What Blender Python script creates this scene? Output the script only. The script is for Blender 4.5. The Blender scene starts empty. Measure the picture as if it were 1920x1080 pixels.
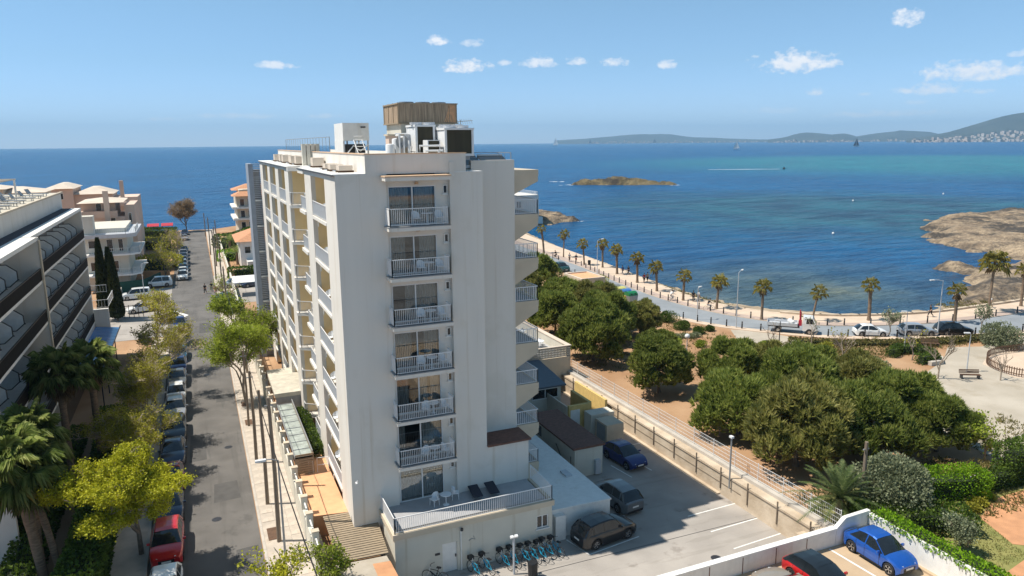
import bpy, bmesh, math, random
import numpy as np
from mathutils import Vector, Matrix
scene = bpy.context.scene
R_ = math.radians
# ------------------------------------------------------------------ camera
cam_d = bpy.data.cameras.new('camera'); cam = bpy.data.objects.new('camera', cam_d)
scene.collection.objects.link(cam); scene.camera = cam
cam_d.sensor_width = 36.0; cam_d.lens = 36.0 * 1364.68 / 1920.0
cam_d.clip_start = 0.5; cam_d.clip_end = 120000.0
PITCH, ROLL, YAW = 0.19725, -0.0096517, 0.408244
_f = Vector((math.sin(YAW)*math.cos(PITCH), math.cos(YAW)*math.cos(PITCH), -math.sin(PITCH)))
_r = Vector((math.cos(YAW), -math.sin(YAW), 0)); _u = _r.cross(_f)
_r2 = _r*math.cos(ROLL) + _u*math.sin(ROLL); _u2 = -_r*math.sin(ROLL) + _u*math.cos(ROLL)
cam.matrix_world = Matrix(((_r2.x, _u2.x, -_f.x, 0), (_r2.y, _u2.y, -_f.y, 0), (_r2.z, _u2.z, -_f.z, 26.0), (0, 0, 0, 1)))
# ------------------------------------------------------------------ sun, sky, exposure
SUN_TO = Vector((-0.53, 0.20, 1.0)).normalized()
SUN_EL = math.asin(SUN_TO.z); SUN_AZ = math.atan2(SUN_TO.x, SUN_TO.y)
sun_d = bpy.data.lights.new('sun', 'SUN'); sun_d.energy = 4.6; sun_d.angle = R_(0.5); sun_d.color = (1.0, 0.93, 0.82)
sun = bpy.data.objects.new('sun', sun_d); scene.collection.objects.link(sun)
sun.rotation_euler = SUN_TO.to_track_quat('Z', 'Y').to_euler(); sun.location = (-60, 40, 120)
vs = scene.view_settings
vs.view_transform = 'Standard'; vs.look = 'None'; vs.gamma = 1.0; vs.use_curve_mapping = False
vs.exposure = 0.50
world = bpy.data.worlds.new('World'); scene.world = world; world.use_nodes = True
wn = world.node_tree.nodes; wl = world.node_tree.links; wn.clear()
out = wn.new('ShaderNodeOutputWorld'); bg = wn.new('ShaderNodeBackground'); bg.inputs[1].default_value = 0.085
sky = wn.new('ShaderNodeTexSky'); sky.sky_type = 'NISHITA'; sky.sun_disc = False
sky.sun_elevation = SUN_EL; sky.sun_rotation = SUN_AZ
sky.air_density = 1.0; sky.dust_density = 0.0; sky.ozone_density = 5.0; sky.altitude = 30
tc = wn.new('ShaderNodeTexCoord')
def vdir(az, el): return (math.sin(az)*math.cos(el), math.cos(az)*math.cos(el), math.sin(el))
# small fair-weather clouds: azimuth deg (clockwise from the street), elevation deg, half width, half height (deg), strength
CLOUDS = [(17.89, 7.41, 1.09, 0.57, 1), (20.64, 7.24, 1.05, 0.42, 0.6), (20.12, 5.56, 1.97, 0.71, 1), (22.99, 5.83, 0.59, 0.37, 0.7), (25.61, 5.83, 1.47, 0.66, 0.85), (28.38, 5.86, 1.09, 0.42, 0.75), (31.33, 5.73, 1.01, 0.55, 0.85), (35.19, 5.45, 0.73, 0.44, 0.9), (6.26, 5.58, 1.43, 0.44, 0.8), (44.29, 5.2, 3.11, 1.04, 1), (50.91, 7.65, 1.22, 0.79, 0.95), (45.54, 3.24, 0.76, 0.35, 0.8), (54.96, 4.08, 3.11, 0.93, 0.9), (52.72, 3.15, 2.37, 0.53, 0.7), (9.4, 2.05, 1.36, 0.24, 0.45), (-1.46, 1.8, 1.26, 0.18, 0.4), (3.37, 2.02, 3.53, 0.26, 0.4), (49.88, 1.66, 3.99, 0.33, 0.5), (57.53, 5.08, 0.84, 0.33, 0.6), (42.77, 2.03, 2.1, 0.31, 0.25), (55.63, 2.93, 0.63, 0.31, 0.5), (51.83, 2.36, 0.73, 0.24, 0.35), (48.62, 3.03, 0.42, 0.18, 0.35)]
nz = wn.new('ShaderNodeTexNoise'); nz.inputs['Scale'].default_value = 70.0; nz.inputs['Detail'].default_value = 7.0; nz.inputs['Roughness'].default_value = 0.62
mp = wn.new('ShaderNodeMapping'); mp.inputs['Scale'].default_value = (1, 1, 1.6)
wl.new(tc.outputs['Generated'], mp.inputs[0]); wl.new(mp.outputs[0], nz.inputs['Vector'])
def mth(op, a, b=None, c=None):
    n = wn.new('ShaderNodeMath'); n.operation = op
    for i, x in enumerate((a, b, c)):
        if x is None: continue
        if isinstance(x, (int, float)): n.inputs[i].default_value = x
        else: wl.new(x, n.inputs[i])
    return n.outputs[0]
def dotn(v):
    n = wn.new('ShaderNodeVectorMath'); n.operation = 'DOT_PRODUCT'; n.inputs[1].default_value = v
    wl.new(tc.outputs['Generated'], n.inputs[0]); return n.outputs['Value']
ncen = mth('SUBTRACT', nz.outputs[0], 0.5)
total = None
for az, el, hw, hh, st in CLOUDS:
    a, e = R_(az), R_(el)
    c = vdir(a, e); rt = (math.cos(a), -math.sin(a), 0.0)
    up = (-math.sin(a)*math.sin(e), -math.cos(a)*math.sin(e), math.cos(e))
    u = mth('DIVIDE', dotn(rt), R_(hw)); v = mth('DIVIDE', dotn(up), R_(hh)); fr = mth('GREATER_THAN', dotn(c), 0.5)
    vneg = mth('MULTIPLY', mth('MINIMUM', v, 0.0), 1.8)          # flat cloud base
    vv = mth('ADD', mth('MAXIMUM', v, 0.0), vneg)
    rr = mth('ADD', mth('MULTIPLY', u, u), mth('MULTIPLY', vv, vv))
    m = mth('SUBTRACT', mth('MULTIPLY_ADD', ncen, 4.2, 0.95), rr)
    m = mth('MULTIPLY', mth('MULTIPLY', mth('SMOOTH_MIN', mth('MAXIMUM', m, 0.0), 1.0, 0.35), st), fr)
    total = m if total is None else mth('MAXIMUM', total, m)
total = mth('MINIMUM', total, 1.0)
cmix = wn.new('ShaderNodeMix'); cmix.data_type = 'RGBA'
ccol = wn.new('ShaderNodeMix'); ccol.data_type = 'RGBA'
ccol.inputs[6].default_value = (7.0, 7.6, 8.6, 1); ccol.inputs[7].default_value = (9.8, 9.6, 9.4, 1)
wl.new(nz.outputs[0], ccol.inputs[0])
tint = wn.new('ShaderNodeMix'); tint.data_type = 'RGBA'; tint.blend_type = 'MULTIPLY'; tint.inputs[0].default_value = 1.0
sepz = wn.new('ShaderNodeSeparateXYZ'); wl.new(tc.outputs['Generated'], sepz.inputs[0])
trp = wn.new('ShaderNodeValToRGB'); te = trp.color_ramp.elements
te[0].position = 0.0; te[0].color = (0.90, 1.10, 1.68, 1); te[1].position = 0.30; te[1].color = (1.20, 1.25, 0.98, 1)
tm_ = te.new(0.10); tm_.color = (0.90, 1.04, 1.20, 1)
wl.new(mth('MAXIMUM', sepz.outputs[2], 0.0), trp.inputs[0]); wl.new(trp.outputs[0], tint.inputs[7])
wl.new(sky.outputs[0], tint.inputs[6])
wl.new(total, cmix.inputs[0]); wl.new(tint.outputs[2], cmix.inputs[6]); wl.new(ccol.outputs[2], cmix.inputs[7])
wl.new(cmix.outputs[2], bg.inputs[0]); wl.new(bg.outputs[0], out.inputs[0])
scene.cycles.max_bounces = 6; scene.cycles.diffuse_bounces = 3; scene.cycles.glossy_bounces = 3
scene.cycles.transparent_max_bounces = 12; scene.cycles.volume_bounces = 0
scene.cycles.use_denoising = True; scene.cycles.sample_clamp_indirect = 6.0
# ------------------------------------------------------------------ helpers
ORG = {}
def mat(name, col, rough=0.7, metal=0.0, var=0.12, vscale=3.0, bump=0.0, bscale=20.0, col2=None, spec=0.5, coat=0.0, trans=0.0, detail=5.0, stretch=None):
    m = bpy.data.materials.new(name); m.use_nodes = True
    nt = m.node_tree; b = nt.nodes['Principled BSDF']
    b.inputs['Roughness'].default_value = rough; b.inputs['Metallic'].default_value = metal
    b.inputs['Specular IOR Level'].default_value = spec; b.inputs['Coat Weight'].default_value = coat
    tcn = nt.nodes.new('ShaderNodeTexCoord'); src = tcn.outputs['Object']
    if stretch:
        mpn = nt.nodes.new('ShaderNodeMapping'); mpn.inputs['Scale'].default_value = stretch
        nt.links.new(src, mpn.inputs[0]); src = mpn.outputs[0]
    n = nt.nodes.new('ShaderNodeTexNoise'); n.inputs['Scale'].default_value = vscale; n.inputs['Detail'].default_value = detail
    nt.links.new(src, n.inputs['Vector'])
    r = nt.nodes.new('ShaderNodeValToRGB')
    c2 = col2 if col2 else tuple(min(1, c*(1+var)) for c in col)
    c1 = col if col2 else tuple(c*(1-var) for c in col)
    r.color_ramp.elements[0].position = 0.33; r.color_ramp.elements[1].position = 0.67
    r.color_ramp.elements[0].color = (*c1, 1); r.color_ramp.elements[1].color = (*c2, 1)
    nt.links.new(n.outputs[0], r.inputs[0]); nt.links.new(r.outputs[0], b.inputs['Base Color'])
    if bump > 0:
        n2 = nt.nodes.new('ShaderNodeTexNoise'); n2.inputs['Scale'].default_value = bscale; n2.inputs['Detail'].default_value = 4
        nt.links.new(src, n2.inputs['Vector'])
        bm = nt.nodes.new('ShaderNodeBump'); bm.inputs['Strength'].default_value = bump; bm.inputs['Distance'].default_value = 0.05
        nt.links.new(n2.outputs[0], bm.inputs['Height']); nt.links.new(bm.outputs[0], b.inputs['Normal'])
    return m
def leafmat(name, ca, cb, cc, scale=1.2, trans=0.35):
    m = bpy.data.materials.new(name); m.use_nodes = True; nt = m.node_tree
    b = nt.nodes['Principled BSDF']; b.inputs['Roughness'].default_value = 0.55; b.inputs['Specular IOR Level'].default_value = 0.25
    tcn = nt.nodes.new('ShaderNodeTexCoord')
    oi = nt.nodes.new('ShaderNodeObjectInfo')
    n = nt.nodes.new('ShaderNodeTexNoise'); n.inputs['Scale'].default_value = scale; n.inputs['Detail'].default_value = 3
    geo = nt.nodes.new('ShaderNodeNewGeometry')
    mx = nt.nodes.new('ShaderNodeMath'); mx.operation = 'MULTIPLY_ADD'; mx.inputs[1].default_value = 0.45
    ad = nt.nodes.new('ShaderNodeMath'); ad.operation = 'MULTIPLY_ADD'; ad.inputs[1].default_value = 0.9; ad.inputs[2].default_value = -0.18
    nt.links.new(tcn.outputs['Object'], n.inputs['Vector'])
    nt.links.new(n.outputs[0], ad.inputs[0]); nt.links.new(geo.outputs['Random Per Island'], mx.inputs[0]); nt.links.new(ad.outputs[0], mx.inputs[2])
    r = nt.nodes.new('ShaderNodeValToRGB'); e = r.color_ramp.elements
    e[0].position = 0.2; e[1].position = 0.85; e[0].color = (*ca, 1); e[1].color = (*cc, 1)
    x = e.new(0.52); x.color = (*cb, 1)
    nt.links.new(mx.outputs[0], r.inputs[0])
    hsv = nt.nodes.new('ShaderNodeHueSaturation')
    mm = nt.nodes.new('ShaderNodeMath'); mm.operation = 'MULTIPLY_ADD'; mm.inputs[1].default_value = 0.3; mm.inputs[2].default_value = 0.85
    nt.links.new(oi.outputs['Random'], mm.inputs[0]); nt.links.new(mm.outputs[0], hsv.inputs['Value'])
    nt.links.new(r.outputs[0], hsv.inputs['Color']); nt.links.new(hsv.outputs[0], b.inputs['Base Color'])
    tr = nt.nodes.new('ShaderNodeBsdfTranslucent'); nt.links.new(hsv.outputs[0], tr.inputs[0])
    ms = nt.nodes.new('ShaderNodeMixShader'); ms.inputs[0].default_value = trans
    nt.links.new(b.outputs[0], ms.inputs[1]); nt.links.new(tr.outputs[0], ms.inputs[2])
    nt.links.new(ms.outputs[0], nt.nodes['Material Output'].inputs[0])
    return m
def glassmat(name, col, tw=0.55, rough=0.03):
    m = bpy.data.materials.new(name); m.use_nodes = True; nt = m.node_tree; nt.nodes.remove(nt.nodes['Principled BSDF'])
    t = nt.nodes.new('ShaderNodeBsdfTransparent'); t.inputs[0].default_value = (*col, 1)
    g = nt.nodes.new('ShaderNodeBsdfGlossy'); g.inputs['Roughness'].default_value = rough
    n = nt.nodes.new('ShaderNodeTexNoise'); n.inputs['Scale'].default_value = 0.8; 
    tcn = nt.nodes.new('ShaderNodeTexCoord'); nt.links.new(tcn.outputs['Object'], n.inputs['Vector'])
    bm = nt.nodes.new('ShaderNodeBump'); bm.inputs['Strength'].default_value = 0.04; nt.links.new(n.outputs[0], bm.inputs['Height']); nt.links.new(bm.outputs[0], g.inputs['Normal'])
    fr = nt.nodes.new('ShaderNodeLayerWeight'); fr.inputs[0].default_value = tw
    mx = nt.nodes.new('ShaderNodeMixShader'); nt.links.new(fr.outputs['Facing'], mx.inputs[0])
    ma = nt.nodes.new('ShaderNodeMath'); ma.operation = 'MULTIPLY_ADD'; ma.inputs[1].default_value = 0.55; ma.inputs[2].default_value = 0.10
    nt.links.new(fr.outputs['Facing'], ma.inputs[0]); nt.links.new(ma.outputs[0], mx.inputs[0])
    nt.links.new(t.outputs[0], mx.inputs[1]); nt.links.new(g.outputs[0], mx.inputs[2])
    nt.links.new(mx.outputs[0], nt.nodes['Material Output'].inputs[0]); return m
class MB:
    def __init__(s): s.v = []; s.f = []
    def add(s, vs_, fs):
        o = len(s.v); s.v += [tuple(x) for x in vs_]; s.f += [tuple(i+o for i in f) for f in fs]; return s
    def box(s, x0, x1, y0, y1, z0, z1):
        return s.add([(x0,y0,z0),(x1,y0,z0),(x1,y1,z0),(x0,y1,z0),(x0,y0,z1),(x1,y0,z1),(x1,y1,z1),(x0,y1,z1)],
            [(0,3,2,1),(4,5,6,7),(0,1,5,4),(1,2,6,5),(2,3,7,6),(3,0,4,7)])
    def obox(s, c, sz, a=0.0, tilt=0.0):
        m = Matrix.Rotation(a, 3, 'Z') @ Matrix.Rotation(tilt, 3, 'X'); h = [q/2 for q in sz]
        vs_ = [Vector(c) + m @ Vector((sx*h[0], sy*h[1], sz_*h[2])) for sz_ in (-1,1) for sx, sy in ((-1,-1),(1,-1),(1,1),(-1,1))]
        return s.add(vs_, [(0,3,2,1),(4,5,6,7),(0,1,5,4),(1,2,6,5),(2,3,7,6),(3,0,4,7)])
    def tube(s, pts, rad, n=6, cap=True):
        pts = [Vector(p) for p in pts]; rs = rad if isinstance(rad, (list, tuple)) else [rad]*len(pts)
        o = len(s.v)
        for i, p in enumerate(pts):
            d = (pts[min(i+1, len(pts)-1)] - pts[max(i-1, 0)])
            if d.length < 1e-9: d = Vector((0,0,1))
            d.normalize(); a = d.cross(Vector((0,0,1)) if abs(d.z) < 0.95 else Vector((1,0,0))).normalized(); b = d.cross(a)
            for k in range(n):
                t = 2*math.pi*k/n; q = p + (a*math.cos(t) + b*math.sin(t))*rs[i]; s.v.append(tuple(q))
        for i in range(len(pts)-1):
            for k in range(n):
                s.f.append((o+i*n+k, o+i*n+(k+1)%n, o+(i+1)*n+(k+1)%n, o+(i+1)*n+k))
        if cap:
            s.f.append(tuple(o+k for k in range(n)[::-1])); s.f.append(tuple(o+(len(pts)-1)*n+k for k in range(n)))
        return s
    def cyl(s, c, r, h, n=12, r2=None):
        return s.tube([c, (c[0], c[1], c[2]+h)], [r, r if r2 is None else r2], n)
    def lathe(s, c, prof, n=14):
        return s.tube([(c[0], c[1], c[2]+z) for r, z in prof], [r for r, z in prof], n)
    def sphere(s, c, r, n=10, m=6, sc=(1,1,1)):
        o = len(s.v)
        for i in range(m+1):
            th = math.pi*i/m
            for k in range(n):
                ph = 2*math.pi*k/n
                s.v.append((c[0]+r*sc[0]*math.sin(th)*math.cos(ph), c[1]+r*sc[1]*math.sin(th)*math.sin(ph), c[2]+r*sc[2]*math.cos(th)))
        for i in range(m):
            for k in range(n):
                s.f.append((o+i*n+k, o+(i+1)*n+k, o+(i+1)*n+(k+1)%n, o+i*n+(k+1)%n))
        return s
    def prism(s, poly, z0, z1):
        n = len(poly); ar = sum(poly[i][0]*poly[(i+1)%n][1]-poly[(i+1)%n][0]*poly[i][1] for i in range(n))
        if ar < 0: poly = poly[::-1]
        return s.add([(x,y,z0) for x,y in poly]+[(x,y,z1) for x,y in poly],
            [tuple(range(n))[::-1], tuple(range(n,2*n))]+[(i,(i+1)%n,n+(i+1)%n,n+i) for i in range(n)])
    def sheet(s, poly, z):
        n = len(poly); ar = sum(poly[i][0]*poly[(i+1)%n][1]-poly[(i+1)%n][0]*poly[i][1] for i in range(n))
        if ar < 0: poly = poly[::-1]
        return s.add([(x,y,z) for x,y in poly], [tuple(range(n))])
    def strip(s, A, B, za, zb=None):
        zb = za if zb is None else zb; n = len(A); o = len(s.v)
        s.v += [(x,y,za) for x,y in A] + [(x,y,zb) for x,y in B]
        s.f += [(o+i, o+i+1, o+n+i+1, o+n+i) for i in range(n-1)]; return s
    def quad(s, a, b, c, d): return s.add([a,b,c,d], [(0,1,2,3)])
    def wallrun(s, pts, th, z0, z1):
        for (xa,ya),(xb,yb) in zip(pts[:-1], pts[1:]):
            L = math.hypot(xb-xa, yb-ya); s.obox(((xa+xb)/2,(ya+yb)/2,(z0+z1)/2), (L+th*0.5, th, z1-z0), math.atan2(yb-ya, xb-xa))
        return s
    def mesh(s, name, off=(0,0,0), smooth=False, angle=None):
        me = bpy.data.meshes.new(name)
        V = np.array(s.v, dtype=float).reshape(-1,3) - np.array(off)
        me.from_pydata(V.tolist(), [], s.f); me.update()
        if smooth:
            me.polygons.foreach_set('use_smooth', [True]*len(me.polygons)); me.set_sharp_from_angle(angle=R_(angle or 40))
        return me
    def build(s, name, m, parent=None, smooth=False, local=False, angle=None):
        off = (0,0,0)
        if parent is not None and not local: off = ORG.get(parent.name, (0,0,0))
        o = bpy.data.objects.new(name, s.mesh(name, off, smooth, angle)); scene.collection.objects.link(o)
        if m: o.data.materials.append(m)
        if parent is not None: o.parent = parent; ORG[o.name] = ORG.get(parent.name, (0,0,0))
        return o
def npobj(name, V, F, m, parent=None, smooth=False, off=None):
    V = np.asarray(V, dtype=np.float32); F = np.asarray(F, dtype=np.int32)
    me = bpy.data.meshes.new(name); k = F.shape[1]
    if off is not None: V = V - np.array(off, dtype=np.float32)
    me.vertices.add(len(V)); me.vertices.foreach_set('co', V.ravel())
    me.loops.add(F.size); me.loops.foreach_set('vertex_index', F.ravel())
    me.polygons.add(len(F)); me.polygons.foreach_set('loop_start', np.arange(0, F.size, k, dtype=np.int32)); 
    me.update(calc_edges=True); me.validate()
    if smooth: me.polygons.foreach_set('use_smooth', [True]*len(me.polygons))
    o = bpy.data.objects.new(name, me); scene.collection.objects.link(o)
    if m: me.materials.append(m)
    if parent is not None: o.parent = parent; ORG[o.name] = ORG.get(parent.name, (0,0,0))
    return o
def tag(o, label=None, cat=None, group=None, kind=None):
    if label: o['label'] = label
    if cat: o['category'] = cat
    if group: o['group'] = group
    if kind: o['kind'] = kind
    return o
def thing(name, label, cat, loc=(0,0,0), rz=0.0, group=None, sc=1.0):
    o = bpy.data.objects.new(name, None); scene.collection.objects.link(o); o.empty_display_size = 0.3
    o.location = loc; o.rotation_euler = (0,0,rz); o.scale = (sc,sc,sc); ORG[o.name] = tuple(loc)
    return tag(o, label, cat, group)
def copy_tree(o, parent=None):
    c = o.copy(); scene.collection.objects.link(c)
    if parent is not None: c.parent = parent
    for ch in list(o.children): copy_tree(ch, c)
    return c
def dup(o, loc, rz, label, group=None, sc=None):
    c = copy_tree(o); c.location = loc; c.rotation_euler = (0,0,rz); c['label'] = label
    if group: c['group'] = group
    if sc: c.scale = (sc if isinstance(sc, (tuple, list)) else (sc,sc,sc))
    return c
def struct(mb, name, m, smooth=False):
    return tag(mb.build(name, m, None, smooth), kind='structure')
rng = random.Random(7); nrng = np.random.default_rng(11)
# ------------------------------------------------------------------ materials
M = {}
M['white'] = mat('white_render', (.71,.672,.615), .8, var=.03, vscale=.9, bump=.08, bscale=8, stretch=(1,1,.09))
M['white2'] = mat('white_paint', (.74,.73,.70), .6, var=.05)
M['cream'] = mat('cream_wall', (.88,.66,.35), .8, var=.06, vscale=.6)
M['beige'] = mat('beige_wall', (.55,.47,.36), .8, var=.08, vscale=.6, bump=.1)
M['annex'] = mat('cream_annex_wall', (.60,.57,.49), .8, var=.07, vscale=.5, bump=.1, col2=None)
M['peach'] = mat('peach_coping', (.62,.42,.27), .8, var=.1)
M['browntile'] = mat('brown_roof_tile', (.155,.072,.05), .8, var=.2, vscale=4)
M['gravelroof'] = mat('flat_roof', (.50,.46,.38), .9, var=.12, vscale=2)
M['railwhite'] = mat('white_metal_rail', (.72,.72,.72), .4, var=.03)
M['greyfloor'] = mat('grey_terrace_floor', (.36,.36,.37), .6, var=.06, vscale=2)
M['asphalt'] = mat('street_asphalt', (.098,.093,.088), .85, var=.22, vscale=.35, bump=.25, bscale=60, detail=8)
M['lot'] = mat('parking_concrete', (.335,.305,.275), .85, var=.17, vscale=.28, bump=.15, bscale=50, detail=9)
M['lotnear'] = mat('tan_lot_paving', (.46,.34,.22), .85, var=.12, vscale=.6, bump=.15, bscale=40)
M['sidewalk'] = mat('sidewalk_slab', (.47,.41,.345), .85, var=.16, vscale=.9, bump=.15, bscale=40)
M['kerb'] = mat('kerb_stone', (.46,.42,.37), .85, var=.1, vscale=1)
M['paint'] = mat('road_paint', (.72,.71,.68), .7, var=.1, vscale=2)
M['dirt'] = mat('dry_park_earth', (.30,.165,.082), .95, var=.25, vscale=.22, bump=.4, bscale=8, col2=(.43,.275,.16), detail=8)
M['plaza'] = mat('pale_plaza_paving', (.36,.315,.25), .9, var=.15, vscale=.3, bump=.15, bscale=20, col2=(.45,.40,.33), detail=8)
M['prom'] = mat('promenade_paving', (.56,.44,.335), .85, var=.08, vscale=.5, bump=.1, bscale=20)
M['prom_strip'] = mat('pink_paving_strip', (.40,.31,.26), .85, var=.1, vscale=.6)
M['promroad'] = mat('coast_road', (.235,.255,.275), .8, var=.1, vscale=.3, bump=.1, bscale=30)
M['rock'] = mat('shore_rock', (.055,.042,.030), .95, var=.3, vscale=.13, bump=1.0, bscale=.9, col2=(.46,.34,.215), detail=12)
def rockmat(name, dark, mid, light, s):
    m = mat(name, mid, .95, bump=1.0, bscale=s*8); nt = m.node_tree; b = nt.nodes['Principled BSDF']
    tcn = nt.nodes.new('ShaderNodeTexCoord'); cols = []
    for sc, lo, hi, ca, cb in ((s, .40, .60, mid, light), (s*.32, .47, .57, (0,0,0), (1,1,1)), (s*6, .35, .7, (.55,.55,.55), (1.15,1.15,1.15))):
        n = nt.nodes.new('ShaderNodeTexNoise'); n.inputs['Scale'].default_value = sc; n.inputs['Detail'].default_value = 12; n.inputs['Roughness'].default_value = .72; nt.links.new(tcn.outputs['Object'], n.inputs['Vector'])
        r = nt.nodes.new('ShaderNodeValToRGB'); r.color_ramp.elements[0].position = lo; r.color_ramp.elements[1].position = hi; r.color_ramp.elements[0].color = (*ca,1); r.color_ramp.elements[1].color = (*cb,1); nt.links.new(n.outputs[0], r.inputs[0]); cols.append(r.outputs[0])
    for q in nt.nodes:
        if q.bl_idname == 'ShaderNodeBump': q.inputs['Distance'].default_value = .7
    a = nt.nodes.new('ShaderNodeMix'); a.data_type = 'RGBA'; nt.links.new(cols[1], a.inputs[0]); nt.links.new(cols[0], a.inputs[6]); a.inputs[7].default_value = (*dark,1)
    c = nt.nodes.new('ShaderNodeMix'); c.data_type = 'RGBA'; c.blend_type = 'MULTIPLY'; c.inputs[0].default_value = 1; nt.links.new(a.outputs[2], c.inputs[6]); nt.links.new(cols[2], c.inputs[7]); nt.links.new(c.outputs[2], b.inputs['Base Color']); return m
M['rock'] = rockmat('shore_rock', (.075,.062,.050), (.24,.175,.115), (.47,.36,.24), .22)
M['islet'] = rockmat('islet_scrub', (.045,.036,.024), (.13,.10,.045), (.24,.19,.10), .2)
M['sand'] = mat('wet_beach', (.22,.16,.10), .8, vscale=.3, bump=.5, bscale=4, col2=(.46,.37,.26), detail=9)
M['salmon'] = mat('salmon_courtyard_tiles', (.66,.36,.19), .8, var=.07, vscale=2)
M['stonewall'] = mat('limestone_wall', (.42,.33,.235), .9, vscale=.7, bump=.5, bscale=6, col2=(.60,.50,.385), detail=9)
M['wood'] = mat('weathered_wood', (.30,.235,.16), .8, var=.2, vscale=3, stretch=(1,8,8))
M['darkwood'] = mat('brown_wood', (.115,.062,.035), .8, var=.2, vscale=4)
M['polewood'] = mat('timber_pole', (.20,.155,.115), .85, var=.2, vscale=2, stretch=(6,6,.5), bump=.2)
M['grey'] = mat('grey_metal', (.30,.31,.32), .5, .3, var=.08)
M['lightgrey'] = mat('light_grey_metal', (.50,.52,.55), .5, .1, var=.05)
M['dark'] = mat('dark_metal', (.03,.03,.035), .5, var=.2)
M['railblack'] = mat('black_rail_panel', (.014,.011,.009), .9, var=.2, spec=.15)
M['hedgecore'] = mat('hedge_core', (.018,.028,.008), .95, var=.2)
M['black'] = mat('black_plastic', (.012,.012,.014), .5, var=.2)
M['rubber'] = mat('tyre_rubber', (.015,.015,.016), .85, var=.2)
M['rim'] = mat('alloy_rim', (.45,.46,.48), .3, .8, var=.05)
M['glassdark'] = mat('car_glass', (.012,.016,.020), .06, var=.1, spec=.9)
M['winglass'] = glassmat('window_glass', (.75,.78,.78))
M['windark'] = mat('dark_window', (.02,.024,.028), .08, var=.2, spec=.8)
M['curtain'] = mat('grey_curtain', (.60,.59,.58), .9, var=.08, vscale=2, stretch=(6,1,.3))
M['curtain2'] = mat('sheer_curtain', (.74,.73,.71), .9, var=.08, vscale=2, stretch=(6,1,.3))
M['room'] = mat('dim_room', (.22,.21,.20), .9, var=.1)
M['chairw'] = mat('white_plastic', (.74,.76,.78), .4, var=.03)
M['navy'] = mat('dark_navy_fabric', (.018,.022,.038), .8, var=.2)
M['terracotta'] = mat('terracotta_paving', (.50,.25,.125), .85, var=.12, vscale=1.5, bump=.1)
M['orangetile'] = mat('orange_roof_tile', (.50,.245,.13), .85, var=.15, vscale=3, bump=.3, bscale=8)
M['pink'] = mat('pink_render', (.62,.47,.38), .85, var=.07, vscale=.4)
M['paleroof'] = mat('pale_roof', (.60,.51,.42), .85, var=.08, vscale=.5)
M['bluegl'] = mat('blue_glass_canopy', (.05,.22,.50), .12, var=.15, vscale=.5, spec=.8)
M['lattice'] = mat('reed_screen', (.34,.25,.17), .9, var=.3, vscale=2.5, stretch=(4,4,.3), bump=.4, bscale=20)
M['grille'] = mat('dark_olive_grille', (.038,.033,.017), .7, var=.25, vscale=2.2, stretch=(1.6,1,.05))
M['panelgrey'] = mat('octagon_panel', (.70,.74,.76), .35, var=.06)
M['bark'] = mat('grey_bark', (.17,.135,.105), .9, var=.25, vscale=4, bump=.4)
M['palebark'] = mat('pale_bark', (.30,.245,.19), .9, var=.2, vscale=4, bump=.4)
M['palmtrunk'] = mat('palm_trunk', (.20,.14,.095), .95, var=.3, vscale=3, stretch=(1,1,6), bump=.6)
M['trunkskirt'] = mat('dead_frond_skirt', (.33,.19,.085), .95, var=.3, vscale=5, bump=.3)
M['pine'] = leafmat('pine_needles', (.078,.112,.022), (.24,.285,.056), (.45,.475,.14), .7, .5)
M['pine2'] = leafmat('pine_needles_brownish', (.088,.102,.024), (.265,.26,.068), (.46,.42,.16), .6, .5)
M['lime'] = leafmat('lime_leaves', (.16,.18,.010), (.42,.42,.022), (.64,.61,.05), 1.2, .4)
M['olivegreen'] = leafmat('yellow_green_leaves', (.16,.155,.020), (.38,.36,.045), (.56,.52,.08), .8, .5)
M['spring'] = leafmat('spring_leaves', (.13,.17,.018), (.30,.37,.038), (.46,.52,.08), 1.0, .5)
M['olive'] = leafmat('olive_leaves', (.10,.12,.06), (.25,.28,.16), (.42,.45,.28), 1.5, .45)
M['hedge'] = leafmat('hedge_leaves', (.03,.055,.010), (.085,.14,.018), (.19,.27,.04), 1.5, .4)
M['brighthedge'] = leafmat('bright_hedge_leaves', (.09,.17,.008), (.20,.36,.014), (.30,.48,.02), 1.5, .45)
M['palmleaf'] = leafmat('palm_fronds', (.075,.115,.025), (.23,.29,.075), (.48,.50,.20), 1.2, .5)
M['promfrond'] = leafmat('golden_palm_fronds', (.10,.11,.025), (.25,.23,.05), (.46,.38,.13), 1.2, .3)
M['datepalm'] = leafmat('date_palm_fronds', (.03,.055,.018), (.09,.13,.04), (.22,.25,.10), 1.2, .35)
M['deadfrond'] = leafmat('dry_fronds', (.12,.08,.035), (.26,.17,.08), (.40,.29,.15), 1.2, .3)
M['twig'] = mat('bare_twigs', (.38,.31,.24), .9, var=.25, vscale=3)
M['cypress'] = leafmat('cypress_needles', (.012,.022,.008), (.03,.045,.014), (.06,.08,.025), 1.0, .2)
M['lawn'] = mat('dry_lawn', (.16,.17,.045), .95, var=.2, vscale=1.2, bump=.5, bscale=25, col2=(.28,.26,.085), detail=9)
M['grass'] = leafmat('scrub_grass', (.09,.09,.02), (.18,.16,.045), (.28,.24,.09), .6, .3)
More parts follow.
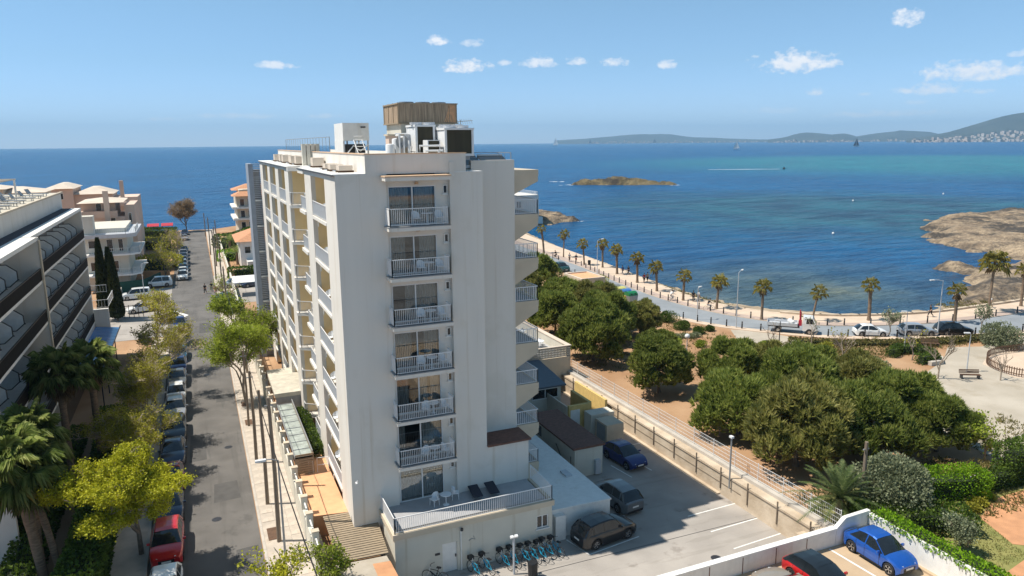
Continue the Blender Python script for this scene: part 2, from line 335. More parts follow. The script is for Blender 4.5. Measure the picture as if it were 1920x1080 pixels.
def stain(m, scale, lo, hi, mult, stretch=None):
    nt = m.node_tree; b = nt.nodes['Principled BSDF']; lk = b.inputs['Base Color'].links[0]; src = lk.from_socket
    t = nt.nodes.new('ShaderNodeTexCoord'); mp_ = nt.nodes.new('ShaderNodeMapping'); mp_.inputs['Scale'].default_value = stretch or (1,1,1); nt.links.new(t.outputs['Object'], mp_.inputs[0])
    n = nt.nodes.new('ShaderNodeTexNoise'); n.inputs['Scale'].default_value = scale; n.inputs['Detail'].default_value = 8; n.inputs['Roughness'].default_value = .6; nt.links.new(mp_.outputs[0], n.inputs['Vector'])
    r = nt.nodes.new('ShaderNodeValToRGB'); e = r.color_ramp.elements; e[0].position = lo; e[1].position = hi; e[0].color = (1,1,1,1); e[1].color = (*mult,1); nt.links.new(n.outputs[0], r.inputs[0])
    x = nt.nodes.new('ShaderNodeMix'); x.data_type = 'RGBA'; x.blend_type = 'MULTIPLY'; x.inputs[0].default_value = 1; nt.links.new(src, x.inputs[6]); nt.links.new(r.outputs[0], x.inputs[7]); nt.links.new(x.outputs[2], b.inputs['Base Color'])
stain(M['white'], 1.0, .56, .74, (.86,.82,.76), (2.4,2.4,.07)); stain(M['white'], .35, .55, .62, (.95,.945,.93))
stain(M['annex'], 1.0, .56, .72, (.84,.80,.74), (2.4,2.4,.12)); stain(M['white2'], 1.2, .58, .75, (.86,.84,.80), (1.5,1.5,.3))
stain(M['lot'], .55, .60, .68, (.72,.71,.70)); stain(M['lot'], 1.0, .57, .62, (.90,.90,.89), (.15,1.2,1)); stain(M['asphalt'], .5, .58, .66, (.74,.74,.74)); stain(M['asphalt'], 1.0, .55, .63, (.84,.84,.84), (1.1,.07,1)); stain(M['asphalt'], .9, .36, .30, (1.22,1.2,1.18), (1.1,.10,1))
stain(M['sidewalk'], .9, .58, .68, (.78,.75,.71)); stain(M['plaza'], .25, .55, .65, (.86,.84,.80)); stain(M['promroad'], .5, .57, .66, (.86,.86,.87), (1,1,1))
def paintmat(name, col, metal=.25):
    return mat(name, col, .32, metal, var=.05, vscale=8, coat=.9)
# ------------------------------------------------------------------ setting: ground, sea, coast
GZ = 1.2
def dens(pts, step=4.0, closed=False):
    out = []; n = len(pts)
    for i in range(n if closed else n-1):
        a, b = pts[i], pts[(i+1) % n]; L = math.hypot(b[0]-a[0], b[1]-a[1]); k = max(1, int(L/step))
        out += [(a[0]+(b[0]-a[0])*t/k, a[1]+(b[1]-a[1])*t/k) for t in range(k)]
    if not closed: out.append(pts[-1])
    return out
def smooth(pts, it=2):
    for _ in range(it):
        q = [pts[0]]
        for a, b in zip(pts[:-1], pts[1:]):
            q += [(a[0]*.75+b[0]*.25, a[1]*.75+b[1]*.25), (a[0]*.25+b[0]*.75, a[1]*.25+b[1]*.75)]
        pts = q + [pts[-1]]
    return pts
WALL = smooth([(84,190),(81,170),(79,150),(77.5,135),(75.5,118),(73.5,104),(72.3,95),(72.8,88),(74.8,82.5),(78.3,76.9),(85.9,72.4),(96.4,69.7),(105.7,69.6),(116,69.4),(140,71),(200,68)])
ROADO = smooth([(73,190),(71.6,150),(71.0,135),(70.6,128),(69.3,118),(68.0,108),(67.2,98),(67.3,91),(68.2,85),(70.2,79),(73.0,74.4),(77,70.8),(83.2,67.9),(91,65.6),(99.6,64.6),(110,64.3),(140,66),(200,63)])
ROADI = smooth([(67.6,190),(66.9,150),(66.5,135),(66.1,125),(64.6,112),(63.1,102),(61.9,94),(61.8,87),(62.8,81.5),(64.6,77.2),(67.6,73),(72.3,67.6),(78.3,64),(85.2,61.2),(93,59.0),(101,57.8),(112,57.4),(140,58),(200,55)])
SHORE = smooth([(96.4,218.7),(87.8,187.2),(82.8,158.1),(81.3,144.7),(79.3,129.7),(78.3,116.6),(76.8,104.7),(76.3,98),(76.8,92.1),(78.6,88.3),(80.2,85.2),(83.1,81.7),(87.5,78.3),(92.8,76.0),(99.6,74.8),(106.3,75.4),(112,77)])
coast = [(-420,215),(-260,238),(-120,232),(-40,241),(-6,238.5),(4,237),(30,262),(60,290),(92,300),(97,285),(94,262),(96,235),(97,219)] + WALL + [(420,40),(420,-260),(-420,-260)]
hole = [(8.6,14),(37.2,14),(37.2,29.6),(35.4,29.6),(35.4,90),(8.6,90)]
bm = bmesh.new()
def loop(pts):
    vsx = [bm.verts.new((x,y,GZ-0.02)) for x,y in pts]
    return [bm.edges.new((vsx[i], vsx[(i+1) % len(vsx)])) for i in range(len(vsx))]
eds = loop(coast) + loop(hole)
bmesh.ops.triangle_fill(bm, use_beauty=True, use_dissolve=False, edges=eds)
bmesh.ops.recalc_face_normals(bm, faces=bm.faces)
for f in bm.faces:
    if f.normal.z < 0: f.normal_flip()
me = bpy.data.meshes.new('ground'); bm.to_mesh(me); bm.free()
ground = bpy.data.objects.new('ground', me); scene.collection.objects.link(ground); me.materials.append(M['dirt']); tag(ground, kind='structure')
# sea bed skirt so that the edge of the land has thickness
b = MB(); c2 = dens(coast, 8)
b.strip(c2, c2, GZ-0.02, -1.2); struct(b, 'land_edge', M['rock'])
# sea
sm = bpy.data.materials.new('sea_water'); sm.use_nodes = True; nt = sm.node_tree; pb = nt.nodes['Principled BSDF']
pb.inputs['Roughness'].default_value = 0.26; pb.inputs['IOR'].default_value = 1.33; pb.inputs['Specular IOR Level'].default_value = 0.17
tcn = nt.nodes.new('ShaderNodeTexCoord'); sep = nt.nodes.new('ShaderNodeSeparateXYZ'); nt.links.new(tcn.outputs['Object'], sep.inputs[0])
def N(t, **k):
    n = nt.nodes.new(t)
    for a, v in k.items(): setattr(n, a, v)
    return n
def mapn(sc, rot=0.0):
    m_ = N('ShaderNodeMapping'); m_.inputs['Scale'].default_value = sc; m_.inputs['Rotation'].default_value = (0,0,rot)
    nt.links.new(tcn.outputs['Object'], m_.inputs[0]); return m_.outputs[0]
def noi(vec, sc, det=4, ro=.5):
    n = N('ShaderNodeTexNoise'); n.inputs['Scale'].default_value = sc; n.inputs['Detail'].default_value = det; n.inputs['Roughness'].default_value = ro
    nt.links.new(vec, n.inputs['Vector']); return n.outputs[0]
def ramp(x, stops):
    r = N('ShaderNodeValToRGB'); e = r.color_ramp.elements
    while len(e) < len(stops): e.new(.5)
    for q, (p, c) in zip(e, stops): q.position = p; q.color = (*c, 1)
    nt.links.new(x, r.inputs[0]); return r.outputs[0]
def mixc(f, a, c):
    n = N('ShaderNodeMix', data_type='RGBA'); nt.links.new(f, n.inputs[0])
    for i, q in ((6, a), (7, c)):
        if isinstance(q, tuple): n.inputs[i].default_value = (*q, 1)
        else: nt.links.new(q, n.inputs[i])
    return n.outputs[2]
def sphm(c, r0, r1, wob=0.0):   # 1 inside, 0 outside
    d = N('ShaderNodeVectorMath', operation='DISTANCE'); d.inputs[1].default_value = c; nt.links.new(tcn.outputs['Object'], d.inputs[0])
    x = d.outputs['Value']
    if wob:
        a = N('ShaderNodeMath', operation='MULTIPLY_ADD'); a.inputs[1].default_value = wob; nt.links.new(noi(mapn((1,1,1)), .02, 4), a.inputs[0]); nt.links.new(x, a.inputs[2]); x = a.outputs[0]
    mr = N('ShaderNodeMapRange', clamp=True); mr.interpolation_type = 'SMOOTHSTEP'
    for i, q in enumerate((r0, r1, 1.0, 0.0)): mr.inputs[i+1].default_value = q
    nt.links.new(x, mr.inputs[0]); return mr.outputs[0]
deep = ramp(noi(mapn((1,1,1)), .012, 6, .6), [(.3, (.000,.062,.175)), (.7, (.001,.100,.255))])
turq = ramp(noi(mapn((1,1,1)), .02, 5), [(.3, (.008,.120,.185)), (.75, (.022,.205,.245))])
col = mixc(sphm((820,560,0), 330, 620, 220), deep, turq)                       # the pale sandy bank off the headland
col = mixc(sphm((230,210,0), 90, 170, 80), col, ramp(noi(mapn((1,1,1)), .03, 6, .65), [(.4, (.006,.046,.092)), (.62, (.018,.112,.160))]))   # seagrass patches
shal = ramp(noi(mapn((1,1,1)), .07, 7, .65), [(.36, (.026,.054,.075)), (.52, (.075,.118,.118)), (.68, (.155,.180,.135))])
col = mixc(sphm((96,92,0), 22, 72, 45), col, shal)
rip_shade = ramp(noi(mapn((.55,2.4,1), -.3), .16, 6, .65), [(.38, (.62,.66,.72)), (.62, (1.22,1.18,1.14))])  # ripple shading put into the water colour: troughs darkened, crests lightened
mul = N('ShaderNodeMix', data_type='RGBA', blend_type='MULTIPLY'); mul.inputs[0].default_value = 1.0; nt.links.new(col, mul.inputs[6]); nt.links.new(rip_shade, mul.inputs[7])
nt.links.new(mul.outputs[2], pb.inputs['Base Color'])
w1 = noi(mapn((1.0,2.6,1), -.35), .35, 6, .62); w2 = noi(mapn((1.0,2.2,1), -.2), .045, 5, .55)
ad = N('ShaderNodeMath', operation='MULTIPLY_ADD'); ad.inputs[1].default_value = 5.0; nt.links.new(w2, ad.inputs[0]); nt.links.new(w1, ad.inputs[2])
bp = N('ShaderNodeBump'); bp.inputs['Strength'].default_value = 0.85; bp.inputs['Distance'].default_value = 1.9
nt.links.new(ad.outputs[0], bp.inputs['Height']); nt.links.new(bp.outputs[0], pb.inputs['Normal'])
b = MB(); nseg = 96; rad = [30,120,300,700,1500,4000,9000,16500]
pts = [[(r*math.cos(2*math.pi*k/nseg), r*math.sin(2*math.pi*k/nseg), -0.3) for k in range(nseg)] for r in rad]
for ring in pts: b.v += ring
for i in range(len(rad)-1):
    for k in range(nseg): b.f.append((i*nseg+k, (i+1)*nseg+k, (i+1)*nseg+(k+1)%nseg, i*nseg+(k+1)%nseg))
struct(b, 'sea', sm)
# beach strip between the promenade wall and the water
def resample(pts, n):
    d = [0.0]
    for a, c in zip(pts[:-1], pts[1:]): d.append(d[-1]+math.hypot(c[0]-a[0], c[1]-a[1]))
    out = []
    for i in range(n):
        t = d[-1]*i/(n-1); k = max(j for j in range(len(d)) if d[j] <= t+1e-9); k = min(k, len(pts)-2)
        u = (t-d[k])/max(1e-9, d[k+1]-d[k]); out.append((pts[k][0]+(pts[k+1][0]-pts[k][0])*u, pts[k][1]+(pts[k+1][1]-pts[k][1])*u))
    return out
from mathutils import noise as mn
def rocky(A, B, zfun, nu, nv, amp, fs, name, m, kind='structure', nrm=False):
    A = resample(A, nu); B = resample(B, nu); V = []; F = []
    for i in range(nu):
        for j in range(nv):
            t = j/(nv-1); x = A[i][0]+(B[i][0]-A[i][0])*t; y = A[i][1]+(B[i][1]-A[i][1])*t
            h = mn.fractal(Vector((x*fs, y*fs, 3.1)), 0.8, 2.1, 5)*amp*min(1, 4*t)
            V.append((x, y, zfun(t)+h))
    for i in range(nu-1):
        for j in range(nv-1): F.append((i*nv+j, (i+1)*nv+j, (i+1)*nv+j+1, i*nv+j+1))
    o = npobj(name, V, F, m, smooth=True); tag(o, kind=kind); return o
out_ = [(x+ (4 if i > 12 else 2.0), y+3.5) for i, (x, y) in enumerate(SHORE)]
inn_ = [p for p in WALL if p[1] < 205 and p[0] < 118]
rocky(inn_, out_, lambda t: .75-1.5*t, 150, 14, .35, .35, 'beach', M['sand'])
# headland on the right, rock point on the left, islet
def blob(name, poly, hmax, n, amp, fs, m, edge=10.0, z0=-.6):
    xs = [p[0] for p in poly]; ys = [p[1] for p in poly]; x0, x1, y0, y1 = min(xs), max(xs), min(ys), max(ys)
    P = [Vector(p).to_2d() for p in [(a, c, 0) for a, c in poly]]; k = len(P)
    def sd(x, y):
        q = Vector((x, y)); dmin = 1e9; ins = False
        for i in range(k):
            a, c = P[i], P[(i+1) % k]; e = c-a; w = q-a; t = max(0, min(1, w.dot(e)/e.dot(e))); dmin = min(dmin, (w-e*t).length)
            if (a.y > y) != (c.y > y) and x < (c.x-a.x)*(y-a.y)/(c.y-a.y)+a.x: ins = not ins
        return dmin if ins else -dmin
    V = []; F = []; ny = max(8, int(n*(y1-y0)/(x1-x0)))
    for j in range(ny+1):
        for i in range(n+1):
            x = x0-6+(x1-x0+12)*i/n; y = y0-6+(y1-y0+12)*j/ny; nn_ = mn.fractal(Vector((x*fs, y*fs, 1.7)), .9, 2.1, 6); rg = (1-abs(mn.fractal(Vector((x*fs*3.2, y*fs*5.5, 8.3)), .85, 2.2, 4)))-.6
            d = sd(x, y)+nn_*(5.5 if n > 200 else 3.0); t = max(-.4, min(1, d/edge)); V.append((x, y, z0+(hmax-z0)*(t*(2-t) if t > 0 else t)+((nn_*.7+rg*1.1)*amp*min(1, t*3) if t > 0 else 0)))
    for j in range(ny):
        for i in range(n): F.append((j*(n+1)+i, j*(n+1)+i+1, (j+1)*(n+1)+i+1, (j+1)*(n+1)+i))
    o = npobj(name, V, F, m, smooth=True); return tag(o, kind='structure')
blob('rocky_headland', [(100,74),(112,77.5),(118,84),(127,92),(137,98.5),(148,100),(157,97.5),(163,101),(165,108),(169,120),(176,133),(192,146),(215,158),(240,171),(276,172),(380,190),(420,60),(300,40),(200,62),(150,70),(120,70)], 1.15, 330, .70, .085, M['rock'], 9)
blob('rock_point', [(88,206),(94,210),(104,211),(112,213),(118,218),(119,228),(117,240),(110,246),(95,240),(84,225)], 1.9, 60, .7, .12, M['rock'], 6)
blob('islet', [(215,404),(228,396),(240,388),(254,379),(268,371),(273,374),(270,381),(262,392),(250,404),(238,412),(224,413)], 4.0, 110, 1.5, .06, M['islet'], 15)
# foam on rocks and wake handled as thin stuff
fm = mat('sea_foam', (.75,.78,.80), .8, var=.1)
b = MB()
for (cx, cy, n, s) in ((214,406,10,4),(226,444,8,5),(268,368,5,3),(119,216,5,1.2)):
    for _ in range(n):
        a = rng.random()*6.28; r = rng.random()*s; x, y = cx+math.cos(a)*r*2, cy+math.sin(a)*r
        b.add([(x+math.cos(t)*s*.5*rng.uniform(.5,1), y+math.sin(t)*s*.25*rng.uniform(.5,1), -.28) for t in [k*1.05 for k in range(6)]], [tuple(range(6))])
tag(b.build('sea_foam', fm), kind='stuff')
# far hills
HILLS = [[(5183, 10266, 50), (5329, 10191, 60), (5474, 10114, 70), (5617, 10035, 80), (5759, 9954, 92), (5899, 9872, 104), (6037, 9788, 113), (6174, 9702, 119), (6309, 9615, 125), (6441, 9527, 131), (6573, 9437, 124), (6702, 9345, 116), (6829, 9253, 98), (6955, 9159, 81), (7078, 9064, 73), (7199, 8968, 66), (7318, 8871, 58), (7435, 8774, 51), (7549, 8675, 45), (7662, 8576, 40), (7772, 8477, 35), (7879, 8376, 29)], [(6420, 7002, 36), (6473, 6953, 43), (6526, 6904, 50), (6577, 6855, 64), (6628, 6806, 86), (6678, 6757, 107), (6728, 6707, 114), (6777, 6657, 110), (6826, 6607, 103), (6875, 6556, 94), (6923, 6506, 85), (6969, 6456, 93), (7016, 6406, 94), (7062, 6355, 79), (7108, 6303, 54), (7153, 6252, 43), (7197, 6201, 35)], [(7263, 6579, 46), (7317, 6519, 59), (7370, 6460, 72), (7422, 6400, 85), (7473, 6340, 96), (7523, 6281, 104), (7572, 6221, 112), (7621, 6161, 121), (7669, 6101, 115), (7717, 6041, 111), (7763, 5981, 109), (7809, 5921, 102), (7855, 5860, 82), (7899, 5801, 78), (7942, 5741, 73), (7985, 5682, 68)], [(5867, 4672, 31), (5919, 4607, 40), (5968, 4542, 48), (6016, 4478, 63), (6063, 4414, 78), (6108, 4352, 100), (6152, 4290, 123), (6195, 4228, 146), (6236, 4167, 167), (6277, 4105, 185), (6316, 4044, 198), (6355, 3983, 206), (6393, 3922, 209), (6429, 3862, 213), (6465, 3802, 216), (6500, 3742, 215), (6534, 3682, 210), (6567, 3623, 205), (6599, 3564, 200), (6630, 3506, 195), (6660, 3448, 190), (6690, 3390, 178), (6719, 3333, 167), (6747, 3276, 155), (6774, 3219, 144), (6800, 3164, 133), (6826, 3108, 122), (6850, 3054, 112), (6874, 3000, 101), (6897, 2946, 91), (6920, 2893, 80)]]
hillm = mat('far_hills', (.016,.028,.026), .95, var=.3, vscale=.004, col2=(.045,.058,.050), detail=9)
for hi, H in enumerate(HILLS):
    V = []; F = []; nv = 14; n = len(H)
    for i, (x, y, z) in enumerate(H):
        L = math.hypot(x, y)
        for j in range(nv):
            t = j/(nv-1); depth = (t-.62)*2600; zz = z*math.sin(min(1, t/.62)*math.pi/2)**1.25 if t <= .62 else z*(1-(t-.62)/.38)
            w = mn.fractal(Vector((x*.0015+3*hi, y*.0015, t*4)), .9, 2.1, 5)
            V.append((x*(1+depth/L), y*(1+depth/L), -2+zz*(1+(.22*w if t < .55 else .04*w))))
    for i in range(n-1):
        for j in range(nv-1): F.append((i*nv+j, (i+1)*nv+j, (i+1)*nv+j+1, i*nv+j+1))
    tag(npobj('hills', V, F, hillm, smooth=True), kind='structure')
tm = mat('far_town_render', (.30,.23,.19), .8, var=.25, vscale=.02, col2=(.55,.50,.46))
b = MB()
for hi, n, lo, hi_, tmax in ((0,110,.15,.95,.18),(1,70,.05,.95,.14),(2,60,.05,.95,.14),(3,330,.02,.60,.26)):
    H = HILLS[hi]
    for _ in range(n):
        s = rng.uniform(lo, hi_)*(len(H)-1); i = int(s); u = s-i; x = H[i][0]*(1-u)+H[i+1][0]*u; y = H[i][1]*(1-u)+H[i+1][1]*u; zr = H[i][2]*(1-u)+H[i+1][2]*u
        t = rng.random()**2*tmax*.62+.01; L = math.hypot(x, y); depth = (t-.62)*2600; z = -2+zr*math.sin(t/.62*math.pi/2)**1.25
        w = rng.uniform(10, 34)*(1 if rng.random() < .85 else 1.8); h = rng.uniform(5, 14)*(1 if rng.random() < .85 else 1.7); b.obox((x*(1+depth/L), y*(1+depth/L), z+h/2-4), (w, 20, h+8), rng.random()*.6-.4)
tag(b.build('far_town', tm), kind='stuff')
# coast road, promenade, kerbs
def upto(P, y1=400, x1=260): return [p for p in P if p[1] < y1 and p[0] < x1]
n_ = 120
RO = resample(ROADO, n_); RI = resample(ROADI, n_); WA = resample(WALL, n_)
struct(MB().strip(RI, RO, GZ+.004), 'coast_road', M['promroad'])
b = MB(); b.strip(RO, WA, GZ+.09); b.strip(RO, RO, GZ-.05, GZ+.09); struct(b, 'promenade', M['prom'])
ST = [(a[0]*.72+c[0]*.28, a[1]*.72+c[1]*.28) for a, c in zip(RO, WA)]
struct(MB().strip([(a[0]*.99+c[0]*.01, a[1]*.99+c[1]*.01) for a, c in zip(RO, WA)], ST, GZ+.094), 'paving_strip', M['prom_strip'])
INN = []
for i, (x, y) in enumerate(RI):
    a = RI[max(0, i-1)]; c = RI[min(n_-1, i+1)]; dx, dy = c[0]-a[0], c[1]-a[1]; L = math.hypot(dx, dy); INN.append((x+dy/L*1.3, y-dx/L*1.3))
INN = [(x-2*(x-RI[i][0]), y-2*(y-RI[i][1])) if (x-RI[i][0])*(RO[i][0]-RI[i][0])+(y-RI[i][1])*(RO[i][1]-RI[i][1]) > 0 else (x, y) for i, (x, y) in enumerate(INN)]
b = MB(); b.strip(INN, RI, GZ+.08); b.strip(RI, RI, GZ+.08, GZ-.02); b.strip(INN, INN, GZ-.02, GZ+.08); struct(b, 'inner_pavement', M['prom'])
sw = thing('sea_wall', 'low pale kerb wall curving between promenade and beach', 'wall', (85.9,72.4,GZ))
seg = [p for p in resample(WALL, 90) if p[1] < 140 and p[0] < 190]
for i in range(0, len(seg)-1):
    MB().wallrun([seg[i], seg[i+1]], .5, GZ-1.3, GZ+.36 if seg[i][0] > 76 and seg[i][1] < 86 else GZ+.1).build('coping_block', M['stonewall'], sw)
# park paths and plaza
struct(MB().sheet([(64.2,75.0),(66.5,73.0),(68.8,68.6),(66.2,61.0),(63.5,53.5),(61.0,50.5),(58,52),(61.5,60.5),(62.2,67.5),(61.6,70.5)], GZ+.006), 'park_path', M['plaza'])
struct(MB().sheet([(56,33.5),(58,42),(66.5,52.0),(70.5,51.2),(76.5,53.5),(82,57.0),(86,55.5),(95,56.5),(140,50),(140,-10),(58,-10),(54.5,28.5)], GZ+.004), 'plaza', M['plaza'])
struct(MB().sheet([(77.6,46.4),(79.2,50.8),(83.2,52.8),(90,52.6),(98,46),(90,40),(79,44.5)], GZ+.010), 'playground_sand', M['prom'])
struct(MB().sheet([(52.0,28.6),(50.0,33.0),(52.2,35.2),(56.2,34.6),(57.8,31.0),(56.8,28.4)], GZ+.010), 'planting_bed', M['dirt'])
tg = mat('unseen_town_ground', (.20,.19,.18), .9, var=.25, vscale=.15, bump=.2, bscale=8)
struct(MB().sheet([(-400,-240),(400,-240),(400,1.5),(8.5,1.5),(8.5,25.5),(-400,25.5)], GZ+.003), 'unseen_town_ground', tg)  # unseen grey ground, added to turn the window reflections greyer
# street, kerbs, sidewalk
struct(MB().sheet([(-2.9+0,-40),(2.0,-40),(2.0,232.5),(-5.0,236),(-5.0,100),(-5.0,-40)], GZ+.004), 'street', M['asphalt'])
struct(MB().sheet([(-14.5,104),(-5.0,104),(-5.0,141),(-14.5,141)], GZ+.006), 'side_parking_lot', M['lot'])
struct(MB().sheet([(2.1,122),(13,122),(13,138),(2.1,138)], GZ+.006), 'forecourt', M['lot'])
b = MB()
for x0, x1 in ((2.05,2.22),):
    y = -6.0
    while y < 150:
        b.box(x0, x1, y, y+.985, GZ-.1, GZ+.13); y += 1.0
struct(b, 'kerb', M['kerb'])
struct(MB().box(2.22,4.62,-30,236,GZ-.1,GZ+.10), 'sidewalk', M['sidewalk'])
struct(MB().box(-9.2,-4.65,-30,103,GZ-.1,GZ+.10), 'verge', M['dirt'])
struct(MB().box(-6.6,-4.66,-30,103,GZ-.1,GZ+.115), 'left_sidewalk', M['sidewalk'])
struct(MB().box(-4.66,-4.5,-30,103,GZ-.1,GZ+.13), 'left_kerb', M['kerb'])
# paving slabs of the near sidewalk, one by one
swk = bpy.data.objects['sidewalk']; me_s = [MB().box(-.39,.39,-.60,.60,0,.022+.006*k).mesh('paving_slab') for k in range(3)]
for m_ in me_s: m_.materials.append(M['sidewalk'])
y = 36.0
pits = [(45.0,46.6),(66.2,67.6),(71.4,72.8)]
while y < 86:
    for k in range(3):
        if k == 0 and any(a-1 < y < c+1 for a, c in pits): continue
        o = bpy.data.objects.new('paving_slab', me_s[rng.randrange(3)]); scene.collection.objects.link(o); o.parent = swk
        o.location = (2.66+k*.79, y, GZ+.10); o.rotation_euler = (rng.uniform(-.004,.004), rng.uniform(-.004,.004), 0)
    y += 1.215
for a, c in pits: struct(MB().box(2.45,3.35,a,c,GZ+.05,GZ+.125), 'tree_pit', M['darkwood'])
# shore markings: crossing and no-parking triangle
b = MB()
z = GZ+.012
b.sheet([(-2.3,116.3),(-4.3,120.4),(-4.55,120.0),(-2.9,116.3)], z); b.sheet([(-2.3,116.3),(-2.9,116.3),(-4.2,113.6),(-4.0,113.3)], z)
for t in (0,1,2): b.sheet([(-4.6,115.2+t*1.3),(-3.4-.2*abs(t-1),115.5+t*.9),(-3.4-.2*abs(t-1),115.8+t*.9),(-4.6,115.6+t*1.3)], z)
struct(b, 'road_marking', M['paint'])
# asphalt repairs, manholes
pm = mat('asphalt_repair', (.078,.075,.072), .9, var=.15, vscale=1.5, bump=.2, bscale=60); pm2 = mat('worn_asphalt', (.14,.134,.125), .9, var=.15, vscale=1.5)
b = MB(); 
for x0, x1, y0, y1 in ((-.6,1.2,52,55.2),(-2.2,-.9,60,66),(.2,1.8,74,76.2),(-1.8,1.9,92,92.9),(-1.0,.6,104,110),(0.4,1.9,43.5,45)): b.sheet([(x0,y0),(x1,y0+.15),(x1-.1,y1),(x0+.1,y1-.1)], GZ+.008)
struct(b, 'asphalt_patch', pm); b = MB()

for x, y in ((-.5,49.5),(.8,62),(-.4,84),(.9,99)): b.add([(x+.32*math.cos(k*.4488),y+.32*math.sin(k*.4488),GZ+.012) for k in range(14)],[tuple(range(14))])
b.add([(28.4+.35*math.cos(k*.4488),33.4+.35*math.sin(k*.4488),.012) for k in range(14)],[tuple(range(14))]); struct(b, 'manhole_cover', M['dark'])
# parking lot (below street level), near lot, garden
struct(MB().box(8.5,35.3,26,92,-.3,0), 'parking_lot', M['lot'])
struct(MB().box(19.0,35.75,2,28.85,-.3,2.2), 'near_parking_lot', M['lotnear'])
struct(MB().prism([(36.1,2),(75,2),(75,27.2),(50,29.3),(44.0,30.6),(40.5,33.6),(36.1,33.6)], .9, 2.2), 'garden_ground', M['lawn'])
b = MB(); z = .006
for a in ([(29.2,41.55),(33.9,41.35)],): pass
def line(b, x0, y0, x1, y1, w=.1, z=.006):
    L = math.hypot(x1-x0, y1-y0); nx, ny = -(y1-y0)/L*w/2, (x1-x0)/L*w/2
    b.quad((x0+nx,y0+ny,z),(x0-nx,y0-ny,z),(x1-nx,y1-ny,z),(x1+nx,y1+ny,z))
line(b, 30.01,38.47, 34.45,38.58)
line(b, 30.14,36.12, 34.85,36.27)
line(b, 30.14,33.81, 34.90,34.04)
line(b, 21.27,37.07, 25.37,37.62)
line(b, 21.27,37.07, 20.76,39.27)
line(b, 29.37,47.81, 29.75,45.29)
line(b, 31.67,47.09, 31.87,45.69)
line(b, 32.92,50.65, 34.29,50.65)
line(b, 34.45,38.58, 34.57,40.62)

struct(b, 'parking_line', M['paint'])
b = MB(); line(b, 32.7,28.6, 33.05,20, .14, 2.206); line(b, 28.2,28.6,28.5,20,.14,2.206); struct(b, 'bay_line', M['paint'])
# ------------------------------------------------------------------ the tall hotel
YB = 42.29; FL = [3.36+2.975*k for k in range(7)]       # floor levels, lowest terrace to top floor (21.2)
RZ = 24.26; PZ = 25.40; XF = 7.385; XF2 = 7.1; YE = 88.2
hotel = thing('hotel_building', 'tall cream white hotel block with balconies and machinery on its roof', 'hotel', (XF, YB, 0))
b = MB()
b.box(XF, 10.34, YB, YB+.45, 2.2, RZ)                      # blind end wall
b.box(10.34, 10.48, YB+.25, YB+.6, 3.0, RZ); b.box(13.42, 14.23, YB+.25, YB+.6, 3.0, RZ)
b.box(10.34, 14.23, YB+.30, YB+.62, 2.2, 3.36)
for z in FL: b.box(10.48, 13.42, YB+.25, YB+.6, z+2.32, z+2.97)
b.box(14.23, 14.55, YB-.06, YB+.5, 2.2, 24.9)              # rib
b.box(14.55, 16.38, YB, YB+2.0, 2.2, RZ)                   # projecting block
b.box(16.38, 19.40, YB+2.0, YB+2.4, 2.2, 24.9)             # set back part
b.box(16.381, 19.40, YB+.001, YB+1.99, 2.2, 6.22)          # low block below the brown roof
b.box(19.0, 19.399, YB+2.4, YE, 2.2, 24.7)                 # far long side
b.box(8.0, 19.0, YE-.4, YE, 2.2, 24.2)
b.build('end_wall', M['white'], hotel)
MB().box(9.15, 15.31, YB+.002, YB+.25, RZ, PZ).build('parapet', M['white'], hotel)
b = MB(); b.box(9.15, 9.40, YB+.25, YE-.5, RZ-.1, PZ); b.box(15.06, 15.31, YB+.25, YE, 24.2, PZ); b.build('parapet', M['white'], hotel)
b = MB(); b.box(9.10, 15.35, YB-.04, YB+.30, PZ, PZ+.05); b.box(9.10, 9.44, YB+.3, YE-.5, PZ, PZ+.05); b.build('coping', M['peach'], hotel)
b = MB(); b.box(9.4, 15.06, YB+.25, YE-.4, 24.6, 24.95); b.box(15.31, 19.38, YB+2.02, YE-.4, 24.0, 24.35); b.build('roof', M['gravelroof'], hotel)
b = MB(); b.box(XF-.12, 9.148, YB-.001, 57.4, RZ, RZ+.06); b.box(8.0, 9.148, 57.4, 61.8, RZ, RZ+.06); b.box(XF2-.12, 9.148, 61.8, YE+.1, RZ-.06, RZ+.02)
b.box(14.55,16.40,YB-.02,YB+1.99,RZ,RZ+.05)
b.build('low_roof', M['white2'], hotel)
b = MB(); b.box(XF-.16, XF-.10, YB-.03, 57.4, RZ-.05, RZ+.02); b.box(XF2-.16, XF2-.10, 61.8, YE+.1, RZ-.11, RZ-.04); b.build('drip_edge', M['dark'], hotel)
b = MB()
b.box(16.40, 19.55, YB-.18, YB+1.99, 6.22, 6.34); b.build('brown_roof', M['browntile'], hotel)
# window stack on the end wall
def window_mesh():
    f = MB(); f.box(0,2.94,-.03,.06,2.25,2.32); f.box(0,2.94,-.03,.06,0,.06); f.box(0,.06,-.03,.06,.06,2.25); f.box(2.88,2.94,-.03,.06,.06,2.25); f.box(1.43,1.51,-.04,.06,.06,2.25)
    return f
wf = window_mesh().mesh('balcony_door'); wf.materials.append(M['railwhite'])
wp = MB().box(.06,1.43,.0,.012,.06,2.25).mesh('pane'); wp.materials.append(M['winglass'])
def curtain_mesh(x0, x1, y, h=2.2, amp=.045, fold=.16):
    V = []; F = []; n = max(6, int((x1-x0)/fold*4))
    for i in range(n+1):
        x = x0+(x1-x0)*i/n; yy = y+amp*math.sin(i*math.pi/2)+.02*math.sin(i*.7); V += [(x,yy,.05),(x,yy,h)]
    for i in range(n): F.append((2*i,2*i+2,2*i+3,2*i+1))
    return MB().add(V, F)
